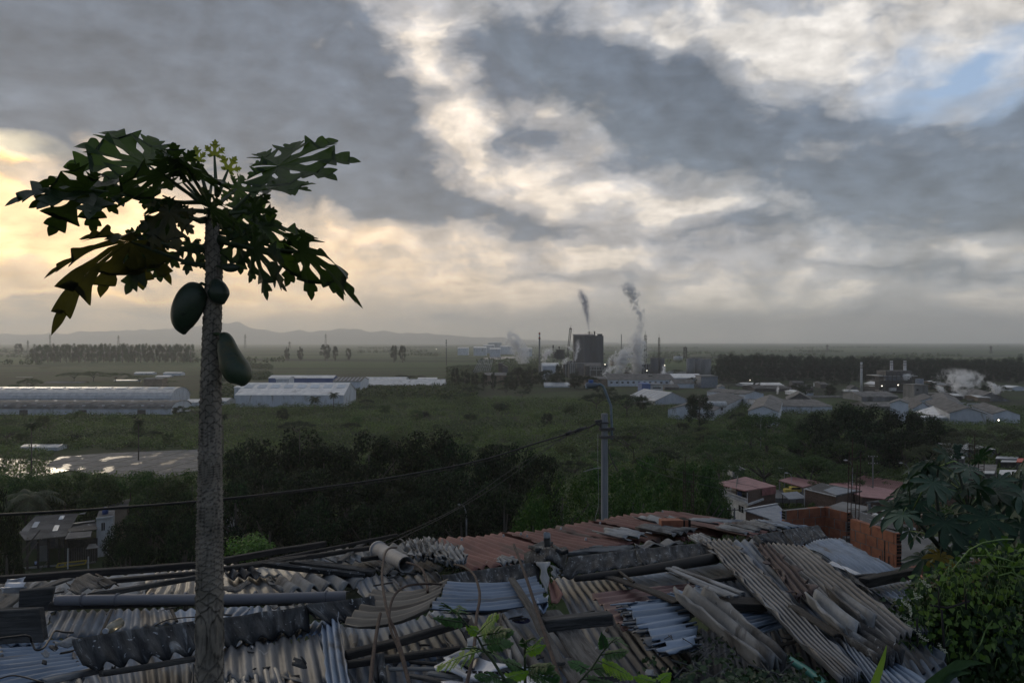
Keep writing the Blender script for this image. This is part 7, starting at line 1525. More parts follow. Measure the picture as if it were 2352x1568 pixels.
# disc
e = empty('disc', roofpt(*px('C', 170, 1040), .12), 'shiny blue-violet disc lying on the zinc below the crossing planks', 'disc', rz=.2)
m_, t_, b_s = newmat('disc_violet'); b_s.inputs['Base Color'].default_value = (.10, .12, .35, 1); b_s.inputs['Metallic'].default_value = .8; b_s.inputs['Roughness'].default_value = .25
b = MB(); b.tube([(0, 0, -.001), (0, 0, .002)], .06, 28); b.build('plate', m_, e); b = MB(); b.tube([(0, 0, .002), (0, 0, .004)], .018, 18); b.build('hub', WP, e); b = MB(); b.tube([(0, 0, .004), (0, 0, .005)], .009, 12); b.build('hole', DK, e)
# bottle
e = empty('plastic_bottle', roofpt(*px('A', 868, 1100), .09), 'small clear plastic bottle lying on the zinc left of the papaya trunk', 'bottle')
m_, t_, b_s = newmat('cloudy_plastic'); b_s.inputs['Base Color'].default_value = (.55, .52, .42, 1); b_s.inputs['Roughness'].default_value = .25; b_s.inputs['Transmission Weight'].default_value = .5
b = MB(); b.tube([(.01, .12, 0), (.01, .11, 0), (.0, .02, 0), (-.003, -.01, 0), (-.005, -.03, 0)], [.02, .034, .034, .03, .018], 16); b.build('body', m_, e, True); b = MB(); b.tube([(-.005, -.03, 0), (-.007, -.05, 0)], [.018, .017], 14); b.build('neck', m_, e, True); b = MB(); b.tube([(-.007, -.048, 0), (-.008, -.062, 0)], [.02, .02], 14); b.build('cap', WP, e)
# --- centre right ---
rod('long weathered log lying along the central ridge', 'C', [(590, 712), (1100, 650), (1690, 552)], (.024, .055), .36, WD, 'log', 'log', 10)
sheet('dark red sheet under the stack of small zinc sheets', 'C', [(722, 838), (1510, 762), (1640, 860), (985, 1140)], .22, 6, .014, surf('maroon_sheet', (.08, .038, .04), (.13, .065, .064), rough=.55, metal=.2, scale=3, c3=(.16, .11, .10), c3scale=2, coord='UV', stretch=(2, .5, 1)), along='u')
for k in range(3):
    sheet(['bottom', 'middle', 'second'][k]+' sheet of the small zinc stack on the dark red sheet', 'C', [(905-k*4, 925+8*(3-k)), (1400, 868+6*(3-k)), (1600, 1235+10*(3-k)), (1285, 1300+12*(3-k))], .28+.02*k, 8, .012, ZD if k else ZN, along='u', rag=.05, tear=.5)
sheet('top blue-grey sheet of the small zinc stack with jagged left edge', 'C', [(905, 918), (1395, 862), (1600, 1225), (1300, 1302)], .36, 8, .013, ZB, along='u', rag=.05, tear=.5)
sheet('light zinc strip above the small stack', 'C', [(1150, 868), (1560, 800), (1650, 835), (1380, 880)], .30, 3, .012, ZB, along='u')
sheet('blue-white zinc corner peeking out above the trough-shaped sheet', 'C', [(1330, 826), (1600, 786), (1680, 836), (1500, 872)], .33, 4, .012, ZB)
board('dark curved strip sweeping down to the trough-shaped sheet', 'C', [(850, 700), (1010, 745), (1130, 790), (1260, 840), (1400, 900)], .085, .02, [.34, .36, .38, .4, .42], WD, 'curved_strip', 'strip')
board('thin dark stick from the ridge to the curved strip', 'C', [(925, 648), (1000, 705), (1050, 740)], .02, .02, .4, WD, 'stick', 'stick')
sheet('heavy trough-shaped fibre sheet lying aslant, lower right of centre', 'C', [(1345, 838), (1600, 812), (2225, 1352), (2085, 1432)], [.52, .52, .34, .34], 2, .055, FC, rag=.03, th=.014)
sheet('right flange of the trough-shaped sheet, split along its length', 'C', [(1665, 900), (1790, 930), (2232, 1322), (2180, 1380)], [.46, .46, .32, .32], .8, .03, FC, rag=.04, th=.014)
for k, (a, b2) in enumerate((((1318, 632), (1850, 852)), ((1362, 622), (1908, 828)), ((1490, 722), (1795, 852)))):
    board(['left', 'upper right', 'short lower'][k]+' one of the three pale narrow tile strips above the trough sheet', 'C', [a, b2], .045, .02, .42+.015*k, FL, 'tile_strip', 'roof fragment')
board('broad dark beam behind the pale tile strips', 'C', [(1640, 905), (2080, 915)], .14, .05, .34, WD, 'beam', 'beam', roll=-.6)
board('dark plank above the broad dark beam', 'C', [(1500, 745), (1840, 700)], .05, .03, .32, WD, 'plank', 'board')
sheet('blue-grey slatted sheet right of the trough sheet, upper', 'C', [(1835, 985), (2080, 972), (2190, 1050), (1985, 1110)], .20, 5, .014, ZB, along='u')
sheet('blue-grey slatted sheet right of the trough sheet, lower', 'C', [(1985, 1112), (2190, 1055), (2230, 1085), (2030, 1150)], .16, 2, .012, ZB, along='u')
board('thick grey beam lying level below the red corner piece', 'C', [(335, 1075), (865, 1020)], .085, .075, .30, WG, 'thick_beam', 'beam')
board('wide long plank slanting below the thick grey beam', 'C', [(380, 975), (540, 1150), (820, 1500)], .16, .03, .20, WG, 'wide_plank', 'board')
board('narrower plank on the right of the wide long one, bottom', 'C', [(500, 1350), (660, 1560)], .10, .025, .24, WG, 'plank', 'board')
board('long narrow plank slanting across the central blue-grey zinc', 'C', [(90, 712), (250, 960), (330, 1120), (480, 1385)], .055, .02, [.48, .46, .40, .30], WG, 'narrow_plank', 'board')
rod('straight rusty rod leaning over the narrow plank', 'C', [(108, 445), (200, 690), (270, 900), (350, 1140), (500, 1600)], .010, [.9, .8, .7, .6, .45], RST, 'rusty_rod', 'rod', smooth_=False)
# --- the big fan of sheets on the right ---
sheet('longest sheet of the right-hand fan, its left side', 'D', [(-205, 408), (35, 412), (1090, 1490), (935, 1560)], [.40, .40, .46, .46], 6, .022, ZD, rag=.03, warp=.022)
sheet('narrow pale strip sheet between the long left sheet and the torn purple one', 'D', [(25, 425), (215, 418), (1230, 1500), (1080, 1530)], [.36, .36, .34, .34], 3, .018, ZN, warp=.022)
sheet('widest sheet of the right-hand fan, with eight long ribs', 'D', [(300, 442), (620, 462), (1460, 1130), (1140, 1345)], [.44, .42, .42, .44], 8, .020, surf('dusty_zinc', (.105, .105, .105), (.19, .19, .19), rough=.65, metal=.2, scale=1.8, c3=(.06, .055, .05), c3scale=1.6, coord='UV', stretch=(3, .35, 1), bump=.35), warp=.022, rag=.03)
sheet('torn flaking purple-brown sheet in the middle of the fan', 'D', [(228, 448), (352, 446), (725, 842), (575, 915)], [.50, .50, .52, .52], 3, .02, RP, rag=.08, tear=.8, warp=.022)
sheet('short dark tile lapping the ridge above the fan', 'D', [(196, 388), (262, 376), (328, 440), (240, 452)], .5, 1.5, .02, FD, name='roof_fragment', cat='roof fragment')
sheet('frayed dark edge strip along the right side of the fan', 'D', [(880, 590), (1010, 690), (1190, 835), (1160, 850)], .5, 1, .01, FD, name='roof_fragment', cat='roof fragment', rag=.06, tear=.7, along='u')
sheet('smooth pale two-wave fibre sheet lying on the fan', 'D', [(625, 872), (760, 828), (1105, 1082), (925, 1170)], [.56, .56, .52, .52], 1.7, .045, FL, th=.014, rag=.03)
sheet('darker mossy fibre sheet right of the smooth pale one on the fan', 'D', [(785, 812), (870, 808), (1192, 1040), (1095, 1080)], [.54, .54, .5, .5], 1.2, .04, FC, th=.014, rag=.03)
board('dark torn edge left of the smooth pale fibre sheet', 'D', [(530, 932), (700, 1040), (900, 1165)], .06, .02, .50, WD, 'torn_edge', 'strip')
sheet('black-flecked corrugated fibre sheet under the pale two-wave one', 'D', [(905, 1185), (1070, 1100), (1420, 1330), (1230, 1385)], .46, 3, .035, FD, th=.012)
sheet('zinc sheet fanning out at the bottom right, left one', 'D', [(900, 1200), (1080, 1300), (1360, 1600), (1180, 1620)], .40, 4, .018, ZN)
sheet('zinc sheet fanning out at the bottom right, right one', 'D', [(1080, 1300), (1250, 1350), (1650, 1600), (1350, 1620)], .36, 4, .02, ZB)
sheet('bluish curved zinc roof sheet behind the fan, upper right', 'D', [(612, 456), (835, 404), (1345, 664), (1045, 716)], [.28, .30, .16, .20], 10, .010, ZB, warp=.04)
sheet('bright white lapped strip on the bluish zinc roof', 'D', [(775, 590), (850, 588), (1085, 690), (1030, 692)], .30, 1, .008, WP, name='roof_fragment', cat='roof fragment')
board('heavy dark beam lying across the bluish zinc at the right', 'D', [(1082, 745), (1290, 705), (1500, 665)], .085, .075, .30, WD, 'heavy_beam', 'beam')
board('short stake beside the heavy dark beam', 'D', [(1010, 702), (1190, 686)], .035, .03, .34, WG, 'stake', 'stick')
sheet('lower zinc roof right of the fan running under the vines', 'D', [(1095, 775), (1500, 716), (1760, 900), (1400, 985)], .14, 10, .014, ZN)
sheet('tarnished zinc continuing under the vines below the heavy beam', 'D', [(1200, 860), (1480, 900), (1600, 1150), (1420, 1130)], .10, 6, .014, ZD)
for k, (x_, y_) in enumerate(((1490, 700), (1600, 700), (1720, 740))):
    sheet(['left', 'middle', 'right'][k]+' one of the orange clay tiles beside the heavy beam end', 'D', [(x_, y_), (x_+60, y_-15), (x_+110, y_+35), (x_+40, y_+55)], .1, 1.5, .02, BR[1], name='clay_tile', cat='roof tile')
rod('turquoise plastic pipe emerging under the trough sheet, bottom right', 'D', [(380, 1265), (470, 1330), (560, 1385), (680, 1460), (800, 1560)], .022, .22, surf('turquoise_plastic', (.12, .42, .34), (.16, .50, .42), rough=.4, scale=6, bump=0), 'plastic_pipe', 'pipe', 10)
board('thin dark stick in the hollow left of the turquoise pipe', 'D', [(380, 1262), (560, 1205)], .02, .02, .2, WD, 'stick', 'stick')
# --- wires ---
rod('tallest rusty rebar loop left of the bamboo end, standing free', 'B', [(1150, 468), (1090, 475), (1055, 530), (1035, 680), (1050, 830), (1085, 1000), (1140, 1130), (1200, 1330), (1262, 1600)], .0085, [.55, .65, .7, .75, .75, .7, .6, .5, .4], RST, 'rebar_loop', 'rebar')
rod('low rebar loop arching over the tan sheet', 'B', [(1512, 755), (1380, 752), (1245, 765), (1155, 815), (1108, 900), (1092, 1010), (1110, 1130), (1180, 1300), (1262, 1600)], .008, [.45, .55, .6, .62, .6, .55, .5, .45, .4], RST, 'rebar_loop', 'rebar')
rod('bent rebar from the pipe mouth down to the tan sheet', 'B', [(1230, 585), (1320, 615), (1365, 665), (1385, 740), (1395, 815)], .010, [.45, .5, .5, .45, .40], RST, 'rebar_loop', 'rebar')
rod('big rebar arch rising from the broken pile down past the ferns', 'B', [(1600, 600), (1680, 620), (1755, 680), (1795, 790), (1800, 880), (1778, 1000), (1765, 1180), (1740, 1350), (1685, 1600)], .0085, [.45, .6, .7, .75, .75, .7, .65, .6, .5], RST, 'rebar_loop', 'rebar')
rod('short upright rebar left of the low loop', 'B', [(1022, 985), (995, 1120), (965, 1330), (938, 1600)], .010, [.5, .48, .45, .4], RST, 'rebar_loop', 'rebar')
rod('curly black cable on the blue-grey zinc at the left edge', 'A', [(-20, 1182), (100, 1168), (220, 1160), (250, 1210), (280, 1268), (340, 1255), (385, 1190), (430, 1122), (500, 1130), (575, 1134)], .006, [.46, .46, .45, .36, .3, .3, .3, .3, .3, .3], BLK, 'cable', 'cable')
rod('thin black wires in the bottom left corner', 'A', [(-20, 1500), (120, 1470), (340, 1525)], .004, .2, BLK, 'cable', 'cable')
rod('fine black wire arching before the trunk over the zinc', 'A', [(1215, 1080), (1330, 1030), (1560, 1012), (1780, 1030)], .004, [.3, .4, .45, .4], BLK, 'cable', 'cable')
board('black seam lath between left and middle zinc below the bamboo', 'A', [(880, 955), (790, 1150)], .022, .015, .06, WD, 'lath', 'board')
board('short black seam lath left of the trunk below the bamboo', 'A', [(1335, 940), (1388, 1048)], .022, .015, .06, WD, 'lath', 'board')
# loose shards and sticks scattered over the roofs
rg = random.Random(21)
for k in range(46):
    f_ = rg.choice('ABCD'); x_ = rg.uniform(0, 2300) if f_ != 'D' else rg.uniform(0, 1300); y_ = rg.uniform(820, 1500) if f_ != 'D' else rg.uniform(600, 1450)
    q_ = rg.uniform(18, 60); an = rg.uniform(0, 6.28); cs = [(x_+q_*math.cos(an+i*1.57)*(1 if i % 2 else .6), y_+q_*.5*math.sin(an+i*1.57)) for i in range(4)]
    sheet('loose grey shard of broken roofing among the crossing sheets', f_, cs, .10+rg.random()*.12, 1, .006, rg.choice([FC, FL, FD, WG]), name='roofing_shard', cat='shard', rag=.02, group='loose shards on the roofs')
for k in range(34):
    f_ = rg.choice('ABBC'); x_ = rg.uniform(0, 2200); y_ = rg.uniform(560 if f_ == 'B' else 760, 1450); an = rg.uniform(-.7, .5); l = rg.uniform(40, 160)
    board('thin dry stick lying loose on the roof sheets', f_, [(x_, y_), (x_+l*math.cos(an), y_-l*.5*math.sin(an))], .012, .01, .14+rg.random()*.1, rg.choice([WG, WD]), 'stick', 'stick', group='loose sticks on the roofs', bev=0)
# ---------- lobed leaves ----------
def plantmat(name, c1, c2, trans=.3, tcol=(.10, .16, .02), rough=.45, scale=9, c3=None, spec=.5):
    m, t, bs = newmat(name); P = t.new('ShaderNodeTexCoord').outputs['Object']; r = t.new('ShaderNodeObjectInfo').outputs['Random']; isl = t.new('ShaderNodeNewGeometry').outputs['Random Per Island']
    n = t.noise(P, scale, 5, .6); c = t.mix(t.range(n, .35, .68), c1, c2)
    if c3: c = t.mix(t.range(t.noise(P, scale*.5, 4, .6), .55, .68), c, c3)
    h = t.new('ShaderNodeHueSaturation'); t.put(h.inputs['Color'], c); t.put(h.inputs['Value'], t.math('ADD', t.math('MULTIPLY_ADD', r, .35, .6), t.math('MULTIPLY', isl, .45)))
    t.put(bs.inputs['Base Color'], h.outputs[0]); bs.inputs['Roughness'].default_value = rough; bs.inputs['Specular IOR Level'].default_value = spec
    bp = t.new('ShaderNodeBump'); bp.inputs['Strength'].default_value = .4; bp.inputs['Distance'].default_value = .01; t.put(bp.inputs['Height'], t.noise(P, scale*4, 4, .6)); t.l.new(bp.outputs[0], bs.inputs['Normal'])
    tr = t.new('ShaderNodeBsdfTranslucent'); t.put(tr.inputs[0], t.mix(t.range(n, .3, .7), tcol, tuple(q*.6 for q in tcol))); mx = t.new('ShaderNodeMixShader'); mx.inputs[0].default_value = trans
    t.l.new(bs.outputs[0], mx.inputs[1]); t.l.new(tr.outputs[0], mx.inputs[2]); t.l.new(mx.outputs[0], t.n['Material Output'].inputs[0]); return m
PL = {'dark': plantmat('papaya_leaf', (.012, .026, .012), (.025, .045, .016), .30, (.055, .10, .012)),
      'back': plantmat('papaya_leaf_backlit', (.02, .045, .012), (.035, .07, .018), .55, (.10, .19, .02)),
      'yellow': plantmat('papaya_leaf_yellowing', (.03, .034, .010), (.06, .055, .014), .45, (.10, .095, .012), c3=(.015, .022, .008)),
      'young': plantmat('papaya_leaf_young', (.07, .11, .02), (.10, .14, .03), .55, (.30, .36, .05)),
      'castor': plantmat('castor_leaf', (.012, .034, .018), (.022, .055, .026), .2, (.03, .08, .02), rough=.5, spec=.35),
      'castorlit': plantmat('castor_leaf_skylit', (.03, .07, .04), (.055, .105, .06), .2, (.05, .11, .03), rough=.4, spec=.6),  # paler green carries the sky's sheen in the leaf colour
      'castoryel': plantmat('castor_leaf_yellow', (.16, .13, .015), (.22, .17, .02), .4, (.30, .22, .02)),
      'vine': plantmat('vine_leaf', (.014, .040, .010), (.034, .080, .018), .3, (.09, .20, .03), rough=.5, scale=3),
      'vinelit': plantmat('vine_shoot', (.10, .20, .03), (.15, .27, .05), .4, (.25, .42, .06), rough=.5, scale=3),
      'ivy': plantmat('creeper_leaf', (.014, .036, .012), (.03, .065, .018), .2, (.05, .11, .02), rough=.5, scale=3),
      'fern': plantmat('feathery_leaf', (.035, .12, .03), (.06, .17, .04), .4, (.09, .26, .04), scale=4),
      'fernlit': plantmat('feathery_leaf_young', (.17, .32, .02), (.24, .42, .03), .5, (.45, .75, .05), scale=4),
      'bract': surf('cream_flower', (.40, .42, .30), (.55, .56, .42), rough=.8, bump=0)}
GST = surf('green_stem', (.025, .045, .02), (.05, .075, .03), rough=.7, scale=12, bump=.2)
GLT = surf('pale_green_stem', (.12, .20, .05), (.18, .28, .08), rough=.6, scale=12, bump=0)
def lobe_side(kind, g):
    if kind == 'papaya':      # (along, across) from the sinus to the tip, rounded
        j = lambda s=.02: g.uniform(-s, s)
        c = [(.42+j(), .075), (.50+j(), .115+j()), (.60+j(), .20+j()), (.71+j(), .275+j()), (.70, .20), (.665+j(.01), .125), (.71, .105), (.78, .14+j(.01)), (.865+j(), .155+j()), (.86, .10), (.86, .078), (.91, .072), (.96, .04), (1.0, 0)]
        o = []
        for i in range(len(c)-1):
            p0, p1, p2, p3 = c[max(i-1, 0)], c[i], c[i+1], c[min(i+2, len(c)-1)]
            for k in range(3):
                s = k/3; o.append(tuple(.5*((2*p1[q])+(p2[q]-p0[q])*s+(2*p0[q]-5*p1[q]+4*p2[q]-p3[q])*s*s+(3*p1[q]-p0[q]-3*p2[q]+p3[q])*s**3) for q in (0, 1)))
        return o+[c[-1]]
    return [(.45, .115), (.52, .14), (.56, .135), (.62, .155), (.66, .145), (.72, .15), (.76, .13), (.82, .115), (.86, .09), (.91, .065), (.95, .035), (1.0, 0)]
def leaf(name, A, T, S, size, kind, m, parent, seed=0, lobes=9, span=150, droop=.25, cup=.0, sinus=.34, curl=.0, asym=0):
    """A attachment, T where the middle lobe points, S sideways hint; returns a mesh of radiating lobes"""
    g = random.Random(seed); a = (Vector(T)-Vector(A)); L = size or a.length; a.normalize(); s_ = Vector(S); s_ = (s_-a*s_.dot(a)).normalized(); n = a.cross(s_)
    if n.z < 0: n = -n
    angs = [R(-span+2*span*i/(lobes-1)) for i in range(lobes)]; V_ = []; F_ = []; st = []
    lens = [(1-.55*(abs(an)/R(span))**1.6)*g.uniform(.88, 1.08) for an in angs]
    hw = (angs[1]-angs[0])/2
    for an, ln in zip(angs, lens):
        ca, sa = math.cos(an), math.sin(an); nm = 12; 
        for side in (-1, 1):
            pts = [(0, 0), (sinus*.5*math.cos(hw*.98)/max(ln, .3)*.9, sinus*.5*math.sin(hw*.98)/max(ln, .3)*.9), (sinus*math.cos(hw*.93)/max(ln, .3)*.75, sinus*math.sin(hw*.93)/max(ln, .3)*.75)]+lobe_side(kind, g)
            base = len(V_)
            for k, (x, y) in enumerate(pts):
                mx = min(x, 1.0)
                for (px_, py_) in ((mx*.98 if k < len(pts)-1 else mx, 0), (x, side*y)):
                    X, Y = px_*ln, py_*ln*(1.15 if kind == 'papaya' else 1.0); V_.append((X*ca-Y*sa, X*sa+Y*ca)); st.append((px_, abs(py_), an))
            for k in range(len(pts)-1):
                q = base+2*k; F_.append((q, q+2, q+3, q+1) if side > 0 else (q, q+1, q+3, q+2))
    v = []
    for (X, Y), (lx, ly, an) in zip(V_, st):
        r2 = X*X+Y*Y; w = mnoise.noise(Vector((X*2.2, Y*2.2, seed*1.3)))
        h = cup*r2-abs(ly)*.35*lx*0+ly*.30+w*.10*math.sqrt(r2)+curl*max(0, r2-.35)
        p = a*(X*L)+s_*(Y*L)+n*(h*L); p.z -= droop*r2*L*(1.0+.5*math.cos(an*3+seed)); v.append(p)
    o = meshobj(name, v, F_, m, parent, True)
    bm = bmesh.new(); bm.from_mesh(o.data); bmesh.ops.remove_doubles(bm, verts=bm.verts, dist=.0005); bm.to_mesh(o.data); bm.free(); o.data.polygons.foreach_set('use_smooth', [True]*len(o.data.polygons))
    return o, Vector(A)
# ---------- the papaya tree ----------
PD = 3.7; PK = PD/5.5
def pp(x, y, dy=0.0): return W(*px('P', x, y), PD+dy*PK)
root = W(481, 1568, PD); root = Vector((root.x, PD, 40.7))
pap = empty('papaya_tree', root, 'tall papaya tree with scarred trunk, lobed leaves and hanging green fruit on the left', 'papaya tree')
def trunk_papaya():
    prof = [(40.7, 481, .088), (W(0, 1568, PD).z, 481, .0865), (W(0, 1300, PD).z, 481.5, .085), (W(0, 1000, PD).z, 483, .071), (W(0, 800, PD).z, 485.5, .060), (W(0, 700, PD).z, 489, .056), (W(0, 620, PD).z, 492, .053), (W(0, 560, PD).z, 488, .049), (W(0, 500, PD).z, 488, .040), (W(0, 470, PD).z, 488, .022)]
    nz, na = 900, 80; lip_shade = []; z0, z1 = prof[0][0], prof[-1][0]; v = []; f = []
    for j in range(nz+1):
        z_ = z0+(z1-z0)*j/nz
        for (a, xa, ra), (b_, xb, rb) in zip(prof, prof[1:]):
            if a <= z_ <= b_+1e-6: s = (z_-a)/(b_-a); xx = xa+(xb-xa)*s; r = (ra+(rb-ra)*s)*PK; break
        cx_ = (xx-CX)/F*PD; pitch = (.036+.018*min(1, max(0, (44.6-z_)/1.6)))*PK
        for i in range(na):
            th = 2*math.pi*i/na; nl = 5.0; hz_ = mnoise.noise(Vector((math.cos(th)*5, math.sin(th)*5, z_*12)))
            wob = mnoise.noise(Vector((math.cos(th)*1.2, math.sin(th)*1.2, z_*2)))*.7+mnoise.noise(Vector((math.cos(th)*3, math.sin(th)*3, z_*9)))*.35
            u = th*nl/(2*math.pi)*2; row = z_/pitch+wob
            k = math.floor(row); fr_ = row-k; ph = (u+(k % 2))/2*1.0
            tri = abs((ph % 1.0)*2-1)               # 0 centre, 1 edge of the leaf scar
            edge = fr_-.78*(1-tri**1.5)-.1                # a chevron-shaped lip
            lip = math.exp(-(edge/.10)**2); lip_shade.append(max(0, min(1, .62-.62*math.exp(-((edge+.10)/.16)**2)+.30*lip-.25*(hz_ > .25))))  # pale scars, with the shade under each lip painted into the tone
            hgt = .010*lip+.004*(1-fr_)*(1-tri)+.0012*mnoise.noise(Vector((math.cos(th)*8, math.sin(th)*8, z_*30)))
            hole = -.004 if (mnoise.noise(Vector((math.cos(th)*4, math.sin(th)*4, z_*7+50))) > .62) else 0
            rr_ = r+(hgt+hole)*PK*min(1.2, r/.045); v.append((cx_+rr_*math.cos(th)-root.x, rr_*math.sin(th), z_-root.z))
    for j in range(nz):
        for i in range(na): f.append((j*na+i, j*na+(i+1) % na, (j+1)*na+(i+1) % na, (j+1)*na+i))
    m = surf('papaya_bark', (.17, .155, .13), (.27, .245, .21), rough=.9, scale=9, c3=(.055, .048, .04), c3scale=5, bump=.25, stretch=(1, 1, .7))
    o = meshobj('trunk', v, f, m, pap, True); at = o.data.attributes.new('scar_shade', 'FLOAT', 'POINT'); at.data.foreach_set('value', lip_shade)
    t = NT(m.node_tree); an = t.new('ShaderNodeAttribute'); an.attribute_name = 'scar_shade'; b_ = m.node_tree.nodes['Principled BSDF']; src = b_.inputs['Base Color'].links[0].from_socket
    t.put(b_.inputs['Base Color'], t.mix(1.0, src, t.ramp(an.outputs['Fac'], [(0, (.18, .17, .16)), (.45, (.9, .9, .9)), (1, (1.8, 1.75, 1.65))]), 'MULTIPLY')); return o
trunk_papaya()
XS, YS = Vector((0, .8, .6)), Vector((0, -.8, .6))
LV = [ # start on trunk, attach, tip, side vector, size, material, lobes, span, droop, dy attach, dy tip
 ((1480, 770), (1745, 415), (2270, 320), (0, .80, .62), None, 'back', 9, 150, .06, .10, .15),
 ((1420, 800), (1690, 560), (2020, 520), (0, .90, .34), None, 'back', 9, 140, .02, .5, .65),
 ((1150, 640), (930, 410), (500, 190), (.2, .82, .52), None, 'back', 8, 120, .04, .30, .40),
 ((1200, 660), (1030, 470), (560, 600), (.1, -.95, .1), .46, 'dark', 9, 150, .12, -.25, -.55),
 ((1190, 650), (1120, 440), (1150, 300), (.9, .3, .1), .24, 'dark', 8, 140, .10, -.15, -.2),
 ((1330, 620), (1170, 425), (1600, 560), (.1, -.9, .1), .40, 'dark', 9, 150, .10, -.2, -.45),
 ((820, 700), (640, 560), (115, 470), (.05, .90, .40), None, 'dark', 9, 150, .20, .0, .05),
 ((700, 640), (560, 560), (215, 700), (.1, -.75, .55), .46, 'dark', 8, 140, .22, -.1, -.1),
 ((1300, 1040), (820, 890), (300, 1060), (.3, -.80, .38), .60, 'yellow', 9, 140, .50, -.1, -.1),
 ((1290, 930), (920, 880), (1010, 1100), (.9, .25, .15), .24, 'dark', 8, 140, .10, .2, .2),
 ((1290, 760), (1090, 700), (760, 760), (.1, -.8, .3), .30, 'dark', 9, 150, .30, -.35, -.5),
 ((1300, 740), (1060, 700), (1030, 960), (.95, .1, .1), .26, 'yellow', 8, 140, .12, -.45, -.45),
 ((1300, 730), (1320, 680), (1580, 720), (.1, -.7, .5), .28, 'dark', 9, 150, .22, -.35, -.5),
 ((1400, 860), (1590, 930), (1760, 1110), (.6, -.6, .4), .36, 'dark', 9, 150, .22, -.15, -.2),
 ((1400, 880), (1880, 950), (2270, 1090), (.3, -.78, .45), None, 'dark', 9, 150, .40, -.05, -.05),
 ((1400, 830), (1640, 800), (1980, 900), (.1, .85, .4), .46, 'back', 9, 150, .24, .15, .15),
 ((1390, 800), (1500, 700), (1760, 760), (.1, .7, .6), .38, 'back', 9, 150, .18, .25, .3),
 ((1380, 900), (1500, 850), (1450, 1000), (.9, .2, .2), .26, 'dark', 8, 140, .2, 0, 0),
 ((1280, 920), (1200, 900), (1180, 1010), (.9, .2, .2), .20, 'dark', 7, 130, .2, 0, 0),
 ((1290, 940), (960, 900), (800, 1130), (.7, .2, .5), .36, 'dark', 7, 130, .2, .25, .2),
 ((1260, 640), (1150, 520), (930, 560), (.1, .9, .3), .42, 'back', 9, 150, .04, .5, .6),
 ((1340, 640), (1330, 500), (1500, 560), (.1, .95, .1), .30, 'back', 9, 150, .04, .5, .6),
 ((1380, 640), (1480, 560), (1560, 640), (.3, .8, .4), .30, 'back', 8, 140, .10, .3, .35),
 ((1300, 600), (1240, 385), (1225, 285), (.9, .3, 0), .13, 'young', 5, 90, 0, .1, .1),
 ((1340, 600), (1345, 350), (1350, 255), (.9, .3, 0), .13, 'young', 5, 90, 0, .1, .1),
 ((1370, 600), (1430, 440), (1475, 365), (.7, .3, .3), .14, 'young', 5, 100, 0, .15, .15),
 ((1350, 700), (1600, 700), (1650, 640), (.8, .5, .3), .20, 'dark', 7, 140, .1, .0, .0),
]
for k, (s0, A_, T_p, S_, sz, mm, lb, sp, dr, da, dt) in enumerate(LV):
    A3 = pp(*A_, da); T3 = pp(*T_p, dt); sz_ = (sz*PK if sz else (T3-A3).length*1.0)*.90
    if not sz: sz_ = (T3-A3).length
    lf, _ = leaf('leaf', A3, T3, S_, sz_, 'papaya', PL[mm], None, seed=k*3+1, lobes=lb, span=sp, droop=dr, cup=-.02)
    lf.location = A3-root; lf.parent = pap
    s3 = pp(*s0, 0); s3.x = (488-CX)/F*PD+(.02 if A_[0] > 1340 else -.02); mid = s3.lerp(A3, .5); mid.z -= .03*(A3-s3).length; 
    b = MB(); b.tube([s3, s3.lerp(mid, .5)-Vector((0, 0, .01)), mid, mid.lerp(A3, .5), A3], [.017*PK, .014*PK, .012*PK, .010*PK, .007*PK], 8); st_ = b.build('petiole', GST, None, True, loc=A3); st_.parent = lf; st_.location = (0, 0, 0)
def fruit(cs, tilt, label_=None, seed=0):
    """cs: (x,y,halfwidth) in P frame from stalk to tip"""
    P_ = [pp(x, y, -.07) for x, y, w in cs]; c = P_[0]; Q = []; rs = []
    for i in range(len(P_)-1):
        for k in range(8):
            s = k/8; h4 = [cs[max(i-1, 0)], cs[i], cs[i+1], cs[min(i+2, len(cs)-1)]]; q4 = [P_[max(i-1, 0)], P_[i], P_[i+1], P_[min(i+2, len(cs)-1)]]; cr4 = lambda a, b2, c2, d2: .5*((2*b2)+(c2-a)*s+(2*a-5*b2+4*c2-d2)*s*s+(3*b2-a-3*c2+d2)*s**3)
            Q.append(cr4(*q4)); rs.append(max(.5, cr4(*[q[2] for q in h4]))*.3662/F*PD)
    Q.append(P_[-1]); rs.append(cs[-1][2]*.3662/F*PD)
    b = MB(); b.tube(Q, rs, 26); m = surf('papaya_skin_'+('ripe' if seed else 'green'), (.018, .034, .020), (.03, .05, .028), rough=.45, scale=4, c3=(.07, .06, .014) if seed else (.03, .045, .025), c3scale=2.2, c3amt=(.5, .72) if seed else (.6, .7), c4=(.008, .014, .008), c4scale=30, bump=.1)
    return b.build('fruit', m, None, True, loc=root)
for cs, sd in (([(1258, 1156, 12), (1238, 1182, 66), (1205, 1240, 90), (1175, 1305, 92), (1155, 1370, 80), (1150, 1425, 54), (1156, 1470, 8)], 0), ([(1310, 1155, 10), (1345, 1165, 52), (1370, 1205, 64), (1385, 1245, 52), (1400, 1280, 10)], 0), ([(1388, 1052, 4), (1410, 1050, 22), (1450, 1052, 28), (1485, 1050, 20), (1505, 1045, 3)], 0)):
    o = fruit(cs, 0, seed=sd); o.parent = pap; o.location = (0, 0, 0)
def ev(x, y): return ((x*.3418)/.3662, (y*.3418+746.5-229.7)/.3662)
o = fruit([(*ev(1478, 62), 12), (*ev(1510, 90), 44), (*ev(1535, 180), 66), (*ev(1565, 260), 82), (*ev(1600, 320), 84), (*ev(1625, 370), 62), (*ev(1632, 410), 10)], 0, seed=1); o.parent = pap; o.location = (0, 0, 0)
q0 = ev(1462, 62)
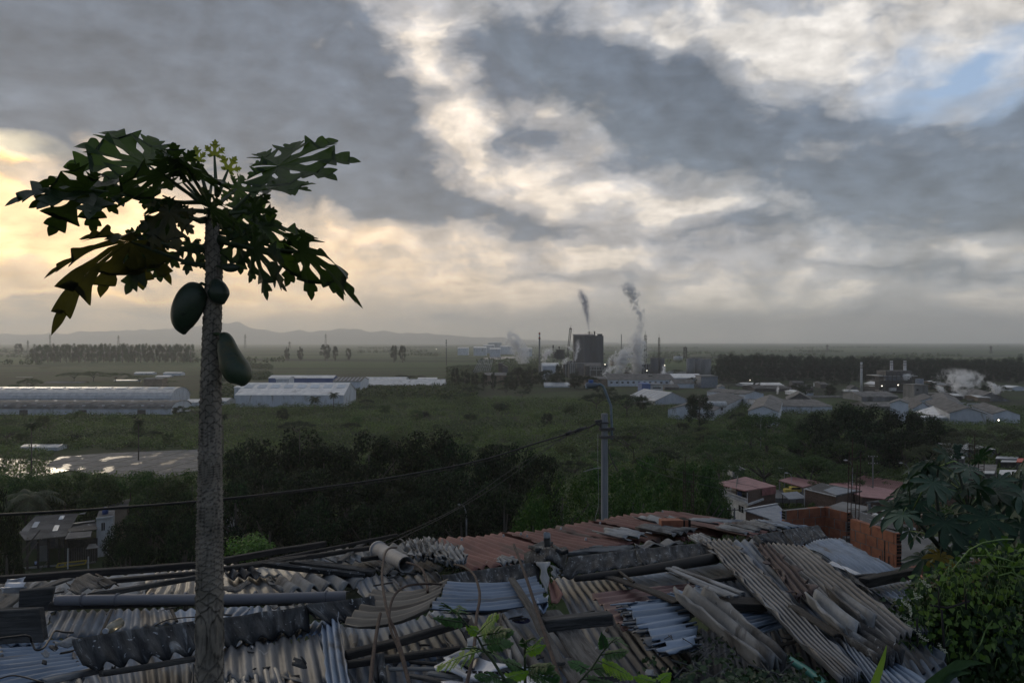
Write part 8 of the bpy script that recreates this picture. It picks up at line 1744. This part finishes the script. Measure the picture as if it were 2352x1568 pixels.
for P__, r_ in (([pp(1290, 1160, -.05), pp(1265, 1150, -.06), pp(1240, 1165, -.07)], .012), ([pp(*ev(1440, 60), -.05), pp(*ev(1470, 58), -.06), pp(*ev(1490, 75), -.07)], .012), ([pp(1360, 1040, -.05), pp(1395, 1050, -.07)], .008)):
    b = MB(); b.tube(P__, r_*PK, 6); o = b.build('fruit_stalk', GST, None, True, loc=root); o.parent = pap; o.location = (0, 0, 0)
b = MB(); b.tube([pp(1300, 985), pp(1275, 960), pp(1250, 975), pp(1255, 1000)], .004, 5); b.tube([pp(1180, 640, -.1), pp(1100, 635, -.1), pp(1020, 600, -.1)], [.007, .006, .004], 5); o = b.build('dry_stalk', GST, None, True, loc=root); o.parent = pap; o.location = (0, 0, 0)

# ---------- the castor plant at the right ----------
KD = 6.4
def kp(x, y, dy=0.0): return W(*px('K', x, y), KD+dy)
cr = kp(1130, 1568); cr = Vector((cr.x, KD, 41.2))
cas = empty('castor_plant', cr, 'dark castor plant with large star-shaped leaves at the right edge above the vines', 'castor plant')
stems = [[(1130, 1900, 0), (1150, 1500, 0), (1190, 1300, .05), (1260, 1150, .1), (1330, 850, .1), (1230, 500, .1), (1210, 260, .1)], [(1150, 1500, 0), (1050, 1250, 0), (1030, 950, 0), (1000, 700, 0), (1020, 420, 0)], [(1190, 1300, .05), (1500, 1100, .3), (1750, 800, .4), (1800, 560, .4), (1900, 420, .4)], [(1050, 1250, 0), (880, 1050, -.1), (740, 900, -.1)]]
b = MB()
for s_ in stems: b.tube([kp(*q) for q in s_], [.022-.014*i/(len(s_)-1) for i in range(len(s_))], 8)
o = b.build('stem', surf('castor_stem', (.02, .03, .018), (.04, .05, .03), rough=.7, scale=9, bump=.2), None, True, loc=cr); o.parent = cas; o.location = (0, 0, 0)
CL = [ # attach, tip, size, side vec, mat, droop, dy
 ((1500, 940), (1480, 1200), .27, (1, -.2, .1), 'castor', .10, -.45), ((965, 580), (930, 770), .20, (1, .1, .1), 'castorlit', .12, -.5), ((1090, 980), (1080, 1180), .25, (1, -.2, 0), 'castor', .12, -.4), ((1320, 430), (1290, 540), .16, (1, .2, .1), 'castorlit', .15, -.3),
 ((660, 900), (600, 1040), .19, (.9, -.2, .3), 'castorlit', .15, -.3), ((560, 840), (410, 1110), .24, (.8, -.3, .4), 'castor', .2, -.1), ((720, 560), (520, 660), .22, (.4, -.6, .6), 'castor', .25, -.1), ((880, 1340), (760, 1520), .22, (.9, -.2, .3), 'castor', .2, -.2),
 ((1040, 1330), (1010, 1560), .18, (1, 0, .1), 'castoryel', .2, -.25), ((1640, 560), (1740, 700), .20, (.8, -.2, .4), 'castorlit', .15, .2), ((1740, 740), (1860, 860), .18, (.8, -.2, .4), 'castor', .2, .3), ((1440, 340), (1500, 150), .18, (.8, .4, .1), 'castor', .1, .1),
 ((1100, 300), (990, 310), .16, (.2, .7, .6), 'castor', .2, 0), ((850, 480), (700, 500), .2, (.2, -.5, .7), 'castor', .25, 0), ((1700, 1320), (1800, 1480), .22, (1, -.2, .2), 'castor', .2, -.1), ((1860, 420), (1950, 330), .2, (.5, .5, .5), 'castor', .2, .4),
 ((1250, 1100), (1180, 1280), .2, (1, 0, .1), 'castor', .2, -.1), ((1420, 620), (1560, 640), .18, (.3, -.6, .6), 'castor', .2, .1), ((830, 780), (780, 960), .18, (1, 0, .2), 'castor', .2, -.1), ((1850, 1000), (1900, 1200), .2, (1, 0, .2), 'castor', .2, .2)]
rg = random.Random(5)
for k in range(62):
    x_ = rg.uniform(560, 1930); lim = 330+max(0, 900-x_)*.65 if x_ < 1600 else 360; y_ = rg.uniform(lim, 1450)
    if x_ < 900 and y_ > 1150: continue
    an = rg.uniform(.2, 2.9); CL.append(((x_, y_), (x_+100*math.cos(an), y_+100*abs(math.sin(an))+30), rg.uniform(.12, .22), (rg.uniform(.3, 1), rg.uniform(-.7, .3), rg.uniform(0, .6)), rg.choice(['castor', 'castor', 'castor', 'castor', 'castorlit']), .2, rg.uniform(0, .6)))
for k, (A_, T_p, sz, S_, mm, dr, dy) in enumerate(CL):
    A3 = kp(*A_, dy); T3 = kp(*T_p, dy-.12)
    lf, _ = leaf('leaf', A3, T3, S_, sz*1.0, 'castor', PL[mm], None, seed=k*5+2, lobes=9, span=152, droop=dr, cup=-.05, sinus=.42); lf.location = A3-cr; lf.parent = cas
    s3 = min((kp(*q) for s_ in stems for q in s_), key=lambda q: (q-A3).length+(.3 if q.z > A3.z else 0)); md = s3.lerp(A3, .55)+Vector((0, 0, .05))
    b = MB(); b.tube([s3, md, A3], [.006, .005, .004], 6); st_ = b.build('petiole', GST if mm != 'castorlit' else GLT, None, True, loc=A3); st_.parent = lf; st_.location = (0, 0, 0)
b = MB(); rg = random.Random(8)
for k in range(60): p = kp(1205+rg.gauss(0, 22), rg.uniform(210, 340), .1); b.tube([p, p+Vector((0, 0, .012)), p+Vector((0, 0, .022))], [.008, .012, .004], 6)
o = b.build('seed_spike', PL['castorlit'], None, True, loc=cr); o.parent = cas; o.location = (0, 0, 0)

# ---------- vine thicket, creepers, feathery sprigs ----------
def polymesh(name, P, m):                # P: (n,k,3)
    n, k = P.shape[:2]; me = bpy.data.meshes.new(name); me.vertices.add(n*k); me.vertices.foreach_set('co', P.astype(np.float32).ravel()); me.loops.add(n*k); me.loops.foreach_set('vertex_index', np.arange(n*k, dtype=np.int32)); me.polygons.add(n); me.polygons.foreach_set('loop_start', np.arange(0, n*k, k, dtype=np.int32)); me.update(calc_edges=True); me.materials.append(m); return me
HEART = np.array([(0, 0), (-.18, -.12), (-.42, -.02), (-.46, .28), (-.25, .62), (0, 1.0), (.25, .62), (.46, .28), (.42, -.02), (.18, -.12)])
def leaves(pts, nrm, size, seed, shape=HEART, fold=.15):
    g = np.random.default_rng(seed); n = len(pts); nrm = nrm+g.normal(size=(n, 3))*.45; nrm /= np.linalg.norm(nrm, axis=1)[:, None]
    dn_ = np.tile([0, 0, -1.], (n, 1))+g.normal(size=(n, 3))*.5; a = dn_-nrm*(dn_*nrm).sum(1)[:, None]; a /= np.linalg.norm(a, axis=1)[:, None]; b_ = np.cross(nrm, a); s = (size*(.55+.9*g.random(n)))[:, None, None] if not np.isscalar(size) else size*(.55+.9*g.random(n))[:, None, None]
    q = shape[None]; return pts[:, None]+s*(b_[:, None]*q[..., :1]+a[:, None]*q[..., 1:]+nrm[:, None]*(np.abs(q[..., :1])*fold))
VD = 5.3
def mp(x, y, dy=0.0): return W(*px('M', x*1568/1568, y), VD+dy)     # M: zoom of the bottom right corner
FR['M'] = (746/2203*.5742, 1923.6, 531/1568*.5742, 1263.2)
vr = mp(1500, 1568); vr = Vector((vr.x, VD, 41.5))
vt = empty('vine_thicket', vr, 'tangled bright green vine thicket filling the lower right corner', 'vine')
g = np.random.default_rng(77); blobs_ = [(1000, 700, .20), (1150, 560, .16), (1350, 480, .2), (1600, 420, .2), (1850, 380, .18), (2100, 420, .2), (1250, 760, .24), (1550, 700, .26), (1850, 760, .28), (2150, 760, .26), (1100, 980, .24), (1400, 1050, .28), (1700, 1100, .3), (2050, 1100, .3), (900, 1100, .14), (1000, 1300, .18), (1250, 1400, .24), (1600, 1450, .28), (1950, 1450, .3), (880, 1450, .12), (2200, 1300, .3), (950, 860, .12)]
pts = []; nr = []
for (x_, y_, r) in blobs_:
    c = np.array(mp(x_, y_, .25+.1*(y_ < 800))); k = int(r*r*5200); d_ = g.normal(size=(k, 3)); d_ /= np.linalg.norm(d_, axis=1)[:, None]; pts.append(c+d_*r*(.45+.85*g.random((k, 1)))*[1, .8, .9]); nr.append(d_+[0, -.5, .3])
for (x0, y0, x1, y1, n) in ((1350, 240, 1560, -10, 26), (1560, -10, 2000, -120, 22), (1600, 60, 2200, 180, 60), (1750, 0, 1960, 290, 50), (1900, 300, 2200, 120, 60), (700, 1500, 1000, 1350, 60), (640, 1150, 900, 1100, 40), (1000, 330, 1400, 300, 60), (2050, 200, 2200, -40, 60)):
    for k in range(n): s = g.random(); pts.append(np.array([mp(x0+(x1-x0)*s, y0+(y1-y0)*s, .05)])+g.normal(size=(1, 3))*.035); nr.append(g.normal(size=(1, 3)))
pts = np.concatenate(pts); nr = np.concatenate(nr); o = linkmesh('foliage', polymesh('foliage', leaves(pts-np.array(vr), nr, .036, 3), PL['vine']), vt)
k_ = g.random(len(pts)) < .16; top = pts[:, 2] > np.quantile(pts[:, 2], .35); sel = k_ & top; o = linkmesh('young_leaves', polymesh('young_leaves', leaves(pts[sel]+[0, -.12, .05]-np.array(vr), nr[sel], .036, 4), PL['vinelit']), vt)
b = MB(); rg = random.Random(12)
arcs = [[(1350, 240), (1450, 120), (1560, -10), (1720, -90), (1950, -130), (2080, -130)], [(1600, 60), (1800, 60), (2000, 110), (2200, 180)], [(1850, 180), (2000, 200), (2200, 190)], [(1640, 1180), (1700, 1080), (1740, 960), (1830, 830)], [(1550, 1300), (1640, 1180), (1660, 1150)], [(1750, -20), (1850, 150), (1960, 290)], [(1900, 300), (2050, 260), (2200, 330)], [(2150, 350), (2050, 200), (1880, 180), (1700, 300)]]
for a_ in arcs: b.tube([mp(x, y, rg.uniform(-.15, .0)) for x, y in a_], .0045, 5)
for k in range(120):
    x_, y_ = rg.uniform(880, 2180), rg.uniform(60, 1450) if k % 2 else rg.uniform(120, 620)
    if x_ < 1300 and y_ < 420: continue
    s_ = rg.choice((-1, 1)); h = rg.uniform(40, 120); w = rg.uniform(20, 90)*s_; b.tube([mp(x_, y_, -.1), mp(x_+w*.3, y_-h*.8, -.12), mp(x_+w*.8, y_-h*.7, -.14), mp(x_+w*1.2, y_+h*.6, -.14)], [.002, .002, .0018, .001], 4)
linkobj = b.build('tendrils', GLT, None, True, loc=vr); linkobj.parent = vt; linkobj.location = (0, 0, 0); linkobj['kind'] = 'stuff'
b = MB()
for a_ in ([(1230, 700), (1250, 1000), (1270, 1300), (1300, 1450)], [(1500, 300), (1520, 700)], [(1100, 650), (1300, 680), (1560, 600)], [(1200, 300), (1200, 700)], [(850, 950), (870, 1280)], [(940, 800), (950, 1200)]): b.tube([mp(x, y, -.02) for x, y in a_], .007, 6)
o = b.build('stem', WG, None, True, loc=vr); o.parent = vt; o.location = (0, 0, 0)
for a_ in ([(480, 690), (600, 740), (760, 790), (880, 840)], [(900, 510), (930, 560), (1000, 540)], [(760, 600), (850, 660), (870, 730), (860, 780)], [(780, 850), (850, 900), (940, 960), (1000, 1040), (1080, 1070)], [(580, 1260), (700, 1340), (830, 1400), (960, 1440)], [(720, 1490), (850, 1450), (970, 1390)], [(1200, 1110), (1240, 1180), (1290, 1200)], [(1000, 360), (1050, 400), (1100, 430)]):
    q = MB(); P_ = [mp(x, y, -.22) for x, y in a_]; n_ = 0
    for p0, p1 in zip(P_, P_[1:]):
        for i in range(16):
            c = p0.lerp(p1, i/16)+Vector((rg.gauss(0, .005), rg.gauss(0, .005), rg.gauss(0, .006))); r_ = .0045; q.add([c+Vector((r_, 0, 0)), c+Vector((-r_, 0, 0)), c+Vector((0, r_, 0)), c+Vector((0, -r_, 0)), c+Vector((0, 0, r_)), c+Vector((0, 0, -r_))], [(0, 2, 4), (2, 1, 4), (1, 3, 4), (3, 0, 4), (2, 0, 5), (1, 2, 5), (3, 1, 5), (0, 3, 5)])
    q.tube(P_, .0015, 4); o = q.build('flower_spike', PL['bract'], None, False, loc=vr); o.parent = vt; o.location = (0, 0, 0)
# creepers over the roofs' near edge
g = np.random.default_rng(9); pts = []
for (f_, x0, x1, y0, y1, n) in (('C', 1380, 2350, 1380, 1600, 900), ('C', 1500, 1900, 1060, 1420, 160), ('C', 1050, 1500, 1300, 1600, 130), ('D', 300, 1300, 1420, 1600, 420), ('D', 1190, 1420, 800, 1000, 60), ('C', 1950, 2350, 1280, 1400, 160)):
    for k in range(n):
        x_, y_ = x0+(x1-x0)*g.random(), y0+(y1-y0)*g.random()**.7
        if mnoise.noise(Vector((x_*.008, y_*.012, 3 if f_ == 'C' else 8))) < -.12: continue
        pts.append(roofpt(*px(f_, x_, y_), .12+.26*g.random()))
pts = np.array(pts); tag(linkmesh('creeper_leaves', polymesh('creeper_leaves', leaves(pts, np.tile([0, -.5, .9], (len(pts), 1)), .022, 6), PL['ivy'])), kind='stuff')
b = MB(); rg = random.Random(31)
for k in range(26):
    x_, y_ = rg.uniform(1350, 2300), rg.uniform(1180, 1500); b.tube([roofpt(*px('C', x_, y_), .25), roofpt(*px('C', x_+rg.uniform(-90, 90), y_-rg.uniform(20, 80)), .4), roofpt(*px('C', x_+rg.uniform(-200, 200), y_+rg.uniform(0, 90)), .3)], .003, 4)
tag(b.build('creeper_stems', WG), kind='stuff')
# feathery (bipinnate) sprigs
LEAFLET = np.array([(-.5, 0), (-.35, .5), (0, 1), (.35, .5), (.5, 0), (0, -.05)])*np.array([.34, 1])
def sprig(label, f_, stem, fronds, d, root_drop=1.6, r=.006):
    P_ = [W(*px(f_, x, y), d) for x, y in stem]; base = P_[0]-Vector((0, 0, root_drop)); e = empty('feathery_plant', base, label, 'plant'); b = MB(); b.tube([base]+P_, [r*1.3]+[r*(1-.7*i/len(P_)) for i in range(len(P_))], 7); o = b.build('stem', GST, None, True, loc=base); o.parent = e; o.location = (0, 0, 0)
    for k, (a, c_, np_, ln, mm, sag) in enumerate(fronds):
        A3, B3 = W(*px(f_, *a), d), W(*px(f_, *c_), d+random.uniform(-.1, .1)); ax = (B3-A3); LN = ax.length; ax.normalize(); up = Vector((0, -.45, .9)); sd = ax.cross(up).normalized(); up = sd.cross(ax)
        b = MB(); Q = []; RR = [A3+ax*LN*s-Vector((0, 0, sag*LN*s*s)) for s in np.linspace(0, 1, 8)]; b.tube(RR, [.0028]*4+[.0018]*4, 5)
        for i in range(np_):
            s = .18+.82*i/(np_-1); p = A3+ax*LN*s-Vector((0, 0, sag*LN*s*s)); pl_ = ln*LN*math.sin(math.pi*(.25+.65*s))
            for sg in (-1, 1):
                dr = (sd*sg*.85+ax*.55+up*random.uniform(-.3, .15)).normalized(); nL = max(8, int(pl_/.0085)); prv = p
                for j in range(nL):
                    tt = (j+1)/nL; pj = p+dr*pl_*tt-Vector((0, 0, .25*pl_*tt*tt)); w = dr.cross(up).normalized(); sz_ = .0165*(1-.45*abs(tt-.4))
                    for s2 in (-1, 1):
                        dl = (w*s2+dr*.45).normalized(); wd = dl.cross(up).normalized(); Q.append([pj+wd*(q[0]*sz_)+dl*(q[1]*sz_) for q in LEAFLET])
                b.tube([p, p+dr*pl_*.5-Vector((0, 0, .06*pl_)), p+dr*pl_-Vector((0, 0, .25*pl_))], .0011, 4)
        fo = linkmesh('frond', polymesh('frond', np.array([[tuple(v-base) for v in q] for q in Q]), PL[mm]), e); o = b.build('rachis', GLT if mm == 'fernlit' else GST, None, True, loc=base); o.parent = fo; o.location = (0, 0, 0)
    return e
sprig('feathery-leaved sapling with yellow-green tips in the bottom centre, left of the rebar arch', 'L', [(1330, 1560), (1230, 1400), (1050, 1120), (930, 980), (840, 800), (700, 620), (560, 460), (480, 370)],
      [((820, 720), (1110, 400), 7, .35, 'fernlit', .1), ((830, 700), (700, 600), 5, .5, 'fernlit', .2), ((840, 760), (1330, 620), 8, .30, 'fern', .12), ((900, 900), (1320, 800), 8, .28, 'fern', .15), ((930, 1000), (1180, 980), 5, .4, 'fern', .2), ((900, 980), (240, 1130), 7, .22, 'fernlit', .12),
       ((840, 960), (700, 860), 5, .4, 'fern', .2), ((640, 540), (200, 500), 6, .22, 'fern', -.05), ((500, 400), (310, 255), 6, .35, 'fern', 0), ((500, 390), (540, 290), 5, .5, 'fern', 0), ((1240, 1420), (820, 1330), 8, .22, 'fern', .1), ((1250, 1430), (1560, 1290), 7, .3, 'fernlit', .1), ((1150, 1450), (1450, 1500), 7, .25, 'fern', .1)], 2.7)
sprig('smaller feathery seedling right of the white tarpaulin, bottom centre', 'L', [(1570, 1560), (1570, 1290), (1562, 1000), (1600, 810)],
      [((1570, 1050), (1800, 805), 6, .3, 'fernlit', 0), ((1570, 1010), (1830, 900), 6, .3, 'fernlit', .05), ((1570, 960), (1540, 820), 4, .3, 'fern', 0), ((1570, 1250), (1980, 1190), 8, .28, 'fern', .1), ((1570, 1300), (2060, 1340), 8, .28, 'fern', .12), ((1570, 1290), (1270, 1130), 7, .3, 'fern', .05), ((1570, 1350), (1900, 1420), 7, .3, 'fern', .1), ((1600, 830), (1680, 790), 4, .4, 'fern', 0)], 2.8)
sprig('feathery shoot with drooping bright fronds, bottom middle right of the planks', 'C', [(560, 1580), (640, 1500), (720, 1410), (800, 1290), (880, 1200), (915, 1175)],
      [((760, 1350), (1015, 1440), 8, .26, 'fernlit', .12), ((790, 1310), (985, 1260), 6, .26, 'fern', .1), ((820, 1270), (800, 1160), 6, .3, 'fern', 0), ((880, 1210), (940, 1180), 5, .5, 'fern', 0), ((700, 1430), (880, 1380), 7, .3, 'fern', .1), ((700, 1430), (560, 1350), 6, .3, 'fern', .1), ((640, 1500), (860, 1500), 7, .25, 'fern', .1)], 3.1, r=.005)
sprig('low feathery tuft at the bottom edge below the trough sheet', 'C', [(1240, 1600), (1230, 1500)], [((1240, 1530), (1080, 1470), 5, .35, 'fernlit', .1), ((1240, 1520), (1320, 1450), 5, .4, 'fernlit', .1), ((1240, 1540), (1150, 1540), 5, .3, 'fern', .1)], 3.4)
def blade(label, f_, pts, ws, d, m, fold=.25, parent_lab='grass'):
    P_ = [W(*px(f_, x, y), d) for x, y in pts]; base = P_[0]-Vector((0, 0, .6)); e = base; v = []; f = []; Q = []; Wd = []
    for i in range(len(P_)-1):
        for k in range(5): s = k/5; Q.append(P_[i].lerp(P_[i+1], s)); Wd.append(ws[i]*(1-s)+ws[i+1]*s)
    Q = [base]+Q+[P_[-1]]; Wd = [ws[0]]+Wd+[ws[-1]]
    for i, p in enumerate(Q):
        t_ = (Q[min(i+1, len(Q)-1)]-Q[max(i-1, 0)]).normalized(); s_ = t_.cross(Vector((0, 1, .2))).normalized(); w = Wd[i]; dn2 = Vector((0, -w*fold, 0)); v += [p-base+s_*w, p-base-dn2, p-base-s_*w]
    for i in range(len(Q)-1): a = 3*i; f += [(a, a+1, a+4, a+3), (a+1, a+2, a+5, a+4)]
    return tag(meshobj('grass_blade', v, f, m, None, True, base), label, 'grass blade')
blade('upright bright grass blade at the bottom right, in front of the fan of sheets', 'M', [(430, 1600), (490, 1430), (540, 1280), (580, 1120)], [.018, .016, .010, .001], 3.2, PL['vinelit'])
blade('broad grey-green grass leaf bending right at the bottom right corner', 'M', [(1050, 1640), (1250, 1500), (1420, 1360), (1580, 1325), (1760, 1335)], [.03, .034, .026, .012, .001], 3.0, PL['castorlit'])
blade('narrow grass leaf below the broad grey-green one', 'M', [(1250, 1600), (1350, 1480), (1450, 1450), (1580, 1445)], [.012, .014, .01, .001], 3.0, PL['castorlit'])
blade('thin grass blade left of the upright bright one', 'D', [(1090, 1640), (1160, 1540), (1200, 1480)], [.01, .008, .001], 3.3, PL['vinelit'])
